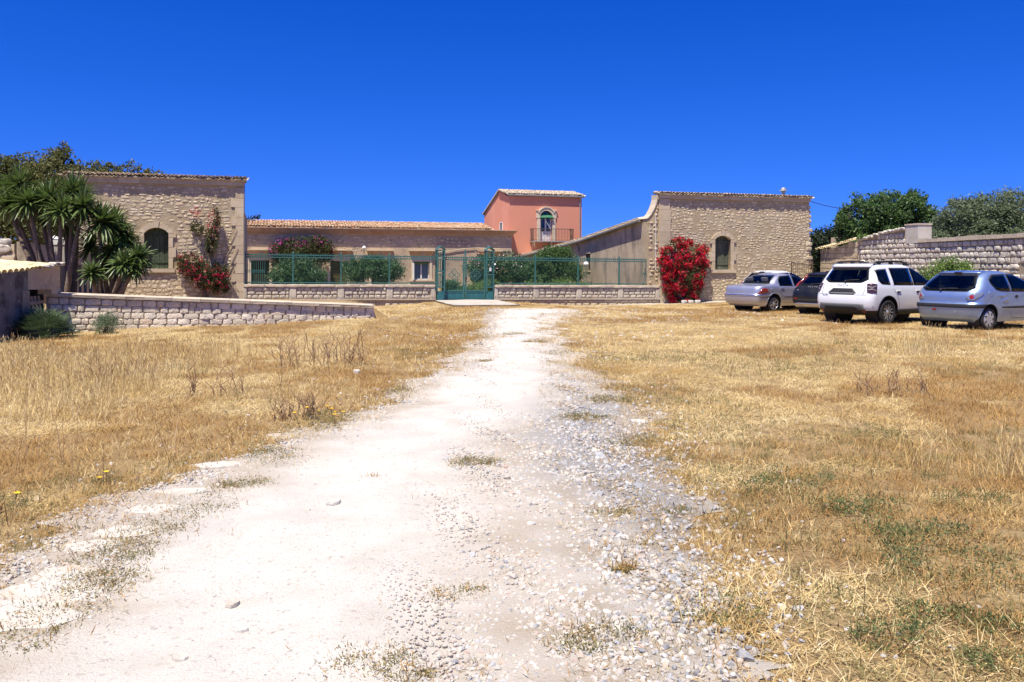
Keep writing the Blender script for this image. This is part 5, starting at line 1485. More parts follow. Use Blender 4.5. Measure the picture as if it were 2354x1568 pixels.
dry_shrub(2050, 905, .35, .5, 26, "reddish dry stems among bleached grass at right")

# ================================================================== GRASS AND GRAVEL (uncountable)
def tuft_mesh(name, n, rad, lmin, lmax, w, lean0, lean1, m, heads=0.0, curl=.35):
    V_, F_ = [], []
    for i in range(n):
        a = rng.uniform(0, 6.283); r = rad * math.sqrt(rng.uniform())
        b = np.array([r * math.cos(a), r * math.sin(a), -.01])
        L = rng.uniform(lmin, lmax); le = rng.uniform(lean0, lean1); ph = rng.uniform(0, 6.283)
        hd = np.array([math.cos(ph), math.sin(ph), 0.0]); s_ = np.array([-hd[1], hd[0], 0.0]); up = np.array([0, 0, 1.0])
        q = len(V_)
        le2 = le + curl * rng.uniform(-.3, 1)
        p1 = b + (hd * math.sin(le) + up * math.cos(le)) * L * .55
        p2 = p1 + (hd * math.sin(le2) + up * math.cos(le2)) * L * .45
        p1[2] = max(p1[2], .006 + rng.uniform(0, .02)); p2[2] = max(p2[2], .004 + rng.uniform(0, .015))
        tw = rng.uniform(-.5, .5); s2 = s_ * math.cos(tw) + up * math.sin(tw) * .6
        ww = w * rng.uniform(.7, 1.3)
        V_ += [b - s2 * ww * .5, b + s2 * ww * .5, p1 + s2 * ww * .45, p1 - s2 * ww * .45, p2 + s2 * ww * .12, p2 - s2 * ww * .12]
        F_ += [(q, q + 1, q + 2, q + 3), (q + 3, q + 2, q + 4, q + 5)]
        if rng.uniform() < heads:
            q = len(V_); d = p2 - p1; d /= np.linalg.norm(d); hw = ww * 1.8
            for sgn in (s2, np.cross(d, s2)):
                q = len(V_)
                V_ += [p2 - d * .01, p2 + d * .03 + sgn * hw * .5, p2 + d * .075, p2 + d * .03 - sgn * hw * .5]; F_.append((q, q + 1, q + 2, q + 3))
    me = mesh_np(name, np.array(V_), np.array(F_)); me.materials.append(MATS[m]); return me
def rock_mesh(name, m, seed):
    r = random.Random(seed); bm = bmesh.new(); bmesh.ops.create_icosphere(bm, subdivisions=1, radius=.5)
    for v in bm.verts: v.co = Vector((v.co.x * r.uniform(.75, 1.25), v.co.y * r.uniform(.65, 1.15), v.co.z * r.uniform(.45, .75)))
    me = bpy.data.meshes.new(name); bm.to_mesh(me); bm.free(); me.materials.append(MATS[m]); return me
def scatter(name, label, cat, sources, X, Y, scale, idx, rot3=False, lift=0.0, zs=None):
    """one object of uncountable pieces: points that instance small source meshes"""
    n = len(X)
    coll = bpy.data.collections.new(name + "_sources")
    for i, me in enumerate(sources):
        coll.objects.link(bpy.data.objects.new("%s_%02d" % (name, i), me))
    Z = ground_np(X, Y) + lift
    if zs is not None: Z = Z + zs
    me = bpy.data.meshes.new(name)
    me.vertices.add(n); me.vertices.foreach_set("co", np.stack([X, Y, Z], 1).astype(np.float32).ravel())
    rot = np.stack([rng.uniform(-1, 1, n) * (3.1 if rot3 else .12), rng.uniform(-1, 1, n) * (3.1 if rot3 else .12), rng.uniform(0, 6.283, n)], 1)
    if rot3: rot[:, :2] *= .25
    a = me.attributes.new("rot", 'FLOAT_VECTOR', 'POINT'); a.data.foreach_set("vector", rot.astype(np.float32).ravel())
    a = me.attributes.new("scl", 'FLOAT', 'POINT'); a.data.foreach_set("value", np.asarray(scale, np.float32))
    a = me.attributes.new("idx", 'INT', 'POINT'); a.data.foreach_set("value", np.asarray(idx, np.int32))
    o = bpy.data.objects.new(name, me); C.objects.link(o)
    tag(o, label, cat, kind='stuff')
    ng = bpy.data.node_groups.new(name, 'GeometryNodeTree')
    ng.interface.new_socket("Geometry", in_out='INPUT', socket_type='NodeSocketGeometry'); ng.interface.new_socket("Geometry", in_out='OUTPUT', socket_type='NodeSocketGeometry')
    N, L = ng.nodes, ng.links
    gi, go = N.new("NodeGroupInput"), N.new("NodeGroupOutput")
    ci = N.new("GeometryNodeCollectionInfo"); ci.inputs["Collection"].default_value = coll; ci.inputs["Separate Children"].default_value = True; ci.inputs["Reset Children"].default_value = True
    ip = N.new("GeometryNodeInstanceOnPoints"); ip.inputs["Pick Instance"].default_value = True
    def na(nm, dt):
        q = N.new("GeometryNodeInputNamedAttribute"); q.data_type = dt; q.inputs["Name"].default_value = nm
        return [s_ for s_ in q.outputs if s_.enabled and s_.name == "Attribute"][0]
    e2r = N.new("FunctionNodeEulerToRotation")
    L.new(na("rot", 'FLOAT_VECTOR'), e2r.inputs[0]); L.new(e2r.outputs[0], ip.inputs["Rotation"])
    L.new(na("scl", 'FLOAT'), ip.inputs["Scale"]); L.new(na("idx", 'INT'), ip.inputs["Instance Index"])
    L.new(gi.outputs[0], ip.inputs["Points"]); L.new(ci.outputs[0], ip.inputs["Instance"]); L.new(ip.outputs[0], go.inputs[0])
    md = o.modifiers.new("scatter", 'NODES'); md.node_group = ng
    return o
def field_mask(x, y, m):
    s, v = CA * (x - OX) + SA * (y - OY), -SA * (x - OX) + CA * (y - OY)
    ok = ~on_track(x, y, -m)
    ok &= v < -.25                                                     # in front of the fence
    ok &= ~((s > 8.4) & (s < 11.7) & (v > -4.3))                       # paving at the gate
    ok &= ~((s > 17.0) & (v > -1.6))                                   # path
    s2, v2 = CA * (x + 12.4) + SA * (y - 22.0), -SA * (x + 12.4) + CA * (y - 22.0)
    ok &= ~((s2 > -6) & (s2 < 8.75) & (v2 > -.1))                      # garden behind the low wall
    ok &= ~((x < -11.7) & (y > 12))                                    # shed
    ok &= x < 17.0 + (46 - y) * .186 - .2                              # boundary wall
    return ok
def spread(y0, y1, dens, m=0.0, wid=.72, pad=2.0):
    area = (y1 - y0) * 2 * (wid * y1 + pad)
    n = int(area * dens)
    y = rng.uniform(y0, y1, n); x = rng.uniform(-1, 1, n) * (wid * y1 + pad)
    k = (np.abs(x) < wid * y + pad); x, y = x[k], y[k]
    k = field_mask(x, y, m); return x[k], y[k]
litter = [tuft_mesh("straw_litter", 30, .17, .05, .20, .0045, 1.1, 1.6, "straw", 0, .5) for _ in range(4)]
stub = [tuft_mesh("straw_stubble", 22, .13, .04, .13, .004, .6, 1.45, "straw", .12) for _ in range(4)]
brown = [tuft_mesh("brown_stubble", 26, .16, .04, .14, .0045, .5, 1.5, "straw_brown", 0) for _ in range(3)]
tall = [tuft_mesh("tall_straw", 24, .15, .14, .34, .005, .05, .85, "straw", .5) for _ in range(4)]
greenb = [tuft_mesh("green_blades", 16, .12, .04, .12, .005, .1, 1.1, "weed_green", 0) for _ in range(3)]
stalk = [tuft_mesh("dead_stalks", 3, .12, .25, .6, .006, .0, .45, "dead_stalk", 0, .3) for _ in range(3)]
SRC = litter + stub + brown + tall + greenb + stalk
i_lit, i_stub, i_br, i_tall, i_gr, i_st = (0, 4), (4, 8), (8, 11), (11, 15), (15, 18), (18, 21)
def pick(n, rg): return rng.integers(rg[0], rg[1], n)
GXs, GYs, GS, GI = [], [], [], []
def put(x, y, s, i):
    GXs.append(x); GYs.append(y); GS.append(s); GI.append(i)
for y0, y1, dl, ds, sc in ((2.0, 7, 88, 95, .78), (7, 13, 52, 44, .88), (13, 22, 30, 26, 1.1), (22, 45, 17, 12, 1.2)):
    x, y = spread(y0, y1, dl); n_ = vnoise(x, y, .45, 1) * .6 + vnoise(x, y, 1.7, 2) * .4
    br = (n_ > .56) | ((x < 0) & (x > edge(LEFT_E, y) - .6 - 3.2 * vnoise(x, y, .35, 6)) & (vnoise(x, y, .8, 5) > .30)) | ((x > 0) & (y < 7.5) & (vnoise(x, y, .9, 8) > np.where((x > 1.4) & (y < 6.2), .24, .38)))
    dE = np.minimum(np.abs(x - edge(RIGHT_E, y)), np.abs(x - edge(LEFT_E, y))); thin = np.clip(.8 + dE / 1.5, 0, 1) * np.where(vnoise(x, y, 1.1, 51) > .70, .6, 1.0)
    k = rng.uniform(size=len(x)) < thin; x, y, br = x[k], y[k], br[k]
    put(x, y, sc * rng.uniform(.7, 1.25, len(x)), np.where(br, pick(len(x), i_br), pick(len(x), i_lit)))
    x, y = spread(y0, y1, ds); n_ = vnoise(x, y, .45, 1) * .6 + vnoise(x, y, 1.7, 2) * .4
    tallm = ((x < -3.2 - .12 * y) & (y > 8.5) & (y < 15.5)) | ((x > 2.6) & (y < 8.5) & (vnoise(x, y, .7, 19) > .62)) | ((vnoise(x, y, .5, 9) > .74) & (np.abs(x) > 3.0) & (y < 17))
    tl = tallm & (rng.uniform(size=len(x)) < .6)
    short = np.where((x > 0) & (y > 17), .6, np.where((x < -3) & (y > 15), .75, 1.0))
    gr = ((vnoise(x, y, .55, 7) > np.where(y < 8, .44, .62)) & (x > 1.3) & (y < 17) & (rng.uniform(size=len(x)) < .74)) | ((x < -2) & (vnoise(x, y, .6, 17) > .72) & (rng.uniform(size=len(x)) < .4))
    i = np.where(n_ > .58, pick(len(x), i_br), pick(len(x), i_stub)); i = np.where(tl, pick(len(x), i_tall), i); i = np.where(gr, pick(len(x), i_gr), i)
    s = sc * rng.uniform(.65, 1.25, len(x)); s = np.where(tl, np.minimum(s, 1.25), s)
    put(x, y, s * np.where(tl, 1, short), i)
x, y = spread(3.5, 16, 1.6); k = (vnoise(x, y, .4, 12) > .5) & ((x < -2.5) | (x > 3)); put(x[k], y[k], rng.uniform(.6, 1.1, k.sum()), pick(k.sum(), i_st))
# wisps of straw and weed on the gravel itself
def track_pts(y0, y1, dens, a=0.0, b=1.0):
    n = int((y1 - y0) * 4.6 * dens); y = rng.uniform(y0, y1, n); t = rng.uniform(a, b, n)
    x = edge(LEFT_E, y) + t * (edge(RIGHT_E, y) - edge(LEFT_E, y)); return x, y, t
for y0, y1, dn in ((2.2, 9, 95), (9, 20, 34), (20, 33, 26)):
    x, y, t = track_pts(y0, y1, dn)
    edgew = np.exp(-((1 - t) / .30) ** 2) + (y > 17) * .55 * (vnoise(x, y, .55, 33) > .52) + np.exp(-(t / .16) ** 2) * .9 + .05
    k = (rng.uniform(size=len(x)) < edgew * .9) & (vnoise(x, y, 1.6, 4) > .42)
    x, y = x[k], y[k]; put(x, y, rng.uniform(.18, .42, len(x)) * (1 + y / 16), np.where(rng.uniform(size=len(x)) < .22, pick(len(x), i_gr), np.where(rng.uniform(size=len(x)) < .5, pick(len(x), i_stub), pick(len(x), i_br))))
# the straw creeps raggedly on to the gravel from both sides
for tab, sg, dep, y0, y1, n in ((RIGHT_E, -1, .42, 2.2, 14, 1500), (LEFT_E, 1, .26, 2.2, 14, 900), (RIGHT_E, -1, .5, 14, 32, 700), (LEFT_E, 1, .4, 14, 32, 600)):
    y = rng.uniform(y0, y1, n); x = edge(tab, y) + sg * (np.abs(rng.normal(size=n)) * dep * (.3 + 1.4 * vnoise(y * 0 + sg, y, 1.3, 61)) - .1)
    put(x, y, rng.uniform(.35, .8, n) * (1 + y / 60), np.where(rng.uniform(size=n) < .55, pick(n, i_br), np.where(rng.uniform(size=n) < .7, pick(n, i_stub), pick(n, i_gr))))
GXa, GYa = np.concatenate(GXs), np.concatenate(GYs)
scatter("dry_grass", "dry yellow straw and stubble covering the field", "grass", SRC, GXa, GYa, np.concatenate(GS), np.concatenate(GI))
# grass fringe under the cars and by the wall is part of the same field; gravel follows
rocks = [rock_mesh("pebble", "pebble", i) for i in range(7)] + [rock_mesh("grey_pebble", "pebble_grey", 50 + i) for i in range(2)]
PX, PY, PS, PI = [], [], [], []
for y0, y1, dn, smul in ((2.0, 4.5, 3000, 1.0), (4.5, 8, 1500, 1.1), (8, 14, 560, 1.35), (14, 33, 110, 2.0)):
    x, y, t = track_pts(y0, y1, dn, -.06, 1.08)
    coarse = coarse_at(x, y, t)
    k = rng.uniform(size=len(x)) < (.30 + .62 * coarse) * np.clip((1.06 - t) / .22, .12, 1)
    x, y, coarse = x[k], y[k], coarse[k]
    PX.append(x); PY.append(y)
    s = (.008 + (.007 + .032 * coarse) * rng.uniform(size=len(x)) ** 2.0) * smul
    s = np.where(rng.uniform(size=len(x)) < .012, s * 1.9, s); PS.append(s)
    PI.append(np.where(rng.uniform(size=len(x)) < .06 + .7 * grey_at(x, y), rng.integers(7, 9, len(x)), rng.integers(0, 7, len(x))))
    x, y = spread(y0, min(y1, 20), 190 / smul); dr = np.minimum(np.abs(x - edge(RIGHT_E, y)), np.abs(x - edge(LEFT_E, y))); k = rng.uniform(size=len(x)) < np.exp(-dr / .28) * .8; x, y = x[k], y[k]
    PX.append(x); PY.append(y); PS.append(rng.uniform(.012, .04, len(x)) * smul); PI.append(rng.integers(0, 7, len(x)))
PXa, PYa = np.concatenate(PX), np.concatenate(PY)
scatter("gravel", "loose white limestone gravel lying on the track", "gravel", rocks, PXa, PYa, np.concatenate(PS), np.concatenate(PI), rot3=True, lift=.0, zs=np.where(on_track(PXa, PYa), .018, .004))
# small bushes of dry grass along wall feet: chips of pale rubble in the far field
x, y = spread(18, 38, 8.0); k = (x > -4) & (x < 9) & (vnoise(x, y, .35, 21) > .48); x, y = x[k], y[k]
scatter("rubble_chips", "pale stone chips strewn over the worn ground before the fence", "gravel", rocks[:7], x, y, rng.uniform(.05, .12, len(x)), rng.integers(0, 7, len(x)), rot3=True)
# ================================================================== PARKED CARS
def paint(name, base, metal=.0, rough=.35, coat=.9, dust=(.45, .40, .32), d=.12):
    m = bpy.data.materials.new(name); m.use_nodes = True; nt = m.node_tree; L = nt.links; P = nt.nodes["Principled BSDF"]
    P.inputs["Metallic"].default_value = metal; P.inputs["Roughness"].default_value = rough
    P.inputs["Coat Weight"].default_value = coat; P.inputs["Coat Roughness"].default_value = .05
    n = nd(nt, "ShaderNodeTexNoise"); n.inputs["Scale"].default_value = 3.5; n.inputs["Detail"].default_value = 6
    tc = nd(nt, "ShaderNodeTexCoord"); L.new(tc.outputs["Object"], n.inputs["Vector"])
    mr = nd(nt, "ShaderNodeMapRange"); mr.inputs[1].default_value = .42; mr.inputs[2].default_value = .75; mr.inputs[4].default_value = d
    L.new(n.outputs["Fac"], mr.inputs[0])
    mx = nd(nt, "ShaderNodeMix", data_type='RGBA'); mx.inputs[6].default_value = (*base, 1); mx.inputs[7].default_value = (*dust, 1)
    L.new(mr.outputs[0], mx.inputs[0]); L.new(mx.outputs[2], P.inputs["Base Color"])
    m2 = nd(nt, "ShaderNodeMapRange"); m2.inputs[3].default_value = rough; m2.inputs[4].default_value = rough + .2; L.new(n.outputs["Fac"], m2.inputs[0]); L.new(m2.outputs[0], P.inputs["Roughness"])
    MATS[name] = m
paint("paint_white", (.66, .67, .69), 0, .3)
paint("paint_silver", (.50, .50, .56), .75, .34, d=.10)
paint("paint_blue_silver", (.27, .37, .58), .7, .32, d=.08)
paint("paint_black", (.005, .005, .0055), 0, .35, coat=.15, d=.015)
mat("black_plastic", (.022, .022, .023), .6)
mat("grey_plastic", (.13, .13, .13), .55)
mat("rubber", (.018, .018, .018), .85, [(30, (.05, .045, .04), .5, .7)], coords='object')
mat("alloy", (.55, .55, .55), .3, metal=.8)
mat("alloy_dark", (.06, .06, .065), .35, metal=.5)
mat("hubcap", (.48, .48, .48), .4, metal=.5)
mat("lamp_red", (.30, .012, .012), .12, coat=.6, spec=.6)
mat("lamp_dull_red", (.22, .035, .03), .2, coat=.5, spec=.6)
mat("lamp_dark", (.05, .022, .022), .12, coat=.7, spec=.6)
mat("lamp_clear", (.30, .31, .34), .12, coat=.6, metal=.5)
mat("chrome", (.72, .73, .75), .14, metal=1.0)
mat("letter_grey", (.50, .50, .52), .3, metal=.6)
mat("seat_grey", (.10, .10, .11), .8)
mat("car_glass", (.02, .02, .02), .06, spec=.30)
def glass(name, tint, refl):
    m = MATS[name]; nt = m.node_tree; L = nt.links
    tr = nd(nt, "ShaderNodeBsdfTransparent"); tr.inputs[0].default_value = (*tint, 1)
    gl = nd(nt, "ShaderNodeBsdfGlossy"); gl.inputs["Roughness"].default_value = .03
    fr = nd(nt, "ShaderNodeFresnel"); fr.inputs["IOR"].default_value = refl
    mx = nd(nt, "ShaderNodeMixShader"); L.new(fr.outputs[0], mx.inputs[0]); L.new(tr.outputs[0], mx.inputs[1]); L.new(gl.outputs[0], mx.inputs[2])
    L.new(mx.outputs[0], nt.nodes["Material Output"].inputs[0])
glass("car_glass", (.60, .66, .64), 1.4)

def pchip(xs, ys, xq):
    xs, ys = np.array(xs, float), np.array(ys, float)
    h = np.diff(xs); dl = np.diff(ys) / h
    d = np.zeros_like(ys); d[0], d[-1] = dl[0], dl[-1]
    for i in range(1, len(xs) - 1):
        if dl[i - 1] * dl[i] > 0:
            w1, w2 = 2 * h[i] + h[i - 1], h[i] + 2 * h[i - 1]
            d[i] = (w1 + w2) / (w1 / dl[i - 1] + w2 / dl[i])
    i = np.clip(np.searchsorted(xs, xq) - 1, 0, len(h) - 1)
    t = (xq - xs[i]) / h[i]
    return ys[i] * (2 * t**3 - 3 * t**2 + 1) + d[i] * h[i] * (t**3 - 2 * t**2 + t) + ys[i + 1] * (-2 * t**3 + 3 * t**2) + d[i + 1] * h[i] * (t**3 - t**2)

class Car:
    """body built as a stack of plan outlines; y forward from the rear axle, x to the right, z up"""
    def __init__(s, name, label, rows, wb, arch_r, arch_z, pnt, x, y, heading, gz_=None, crown=.05, clad=None, clad_mat="black_plastic", rc=.22, rcg=.16):
        s.root = thing(name, label, "car", (x, y, (gz(x, y) if gz_ is None else gz_) + .0), -math.radians(heading), "cars parked along the boundary wall")
        s.wb = wb; s.pnt = pnt; s.cut = set(); s.clad = clad
        zt = [r[0] for r in rows]
        zz = []
        for a, b in zip(zt[:-1], zt[1:]):
            n = max(1, int(math.ceil((b - a) / .032)))
            zz += list(a + (b - a) * np.arange(n) / n)
        zz.append(zt[-1]); zz = np.array(zz)
        YR = pchip(zt, [r[1] for r in rows], zz); YF = pchip(zt, [r[2] for r in rows], zz); W = pchip(zt, [r[3] for r in rows], zz)
        nR, nC, nS = 9, 6, 64
        rings = []
        def outline(yr, yf, w, z, rcr, rcf, br, bf):
            P = []
            for i in range(nR):
                xx = (w - rcr) * i / nR; P.append((xx, yr + br * (xx / w) ** 2, z))
            y0 = yr + br * ((w - rcr) / w) ** 2
            for i in range(nC):
                a = math.pi / 2 * i / nC; P.append((w - rcr + rcr * math.sin(a), y0 + rcr * (1 - math.cos(a)), z))
            ya, yf0 = y0 + rcr, yf - bf * ((w - rcf) / w) ** 2
            yb = yf0 - rcf
            for i in range(nS):
                q = i / nS; P.append((w + .012 * (1 - (2 * q - 1) ** 2), ya + (yb - ya) * q, z))
            for i in range(nC):
                a = math.pi / 2 * i / nC; P.append((w - rcf + rcf * math.cos(a), yb + rcf * math.sin(a), z))
            for i in range(nR + 1):
                xx = (w - rcf) * (1 - i / nR); P.append((xx, yf - bf * (xx / w) ** 2, z))
            full = P + [(-p[0], p[1], p[2]) for p in P[-2:0:-1]]
            return full
        zg = rows[-4][0]
        for z, yr, yf, w in zip(zz, YR, YF, W):
            g = min(1, max(0, (z - .9) / .4))
            rings.append(outline(yr, yf, w, z, rc + (rcg - rc) * g, .3 + (.28 - .3) * g, .07, .22 - .04 * g))
        # roof crown
        top = rings[-1]; cy = sum(p[1] for p in top) / len(top)
        for sc, dz in ((.94, .35), (.8, .68), (.55, .9), (.25, 1.0)):
            rings.append([(p[0] * sc, cy + (p[1] - cy) * sc, p[2] + crown * dz) for p in top])
        N = len(top)
        V = np.array(rings).reshape(-1, 3)
        V0 = V.copy()
        centres = [(0.0, arch_z), (wb, arch_z)]
        inside = np.zeros(len(V), bool); which = np.zeros(len(V), int)
        for k, (cy_, cz_) in enumerate(centres):
            d = np.hypot(V[:, 1] - cy_, V[:, 2] - cz_)
            q = (d < arch_r) & (np.abs(V[:, 0]) > .45)
            inside |= q; which[q] = k
        F_, touched = [], set()
        nr = len(rings)
        for j in range(nr - 1):
            for i in range(N):
                q = (j * N + i, j * N + (i + 1) % N, (j + 1) * N + (i + 1) % N, (j + 1) * N + i)
                if all(inside[a] for a in q): continue
                F_.append(q)
                for a in q:
                    if inside[a]: touched.add(a)
        for a in touched:
            cy_, cz_ = centres[which[a]]
            v = V[a, 1:] - np.array([cy_, cz_]); l = np.linalg.norm(v)
            if l > 1e-5: V[a, 1:] = np.array([cy_, cz_]) + v / l * arch_r
        # roof centre closes with a cap
        F_.append(tuple((nr - 1) * N + i for i in range(N)))
        s.V, s.N = V, N
        s.faces = F_
        cen = np.array([V[list(f)].mean(0) for f in F_])
        s.cen = cen
        s.bvh = BVHTree.FromPolygons([tuple(v) for v in V0], [(j * N + i, j * N + (i + 1) % N, (j + 1) * N + (i + 1) % N, (j + 1) * N + i) for j in range(nr - 1) for i in range(N)] + [tuple((nr - 1) * N + i for i in range(N))])
        body = [f for f, c in zip(F_, cen) if not (clad and clad(c))]
        s.body = s._mk("body", body, pnt)
        if clad:
            s._mk("lower_cladding", [f for f, c in zip(F_, cen) if clad(c)], clad_mat)
        zb = rows[0][0]
        u = MB(); u.box(-.60, .60, rows[0][1] + .1, rows[0][2] - .3, zb + .02, zb + .12); u.build("underbody", "black_plastic", s.root)
        for k, (cy_, cz_) in enumerate(centres):
            for sg in (-1, 1):
                w_ = MB(); Mx = Matrix.Translation((sg * .50, cy_, cz_)) @ Matrix.Rotation(math.pi / 2 * sg, 4, 'Y')
                w_.lathe([(.01, -.03), (arch_r + .01, -.03), (arch_r + .01, rows[2][3] - .54)], 26, Mx); w_.build("wheel_well", "black_plastic", s.root)
                lip = MB(); pts = []
                for a in np.linspace(math.radians(-8), math.radians(188), 26):
                    yy_, zz_ = cy_ + arch_r * math.cos(a), cz_ + arch_r * math.sin(a)
                    if zz_ < zb + .02: continue
                    h = s.bvh.ray_cast(Vector((sg * 3, yy_, zz_)), Vector((-sg, 0, 0)))
                    if h[0] is not None: pts.append(h[0] - Vector((sg * .005, 0, 0)))
                if len(pts) > 3: lip.tube(pts, .014, 6); lip.build("arch_lip", pnt if not clad else clad_mat, s.root, smooth=True)
    def _mk(s, name, faces, m, off=0.0):
        used = sorted({a for f in faces for a in f}); mp = {a: i for i, a in enumerate(used)}
        me = bpy.data.meshes.new(name)
        me.from_pydata([tuple(s.V[a]) for a in used], [], [tuple(mp[a] for a in f) for f in faces])
        bm = bmesh.new(); bm.from_mesh(me); bmesh.ops.recalc_face_normals(bm, faces=bm.faces)
        # normals must look outwards
        c = bm.calc_volume(signed=True) if len(faces) > 900 else 1
        bm.normal_update()
        if off:
            for v in bm.verts:
                v.co += (v.normal if v.normal.dot(Vector((v.co.x, v.co.y - s.wb / 2, 0))) > 0 else -v.normal) * off
        bm.to_mesh(me); bm.free()
        me.polygons.foreach_set("use_smooth", [True] * len(me.polygons))
        return link(name, me, m, s.root)
    def band(s, name, m, cond, off):
        """a strip of the body skin lifted off by off metres, with a rim back to the skin"""
        fs = [f for f, c in zip(s.faces, s.cen) if len(f) == 4 and cond(c)]
        if not fs: return
        used = sorted({a for f in fs for a in f}); mp = {a: i for i, a in enumerate(used)}
        nrm = np.zeros((len(used), 3))
        for f in fs:
            p = s.V[list(f)]; nn = np.cross(p[2] - p[0], p[3] - p[1]); l = np.linalg.norm(nn)
            c = p.mean(0) - np.array([0, s.wb / 2, .7])
            if l > 1e-9:
                nn = nn / l
                if nn @ c < 0: nn = -nn
                for a in f: nrm[mp[a]] += nn
        nrm = unit(nrm); base = s.V[used]
        n = len(used)
        V = np.concatenate([base + nrm * off, base - nrm * .004])
        F_ = [tuple(mp[a] for a in f) for f in fs]
        from collections import Counter
        ec = Counter(); 
        for f in F_:
            for a, b in zip(f, f[1:] + f[:1]): ec[frozenset((a, b))] += 1
        for e, k in ec.items():
            if k == 1 and len(e) == 2:
                a, b = tuple(e); F_.append((a, b, n + b, n + a))
        me = bpy.data.meshes.new(name); me.from_pydata([tuple(v) for v in V], [], F_)
        bm = bmesh.new(); bm.from_mesh(me); bmesh.ops.recalc_face_normals(bm, faces=bm.faces); bm.to_mesh(me); bm.free()
        me.polygons.foreach_set("use_smooth", [True] * len(me.polygons))
        return link(name, me, m, s.root)
    def hit(s, phi, u, z):
        a = math.radians(phi); d = Vector((-math.sin(a), math.cos(a), 0)); r = Vector((math.cos(a), math.sin(a), 0))
        o = r * u + Vector((0, 0, z)) - d * 8
        h = s.bvh.ray_cast(o, d)
        if h[0] is None:
            nn = s.bvh.find_nearest(r * u + Vector((0, 0, z)) - d * 2); 
            h = nn
        n = h[1] if h[1].dot(d) < 0 else -h[1]
        return h[0], n
    def patch(s, name, m, phi, top, bot, off=.006, n=12, k=6, mirror=False, parent=None, smooth=True):
        """panel between two chains of (u,z) points, thrown onto the body from direction phi (0 rear, 90 right side)"""
        def res(ch):
            ch = np.array(ch, float)
            if len(ch) == 1: ch = np.concatenate([ch, ch])
            l = np.concatenate([[0], np.cumsum(np.hypot(*np.diff(ch, axis=0).T))])
            q = np.linspace(0, l[-1], n + 1)
            return np.stack([np.interp(q, l, ch[:, 0]), np.interp(q, l, ch[:, 1])], 1) if l[-1] > 0 else np.repeat(ch[:1], n + 1, 0)
        A, B = res(top), res(bot)
        P = [[None] * (n + 1) for _ in range(k + 1)]; Nn = []
        verts, inner = [], []
        for j in range(k + 1):
            for i in range(n + 1):
                q = A[i] + (B[i] - A[i]) * j / k
                p, nn = s.hit(phi, q[0], q[1])
                if mirror: p = Vector((-p.x, p.y, p.z)); nn = Vector((-nn.x, nn.y, nn.z))
                verts.append(p + nn * off); inner.append(p - nn * .006)
        idx = lambda j, i: j * (n + 1) + i
        F_ = [(idx(j, i), idx(j, i + 1), idx(j + 1, i + 1), idx(j + 1, i)) for j in range(k) for i in range(n)]
        bd = [idx(0, i) for i in range(n + 1)] + [idx(j, n) for j in range(1, k + 1)] + [idx(k, i) for i in range(n - 1, -1, -1)] + [idx(j, 0) for j in range(k - 1, 0, -1)]
        b = len(verts)
        verts += [inner[a] for a in bd]
        F_ += [(bd[i], bd[(i + 1) % len(bd)], b + (i + 1) % len(bd), b + i) for i in range(len(bd))]
        mb = MB(); mb.v = [tuple(v) for v in verts]; mb.f = F_
        o = mb.build(name, m, parent or s.root)
        if smooth:
            fl = [True] * (k * n) + [False] * len(bd)
            o.data.polygons.foreach_set("use_smooth", fl)
        return o
    def both(s, *a, **kw):
        s.patch(*a, **kw); kw["mirror"] = True; s.patch(*a, **kw)
    def window(s, phi, top, bot, grow=.02, mirror=False, name="side_window", n=12, k=6, frit=.045):
        def gr(ch, dz, g):
            c = np.array(ch, float); cx = (np.array(top)[:, 0].mean() + np.array(bot)[:, 0].mean()) / 2
            c[:, 0] += np.sign(c[:, 0] - cx) * g; c[:, 1] += dz; return c.tolist()
        pane_t, pane_b = gr(top, -frit, -frit), gr(bot, frit, -frit)
        s.patch(name, "car_glass", phi, top, bot, off=.009, n=n, k=k, mirror=mirror)
        # black border printed round the pane and the seal outside it
        P = lambda ch: np.array(ch, float)
        for a, b in ((gr(top, grow, grow), pane_t), (pane_b, gr(bot, -grow, grow))):
            s.patch("window_seal", "black_plastic", phi, a, b, off=.005, n=n, k=2, mirror=mirror)
        for e in (0, -1):
            ot, ob, it, ib = gr(top, grow, grow)[e], gr(bot, -grow, grow)[e], pane_t[e], pane_b[e]
            s.patch("window_seal", "black_plastic", phi, [ot, it], [ob, ib], off=.005, n=2, k=k, mirror=mirror)
        poly = pane_t + pane_b[::-1]
        a = math.radians(phi); r = np.array([math.cos(a), math.sin(a)]); dd = np.array([-math.sin(a), math.cos(a)])
        X = s.V[:, 0] * (-1 if mirror else 1)
        U = X * r[0] + s.V[:, 1] * r[1]; D = X * dd[0] + s.V[:, 1] * dd[1]
        Z = s.V[:, 2]
        ins = np.zeros(len(U), bool)
        for q in range(len(poly)):
            x0, z0 = poly[q]; x1, z1 = poly[(q + 1) % len(poly)]
            if z0 == z1: continue
            ins ^= ((z0 > Z) != (z1 > Z)) & (U < (x1 - x0) * (Z - z0) / (z1 - z0) + x0)
        ins &= D < (1.1 if phi == 0 else -.2)
        s.cut |= {i for i, f in enumerate(s.faces) if len(f) == 4 and any(ins[q] for q in f)}
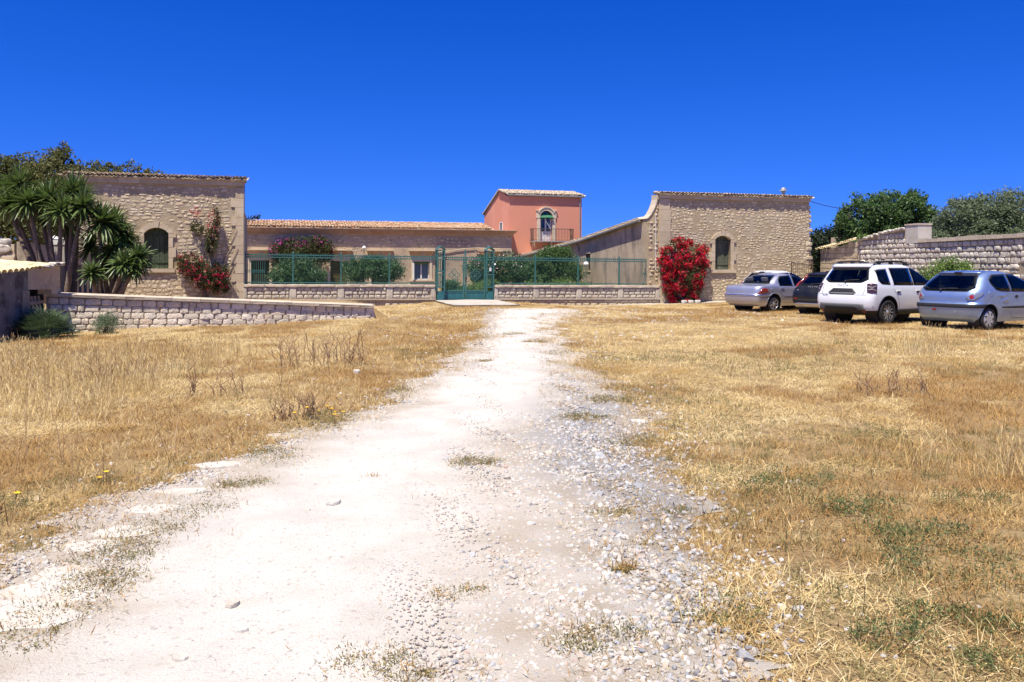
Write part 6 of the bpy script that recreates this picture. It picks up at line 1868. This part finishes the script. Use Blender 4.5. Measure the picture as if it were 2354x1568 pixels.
    def finish(s, seats=True, roof=1.3):
        """open the body behind the panes and furnish the cabin"""
        s.body.data.user_clear; old = s.body.data
        bpy.data.objects.remove(s.body)
        body = [f for i, (f, c) in enumerate(zip(s.faces, s.cen)) if i not in s.cut and not (s.clad and s.clad(c))]
        s.body = s._mk("body", body, s.pnt)
        q = MB(); q.box(-.62, .62, -.25, 2.2, .42, .48); q.box(-.66, .66, 1.75, 2.2, .48, .86); q.build("cabin_floor", "black_plastic", s.root)
        for y, xs in ((1.05, (-.36, .36)), (.22, (-.36, .36))):
            for x in xs:
                q = MB(); M2 = Matrix.Translation((x, y, .5)) @ Matrix.Rotation(math.radians(14), 4, 'X')
                q.box(-.24, .24, -.06, .07, .0, .60, M2); q.box(-.25, .25, -.05, .5, .0, .14, Matrix.Translation((x, y, .46)))
                q.box(-.13, .13, -.06, .03, .64, .80, M2); q.box(-.03, .03, -.03, .0, .58, .66, M2)
                q.build("seat", "seat_grey", s.root)
        q = MB(); q.box(-.60, .60, -.42, .02, .80, .83); q.build("parcel_shelf", "black_plastic", s.root)
        q = MB(); Mx = Matrix.Translation((-.36, 1.62, .92)) @ Matrix.Rotation(math.radians(65), 4, 'X')
        q.tube([Mx @ Vector((.17 * math.cos(t), .17 * math.sin(t), 0)) for t in np.linspace(0, 6.283, 17)], .014, 5, cap=False); q.build("steering_wheel", "black_plastic", s.root)
    def gap(s, pts, mirror=False, phi=90, w=.011):
        P = [s.hit(phi, u, z) for u, z in pts]
        t = MB()
        for (a, na_), (b, nb) in zip(P[:-1], P[1:]):
            tt_ = (b - a).normalized(); sd = tt_.cross(na_).normalized() * w * .5
            q = [a - sd + na_ * .003, a + sd + na_ * .003, b + sd + nb * .003, b - sd + nb * .003]
            if mirror: q = [Vector((-v.x, v.y, v.z)) for v in q]
            t.add(q, [(0, 1, 2, 3)])
        return t.build("panel_gap", "black_plastic", s.root)
    def text(s, body, u, z, size, m, phi=0, extr=.003, spacing=1.0):
        cu = bpy.data.curves.new("lettering", 'FONT'); cu.body = body; cu.size = size; cu.extrude = extr; cu.align_x = 'CENTER'; cu.align_y = 'CENTER'; cu.space_character = spacing
        tmp = bpy.data.objects.new("lettering_tmp", cu); C.objects.link(tmp)
        dg = bpy.context.evaluated_depsgraph_get(); me = bpy.data.meshes.new_from_object(tmp.evaluated_get(dg)); bpy.data.objects.remove(tmp)
        for v in me.vertices:                                           # wrap each vertex on to the body
            p, nn = s.hit(phi, u + v.co.x, z + v.co.y)
            v.co = p + nn * (.004 + v.co.z + extr)
        me.materials.clear()
        return link("lettering", me, m, s.root)
    def wheels(s, r, w, track, style, rim_r):
        proto = None
        for y in (0, s.wb):
            for sg in (1, -1):
                o = bpy.data.objects.new("wheel", s.tyre(r, w, rim_r)); C.objects.link(o); o.parent = s.root
                o.location = (sg * track / 2, y, r - .01); o.rotation_euler = (0, 0, 0 if sg > 0 else math.pi)
                for nm, me in s.rim(rim_r, w, style):
                    link(nm, me, None, o)
    _tc = {}
    def tyre(s, r, w, rr):
        k = (r, w, rr)
        if k in s._tc: return s._tc[k]
        b = MB(); h = w / 2
        Mx = Matrix.Rotation(math.pi / 2, 4, 'Y')
        b.lathe([(rr, -h * .85), (rr + .02, -h), (r - .04, -h), (r - .012, -h * .82), (r, -h * .5), (r, h * .5), (r - .012, h * .82), (r - .04, h), (rr + .02, h), (rr, h * .85), (rr - .01, h * .3)], 36, Mx)
        o = b.build("tyre", "rubber", None, smooth=True); me = o.data; bpy.data.objects.remove(o); s._tc[k] = me
        return me
    _rc = {}
    def rim(s, rr, w, style):
        k = (rr, w, style)
        if k in s._rc: return s._rc[k]
        out = []
        Mx = Matrix.Rotation(math.pi / 2, 4, 'Y'); h = w / 2
        def fin(b, nm, m, smooth=True):
            o = b.build(nm, m, None, smooth=smooth); me = o.data; bpy.data.objects.remove(o); out.append((nm, me))
        if style == 'cap':
            b = MB(); b.lathe([(.001, h * .95), (rr * .35, h * 1.0), (rr * .8, h * .96), (rr * 1.0, h * .88), (rr * 1.0, h * .5)], 36, Mx); fin(b, "hubcap", "hubcap")
            for i in range(7):
                a = 2 * math.pi * i / 7; b = MB()
                c = Vector((h * .985, rr * .74 * math.cos(a), rr * .74 * math.sin(a)))
                M2 = Matrix.Translation(c) @ Matrix.Rotation(a + .35, 4, 'X')
                b.lathe([(.001, .004), (.024, .004), (.024, -.01)], 10, M2 @ Matrix.Rotation(math.pi / 2, 4, 'Y') @ Matrix.Diagonal((.62, 1.9, 1, 1))); fin(b, "hubcap_slot", "void", False)
            for i in range(4):
                a = .7 + 2 * math.pi * i / 4; b = MB(); b.lathe([(.001, .006), (.010, .004), (.010, -.01)], 8, Matrix.Translation((h * 1.0, rr * .24 * math.cos(a), rr * .24 * math.sin(a))) @ Mx); fin(b, "wheel_bolt", "gutter_grey", False)
        else:
            nsp, mface, mback, tw = {'six': (6, "alloy", "alloy_dark", 0.0), 'seven': (7, "alloy", "alloy_dark", 0), 'five': (5, "alloy_dark", "alloy_dark", 0)}[style]
            b = MB(); b.lathe([(.001, -h * .1), (rr * .95, -h * .1), (rr * 1.0, h * .7), (rr * 1.0, h * .92)], 32, Mx); fin(b, "rim_barrel", "void")
            b = MB(); b.lathe([(rr * .94, h * .8), (rr * .95, h * .95), (rr * 1.03, h * .95), (rr * 1.03, h * .8)], 36, Mx); fin(b, "rim_edge", mface if style != 'six' else "alloy_dark")
            for i in range(nsp):
                a = 2 * math.pi * i / nsp + .2
                b = MB(); M2 = Matrix.Rotation(a, 4, 'X')
                if style == 'six':
                    for q in (-1, 1):
                        b.add([M2 @ Vector((h * .75, q * .002, .03)), M2 @ Vector((h * .75, q * .035, .03)), M2 @ Vector((h * .90, q * .075, rr * .95)), M2 @ Vector((h * .90, q * .038, rr * .95)),
                               M2 @ Vector((h * .4, q * .002, .03)), M2 @ Vector((h * .4, q * .035, .03)), M2 @ Vector((h * .5, q * .075, rr * .95)), M2 @ Vector((h * .5, q * .038, rr * .95))], [(0, 1, 2, 3), (4, 7, 6, 5), (0, 4, 5, 1), (1, 5, 6, 2), (2, 6, 7, 3), (3, 7, 4, 0)])
                else:
                    b.add([M2 @ Vector((h * .85, -.028, .03)), M2 @ Vector((h * .85, .028, .03)), M2 @ Vector((h * .9, .02, rr * .96)), M2 @ Vector((h * .9, -.02, rr * .96)),
                           M2 @ Vector((h * .3, -.028, .03)), M2 @ Vector((h * .3, .028, .03)), M2 @ Vector((h * .5, .02, rr * .96)), M2 @ Vector((h * .5, -.02, rr * .96))], [(0, 1, 2, 3), (4, 7, 6, 5), (0, 4, 5, 1), (1, 5, 6, 2), (2, 6, 7, 3), (3, 7, 4, 0)])
                fin(b, "spoke", mface, False)
            b = MB(); b.lathe([(.001, h * .95), (.045, h * .92), (.055, h * .5)], 16, Mx); fin(b, "hub", mface)
        s._rc[k] = out
        return out
    def mirror_(s, y, z, x, m):
        for sg in (1, -1):
            b = MB(); prof = [(.001, -.11), (.07, -.09), (.095, 0), (.07, .09), (.001, .11)]
            b.lathe(prof, 12, Matrix.Translation((sg * (x + .11), y, z)) @ Matrix.Rotation(math.pi / 2, 4, 'Y') @ Matrix.Diagonal((1, .7, 1, 1)))
            b.box(sg * x - .03, sg * x + .06, y - .03, y + .02, z - .07, z - .03)
            b.build("door_mirror", m, s.root, smooth=True)
    def wiper(s, u0, z0, u1, z1):
        a, na_ = s.hit(0, u0, z0); b, nb = s.hit(0, u1, z1)
        t = MB(); t.tube([a + na_ * .03, a.lerp(b, .5) + na_ * .04, b + nb * .02], .013, 5)
        c, nc = s.hit(0, u0, z0 - .015); t.tube([c, c + nc * .05], .03, 8)
        t.build("rear_wiper", "black_plastic", s.root)
    def handle(s, y, z, m, w=.17, h=.035):
        for mi in (False, True):
            p = s.patch("door_handle", m, 90, [(y - w / 2, z + h / 2), (y + w / 2, z + h / 2)], [(y - w / 2, z - h / 2), (y + w / 2, z - h / 2)], off=.028, n=5, k=2, mirror=mi)
    def plate_bolt(s): pass
    def disc(s, name, m, phi, u, z, r, off=.01, sz=1.0, n=14, mirror=False):
        t = MB(); ring = []
        c, nc = s.hit(phi, u, z); vs = [c + nc * (off + .004)]
        for i in range(n):
            a = 2 * math.pi * i / n; p, q = s.hit(phi, u + r * math.cos(a), z + r * sz * math.sin(a)); vs.append(p + q * off)
        for i in range(n):
            a = 2 * math.pi * i / n; p, q = s.hit(phi, u + r * 1.02 * math.cos(a), z + r * sz * 1.02 * math.sin(a)); vs.append(p - q * .004)
        if mirror: vs = [Vector((-v.x, v.y, v.z)) for v in vs]
        t.add(vs, [(0, 1 + i, 1 + (i + 1) % n) for i in range(n)] + [(1 + i, 1 + n + i, 1 + n + (i + 1) % n, 1 + (i + 1) % n) for i in range(n)])
        return t.build(name, m, s.root)

# ---- white sport utility car
HD = 52
suv = Car("parked_car", "white sport utility car with black roof rails seen from its rear right corner",
          [(.26, -.60, 3.38, .80), (.36, -.73, 3.46, .86), (.50, -.79, 3.50, .885), (.62, -.80, 3.51, .895), (.76, -.78, 3.50, .90), (.88, -.73, 3.47, .895), (.98, -.69, 3.40, .885), (1.05, -.66, 3.05, .87), (1.09, -.645, 2.55, .86), (1.14, -.615, 2.2, .845), (1.33, -.50, 1.86, .775), (1.48, -.405, 1.58, .715), (1.565, -.34, 1.36, .68), (1.60, -.26, 1.22, .63)],
          2.67, .415, .36, "paint_white", 9.60, 22.85, 59, crown=.045, clad=lambda c: c[2] < .40 or (c[2] < .47 and c[1] < 3.6 and c[1] > .3 and False))
suv.window(0, [(-.55, 1.50), (.55, 1.50)], [(-.66, 1.225), (-.50, 1.135), (.50, 1.135), (.66, 1.225)], name="rear_window", n=18)
suv.patch("roof_spoiler", "paint_white", 0, [(-.60, 1.585), (.60, 1.585)], [(-.60, 1.525), (.60, 1.525)], off=.05, n=14, k=3)
suv.wiper(.05, 1.16, .42, 1.19)
for mi in (False, True):
    suv.patch("tail_lamp", "lamp_dark", 30, [(.30, 1.09), (.40, 1.105), (.52, 1.085)], [(.30, .87), (.40, .845), (.52, .865)], off=.022, n=10, k=8, mirror=mi)
    for dz in (-.05, .05):
        suv.patch("lamp_bar", "zinc", 30, [(.315, .975 + dz + .007), (.42, .975 + dz * .35 + .007), (.51, .975 + dz * 1.3 + .007)], [(.315, .975 + dz - .007), (.42, .975 + dz * .35 - .007), (.51, .975 + dz * 1.3 - .007)], off=.028, n=8, k=1, mirror=mi)
suv.patch("plate_recess", "black_plastic", 0, [(-.30, .965), (.30, .965)], [(-.44, .845), (.44, .845)], off=.012, n=10, k=4)
suv.patch("boot_handle_strip", "grey_plastic", 0, [(-.42, .85), (.42, .85)], [(-.36, .81), (.36, .81)], off=.016, n=10, k=2)
suv.text("DACIA", -.02, 1.045, .085, "letter_grey", spacing=1.45)
suv.text("DUSTER", -.52, .775, .045, "letter_grey", spacing=1.1)
suv.patch("bumper_skid", "grey_plastic", 0, [(-.66, .565), (.66, .565)], [(-.72, .40), (.72, .40)], off=.022, n=16, k=4)
suv.patch("bumper_inset", "black_plastic", 0, [(-.50, .50), (.50, .50)], [(-.56, .38), (.56, .38)], off=.030, n=14, k=4)
suv.gap([(u, .80) for u in np.linspace(-.74, .74, 14)], phi=0)
suv.gap([(.66, 1.12), (.66, .95), (.64, .80)], phi=0); suv.gap([(-.66, 1.12), (-.66, .95), (-.64, .80)], phi=0)
for mi in (False, True):
    suv.window(90, [(-.30, 1.455), (.10, 1.475)], [(-.33, 1.20), (-.22, 1.10), (.10, 1.085)], mirror=mi, n=8)
    suv.window(90, [(.27, 1.50), (1.10, 1.50)], [(.28, 1.075), (1.10, 1.065)], mirror=mi, n=8)
    suv.window(90, [(1.16, 1.50), (1.45, 1.47), (1.72, 1.33)], [(1.16, 1.065), (1.95, 1.055), (2.05, 1.06)], mirror=mi, n=12)
    suv.gap([(.24, 1.06), (.27, .90), (.40, .72), (.47, .55), (.50, .40)], mirror=mi); suv.gap([(1.13, 1.06), (1.13, .40)], mirror=mi); suv.gap([(2.12, 1.05), (2.14, .8), (2.10, .40)], mirror=mi)
    suv.gap([(.50, .40), (2.10, .40)], mirror=mi)
    suv.patch("sill_trim", "black_plastic", 90, [(.46, .40), (2.24, .40)], [(.46, .30), (2.24, .30)], off=.02, n=12, k=2, mirror=mi)
    suv.disc("reflector", "lamp_red", 0, .66, .36, .05, off=.012, sz=.35, mirror=mi)
    suv.disc("parking_sensor", "black_plastic", 20, .60, .49, .012, off=.004, mirror=mi)
suv.handle(.42, .90, "paint_white"); suv.handle(1.28, .90, "paint_white")
suv.disc("handle_recess", "gutter_grey", 90, .42, .885, .07, off=.004, sz=.7); suv.disc("handle_recess", "gutter_grey", 90, 1.28, .885, .07, off=.004, sz=.7)
suv.mirror_(1.95, 1.10, .83, "black_plastic")
for sg in (1, -1):
    q = MB(); q.tube([(sg * .60, -.22, 1.60), (sg * .605, -.12, 1.675), (sg * .605, .5, 1.70), (sg * .60, 1.0, 1.69), (sg * .60, 1.28, 1.60)], [.022, .028, .028, .028, .02], 8)
    for y in (.0, .52, 1.15): q.box(sg * .60 - .025, sg * .60 + .025, y - .06, y + .06, 1.58, 1.68)
    q.build("roof_rail", "black_plastic", suv.root, smooth=False)
q = MB(); q.tube([(0, .05, 1.63), (0, -.18, 1.90)], [.008, .004], 5); q.lathe([(.03, 0), (.02, .03), (.001, .035)], 8, Matrix.Translation((0, .05, 1.635))); q.build("aerial", "black_plastic", suv.root)
suv.wheels(.345, .215, 1.58, 'six', .225)
suv.finish()

# ---- pale blue small hatchback
hat = Car("parked_car", "dented pale blue silver three door hatchback at the right edge of the frame",
          [(.20, -.42, 3.02, .74), (.32, -.565, 3.14, .79), (.44, -.60, 3.17, .81), (.54, -.615, 3.17, .822), (.63, -.60, 3.15, .826), (.66, -.53, 3.14, .826), (.80, -.525, 3.06, .825), (.90, -.49, 2.85, .82), (.97, -.45, 2.42, .805), (1.01, -.41, 2.18, .795), (1.18, -.215, 1.80, .725), (1.30, -.06, 1.50, .665), (1.355, .06, 1.28, .63), (1.385, .20, 1.10, .58)],
          2.44, .345, .30, "paint_blue_silver", 10.97, 20.35, 62, crown=.045, rc=.30, rcg=.20)
hat.window(0, [(-.50, 1.335), (.50, 1.335)], [(-.66, 1.02), (-.52, .945), (.52, .945), (.66, 1.02)], name="rear_window", n=18, k=8)
hat.wiper(-.1, .965, .30, .985)
hat.patch("roof_spoiler", "paint_blue_silver", 0, [(-.52, 1.382), (.52, 1.382)], [(-.53, 1.345), (.53, 1.345)], off=.03, n=12, k=2)
hat.patch("brake_lamp", "lamp_dark", 0, [(-.11, 1.365), (.11, 1.365)], [(-.11, 1.345), (.11, 1.345)], off=.036, n=6, k=1)
hat.band("bumper_strip", "black_plastic", lambda c: .545 < c[2] < .645 and c[1] < -.06, .014)
for mi in (False, True):
    hat.patch("tail_lamp", "lamp_clear", 42, [(.08, .80), (.22, .895), (.44, .90)], [(.08, .74), (.22, .705), (.44, .865)], off=.016, n=12, k=6, mirror=mi)
    hat.disc("tail_lamp_lens", "lamp_red", 42, .185, .80, .045, off=.022, mirror=mi)
    hat.disc("tail_lamp_lens", "lamp_clear", 42, .28, .81, .035, off=.021, mirror=mi)
hat.disc("fog_lamp", "lamp_red", 0, -.20, .485, .052, off=.008, sz=.55)
hat.disc("exhaust_tip", "chrome", 0, .33, .44, .018, off=.015)
hat.gap([(u, .655) for u in np.linspace(-.66, .66, 12)], phi=0)
hat.gap([(.70, .98), (.62, .80), (.62, .72), (.58, .655)], phi=0)
for mi in (False, True):
    hat.window(90, [(.12, 1.205), (.30, 1.31), (.78, 1.325)], [(.12, 1.13), (.26, .985), (.42, .95), (.78, .94)], mirror=mi, n=12)
    hat.window(90, [(.86, 1.325), (1.20, 1.31), (1.62, 1.12), (1.9, .98)], [(.86, .94), (1.9, .925)], mirror=mi, n=14)
    hat.gap([(.82, .93), (.82, .42), (.88, .31), (1.0, .28)], mirror=mi); hat.gap([(1.0, .28), (2.0, .28)], mirror=mi); hat.gap([(2.05, .92), (2.05, .30)], mirror=mi)
    hat.patch("side_strip", "black_plastic", 90, [(.46, .565), (.80, .57)], [(.46, .535), (.80, .52)], off=.016, n=5, k=2, mirror=mi)
    hat.patch("side_strip", "black_plastic", 90, [(.84, .57), (2.02, .57)], [(.84, .52), (2.02, .52)], off=.016, n=9, k=2, mirror=mi)
    hat.gap([(.06, 1.335), (.5, 1.37), (1.0, 1.375)], mirror=mi, w=.012) if False else None
hat.disc("fuel_flap", "paint_blue_silver", 90, .02, .875, .075, off=.004)
hat.disc("door_handle", "black_plastic", 90, 1.02, .80, .055, off=.012, sz=.7)
# crumpled dent in the right rear wing
dv, df = [], []
nI, nJ = 16, 8
for j in range(nJ + 1):
    for i in range(nI + 1):
        u, z = .12 + .66 * i / nI, .66 + .22 * j / nJ
        p, nn = hat.hit(90, u, z)
        e = math.sin(math.pi * i / nI) * math.sin(math.pi * j / nJ)
        wv = .022 * math.sin(u * 13 + z * 9) + .018 * math.sin(u * 7 - z * 31)
        dv.append(tuple(p + nn * (.001 + e * (.012 + wv)))) 
for j in range(nJ):
    for i in range(nI):
        a = j * (nI + 1) + i; df.append((a, a + 1, a + nI + 2, a + nI + 1))
q = MB(); q.v, q.f = dv, df; o = q.build("dented_panel", "paint_blue_silver", hat.root, smooth=True); o["label"] = "crumpled dented rear wing panel"
hat.mirror_(1.75, .98, .80, "black_plastic")
hat.wheels(.285, .175, 1.43, 'cap', .20)
hat.finish()

# ---- silver saloon
sal = Car("parked_car", "silver four door saloon with dull red teardrop tail lamps, farthest left of the row",
          [(.22, -.80, 3.28, .78), (.34, -.945, 3.38, .835), (.48, -.985, 3.43, .86), (.60, -.995, 3.44, .868), (.645, -.985, 3.44, .870), (.67, -.93, 3.42, .868), (.80, -.915, 3.38, .868), (.90, -.885, 3.2, .862), (.955, -.83, 2.9, .852), (.985, -.62, 2.55, .84), (1.02, -.22, 2.25, .82), (1.17, .03, 1.92, .755), (1.31, .27, 1.62, .685), (1.365, .40, 1.42, .645), (1.39, .55, 1.25, .58)],
          2.59, .375, .325, "paint_silver", 9.33, 31.5, 59, crown=.05, rc=.24, rcg=.18)
sal.window(0, [(-.50, 1.355), (.50, 1.355)], [(-.66, 1.06), (.66, 1.06)], name="rear_window", n=16, k=8)
for mi in (False, True):
    sal.patch("tail_lamp", "lamp_dull_red", 22, [(.44, .70), (.58, .905), (.66, .88)], [(.40, .675), (.55, .68), (.70, .74)], off=.012, n=10, k=6, mirror=mi)
sal.band("bumper_moulding", "chrome", lambda c: .60 < c[2] < .64 and c[1] < .0 and abs(c[0]) > .0, .012)
sal.gap([(u, .66) for u in np.linspace(-.74, .74, 14)], phi=0)
sal.gap([(.40, .675), (.58, .93), (.62, 1.0)], phi=0); sal.gap([(-.40, .675), (-.58, .93), (-.62, 1.0)], phi=0)
for mi in (False, True):
    sal.window(90, [(.32, 1.19), (.46, 1.31), (1.0, 1.345)], [(.30, .985), (1.0, .975)], mirror=mi, n=10)
    sal.window(90, [(1.10, 1.345), (1.40, 1.32), (1.85, 1.08)], [(1.10, .975), (2.0, .965)], mirror=mi, n=12)
    sal.gap([(.24, 1.0), (.30, .78), (.46, .55), (.48, .33)], mirror=mi); sal.gap([(1.05, .97), (1.07, .33)], mirror=mi); sal.gap([(2.05, .95), (2.05, .33)], mirror=mi); sal.gap([(.48, .33), (2.05, .33)], mirror=mi)
    sal.patch("side_moulding", "chrome", 90, [(.5, .615), (2.05, .615)], [(.5, .59), (2.05, .59)], off=.012, n=10, k=1, mirror=mi)
sal.handle(.42, .88, "chrome"); sal.handle(1.25, .88, "chrome")
sal.disc("fuel_flap", "paint_silver", 90, -.12, .83, .085, off=.004)
sal.mirror_(1.95, 1.0, .82, "paint_silver")
sal.wheels(.31, .195, 1.49, 'seven', .205)
sal.finish()

# ---- black crossover between the saloon and the white car
blk = Car("parked_car", "black crossover with tall red boomerang tail lamps between silver saloon and white car",
          [(.24, -.62, 3.35, .79), (.36, -.755, 3.45, .85), (.50, -.80, 3.48, .875), (.64, -.81, 3.49, .885), (.78, -.78, 3.47, .89), (.90, -.70, 3.3, .88), (.97, -.65, 2.9, .868), (1.02, -.61, 2.45, .855), (1.08, -.55, 2.2, .835), (1.25, -.34, 1.82, .755), (1.37, -.19, 1.52, .695), (1.405, -.22, 1.35, .67), (1.425, -.20, 1.2, .63)],
          2.65, .40, .345, "paint_black", 10.92, 28.85, 58, crown=.05, rc=.26, rcg=.18)
blk.window(0, [(-.52, 1.36), (.52, 1.36)], [(-.62, 1.07), (-.40, 1.04), (.40, 1.04), (.62, 1.07)], name="rear_window", n=16, k=8)
for mi in (False, True):
    blk.patch("tail_lamp", "lamp_red", 14, [(.50, 1.385), (.56, 1.10), (.50, .985)], [(.59, 1.385), (.68, 1.13), (.80, .965)], off=.022, n=12, k=4, mirror=mi)
    blk.patch("tail_lamp_base", "lamp_clear", 14, [(.50, .98), (.79, .96)], [(.55, .925), (.77, .905)], off=.018, n=8, k=2, mirror=mi)
blk.wiper(-.05, 1.06, .28, 1.08)
blk.text("VOLVO", 0, .985, .07, "letter_grey", spacing=2.2)
blk.text("V40", -.58, .865, .05, "letter_grey"); blk.text("D2", .55, .865, .05, "letter_grey")
blk.patch("bumper_skid", "alloy", 0, [(-.78, .40), (-.5, .43), (.5, .43), (.78, .36)], [(-.74, .29), (-.5, .27), (.5, .30), (.74, .27)], off=.02, n=16, k=4)
blk.patch("bumper_upper", "black_plastic", 0, [(-.80, .56), (.80, .56)], [(-.80, .44), (.80, .44)], off=.012, n=16, k=3)
blk.disc("reflector", "lamp_red", 0, .62, .57, .075, off=.016, sz=.3); blk.disc("reflector", "lamp_red", 0, -.62, .57, .075, off=.016, sz=.3)
for mi in (False, True):
    blk.window(90, [(-.02, 1.25), (.4, 1.35), (1.0, 1.37)], [(.0, 1.06), (1.0, 1.02)], mirror=mi, n=10)
    blk.window(90, [(1.08, 1.37), (1.4, 1.32), (1.8, 1.12)], [(1.08, 1.02), (2.0, 1.0)], mirror=mi, n=10)
for sg in (1, -1):
    q = MB(); q.tube([(sg * .58, -.1, 1.42), (sg * .58, .1, 1.475), (sg * .58, 1.0, 1.48), (sg * .58, 1.25, 1.43)], .014, 6); q.build("roof_rail", "black_plastic", blk.root)
q = MB(); q.prism([(-.03, 0), (.03, 0), (.0, .06)], -.05, .12); o = q.build("roof_fin", "black_plastic", blk.root, loc=(0, .12, 1.47))
blk.mirror_(1.95, 1.05, .83, "paint_black")
blk.wheels(.33, .21, 1.54, 'five', .215)
blk.finish()

# ---- white hatchback behind the saloon
wht = Car("parked_car", "white hatchback mostly hidden behind the silver saloon, only roof and glass showing",
          [(.22, -.52, 3.15, .77), (.34, -.645, 3.25, .82), (.50, -.68, 3.28, .84), (.64, -.67, 3.27, .85), (.80, -.62, 3.18, .85), (.92, -.56, 2.95, .84), (1.0, -.50, 2.5, .825), (1.05, -.45, 2.2, .81), (1.24, -.22, 1.80, .74), (1.36, -.07, 1.50, .68), (1.42, .05, 1.30, .645), (1.45, .20, 1.12, .59)],
          2.50, .36, .31, "paint_white", 10.95, 36.3, 57, crown=.05, rc=.28, rcg=.2)
wht.window(0, [(-.52, 1.385), (.52, 1.385)], [(-.64, 1.06), (.64, 1.06)], name="rear_window", n=14, k=6)
wht.patch("brake_lamp", "lamp_dark", 0, [(-.14, 1.435), (.14, 1.435)], [(-.14, 1.405), (.14, 1.405)], off=.02, n=6, k=1)
for mi in (False, True):
    wht.patch("tail_lamp", "lamp_red", 30, [(.34, 1.05), (.46, 1.05)], [(.34, .78), (.46, .78)], off=.014, n=5, k=5, mirror=mi)
    wht.window(90, [(.12, 1.28), (.34, 1.375), (.95, 1.385)], [(.16, 1.04), (.95, 1.01)], mirror=mi, n=10)
    wht.window(90, [(1.02, 1.385), (1.3, 1.36), (1.82, 1.10)], [(1.02, 1.01), (2.0, .99)], mirror=mi, n=10)
wht.mirror_(1.9, 1.03, .81, "paint_white")
wht.wheels(.30, .185, 1.46, 'cap', .205)
wht.finish()
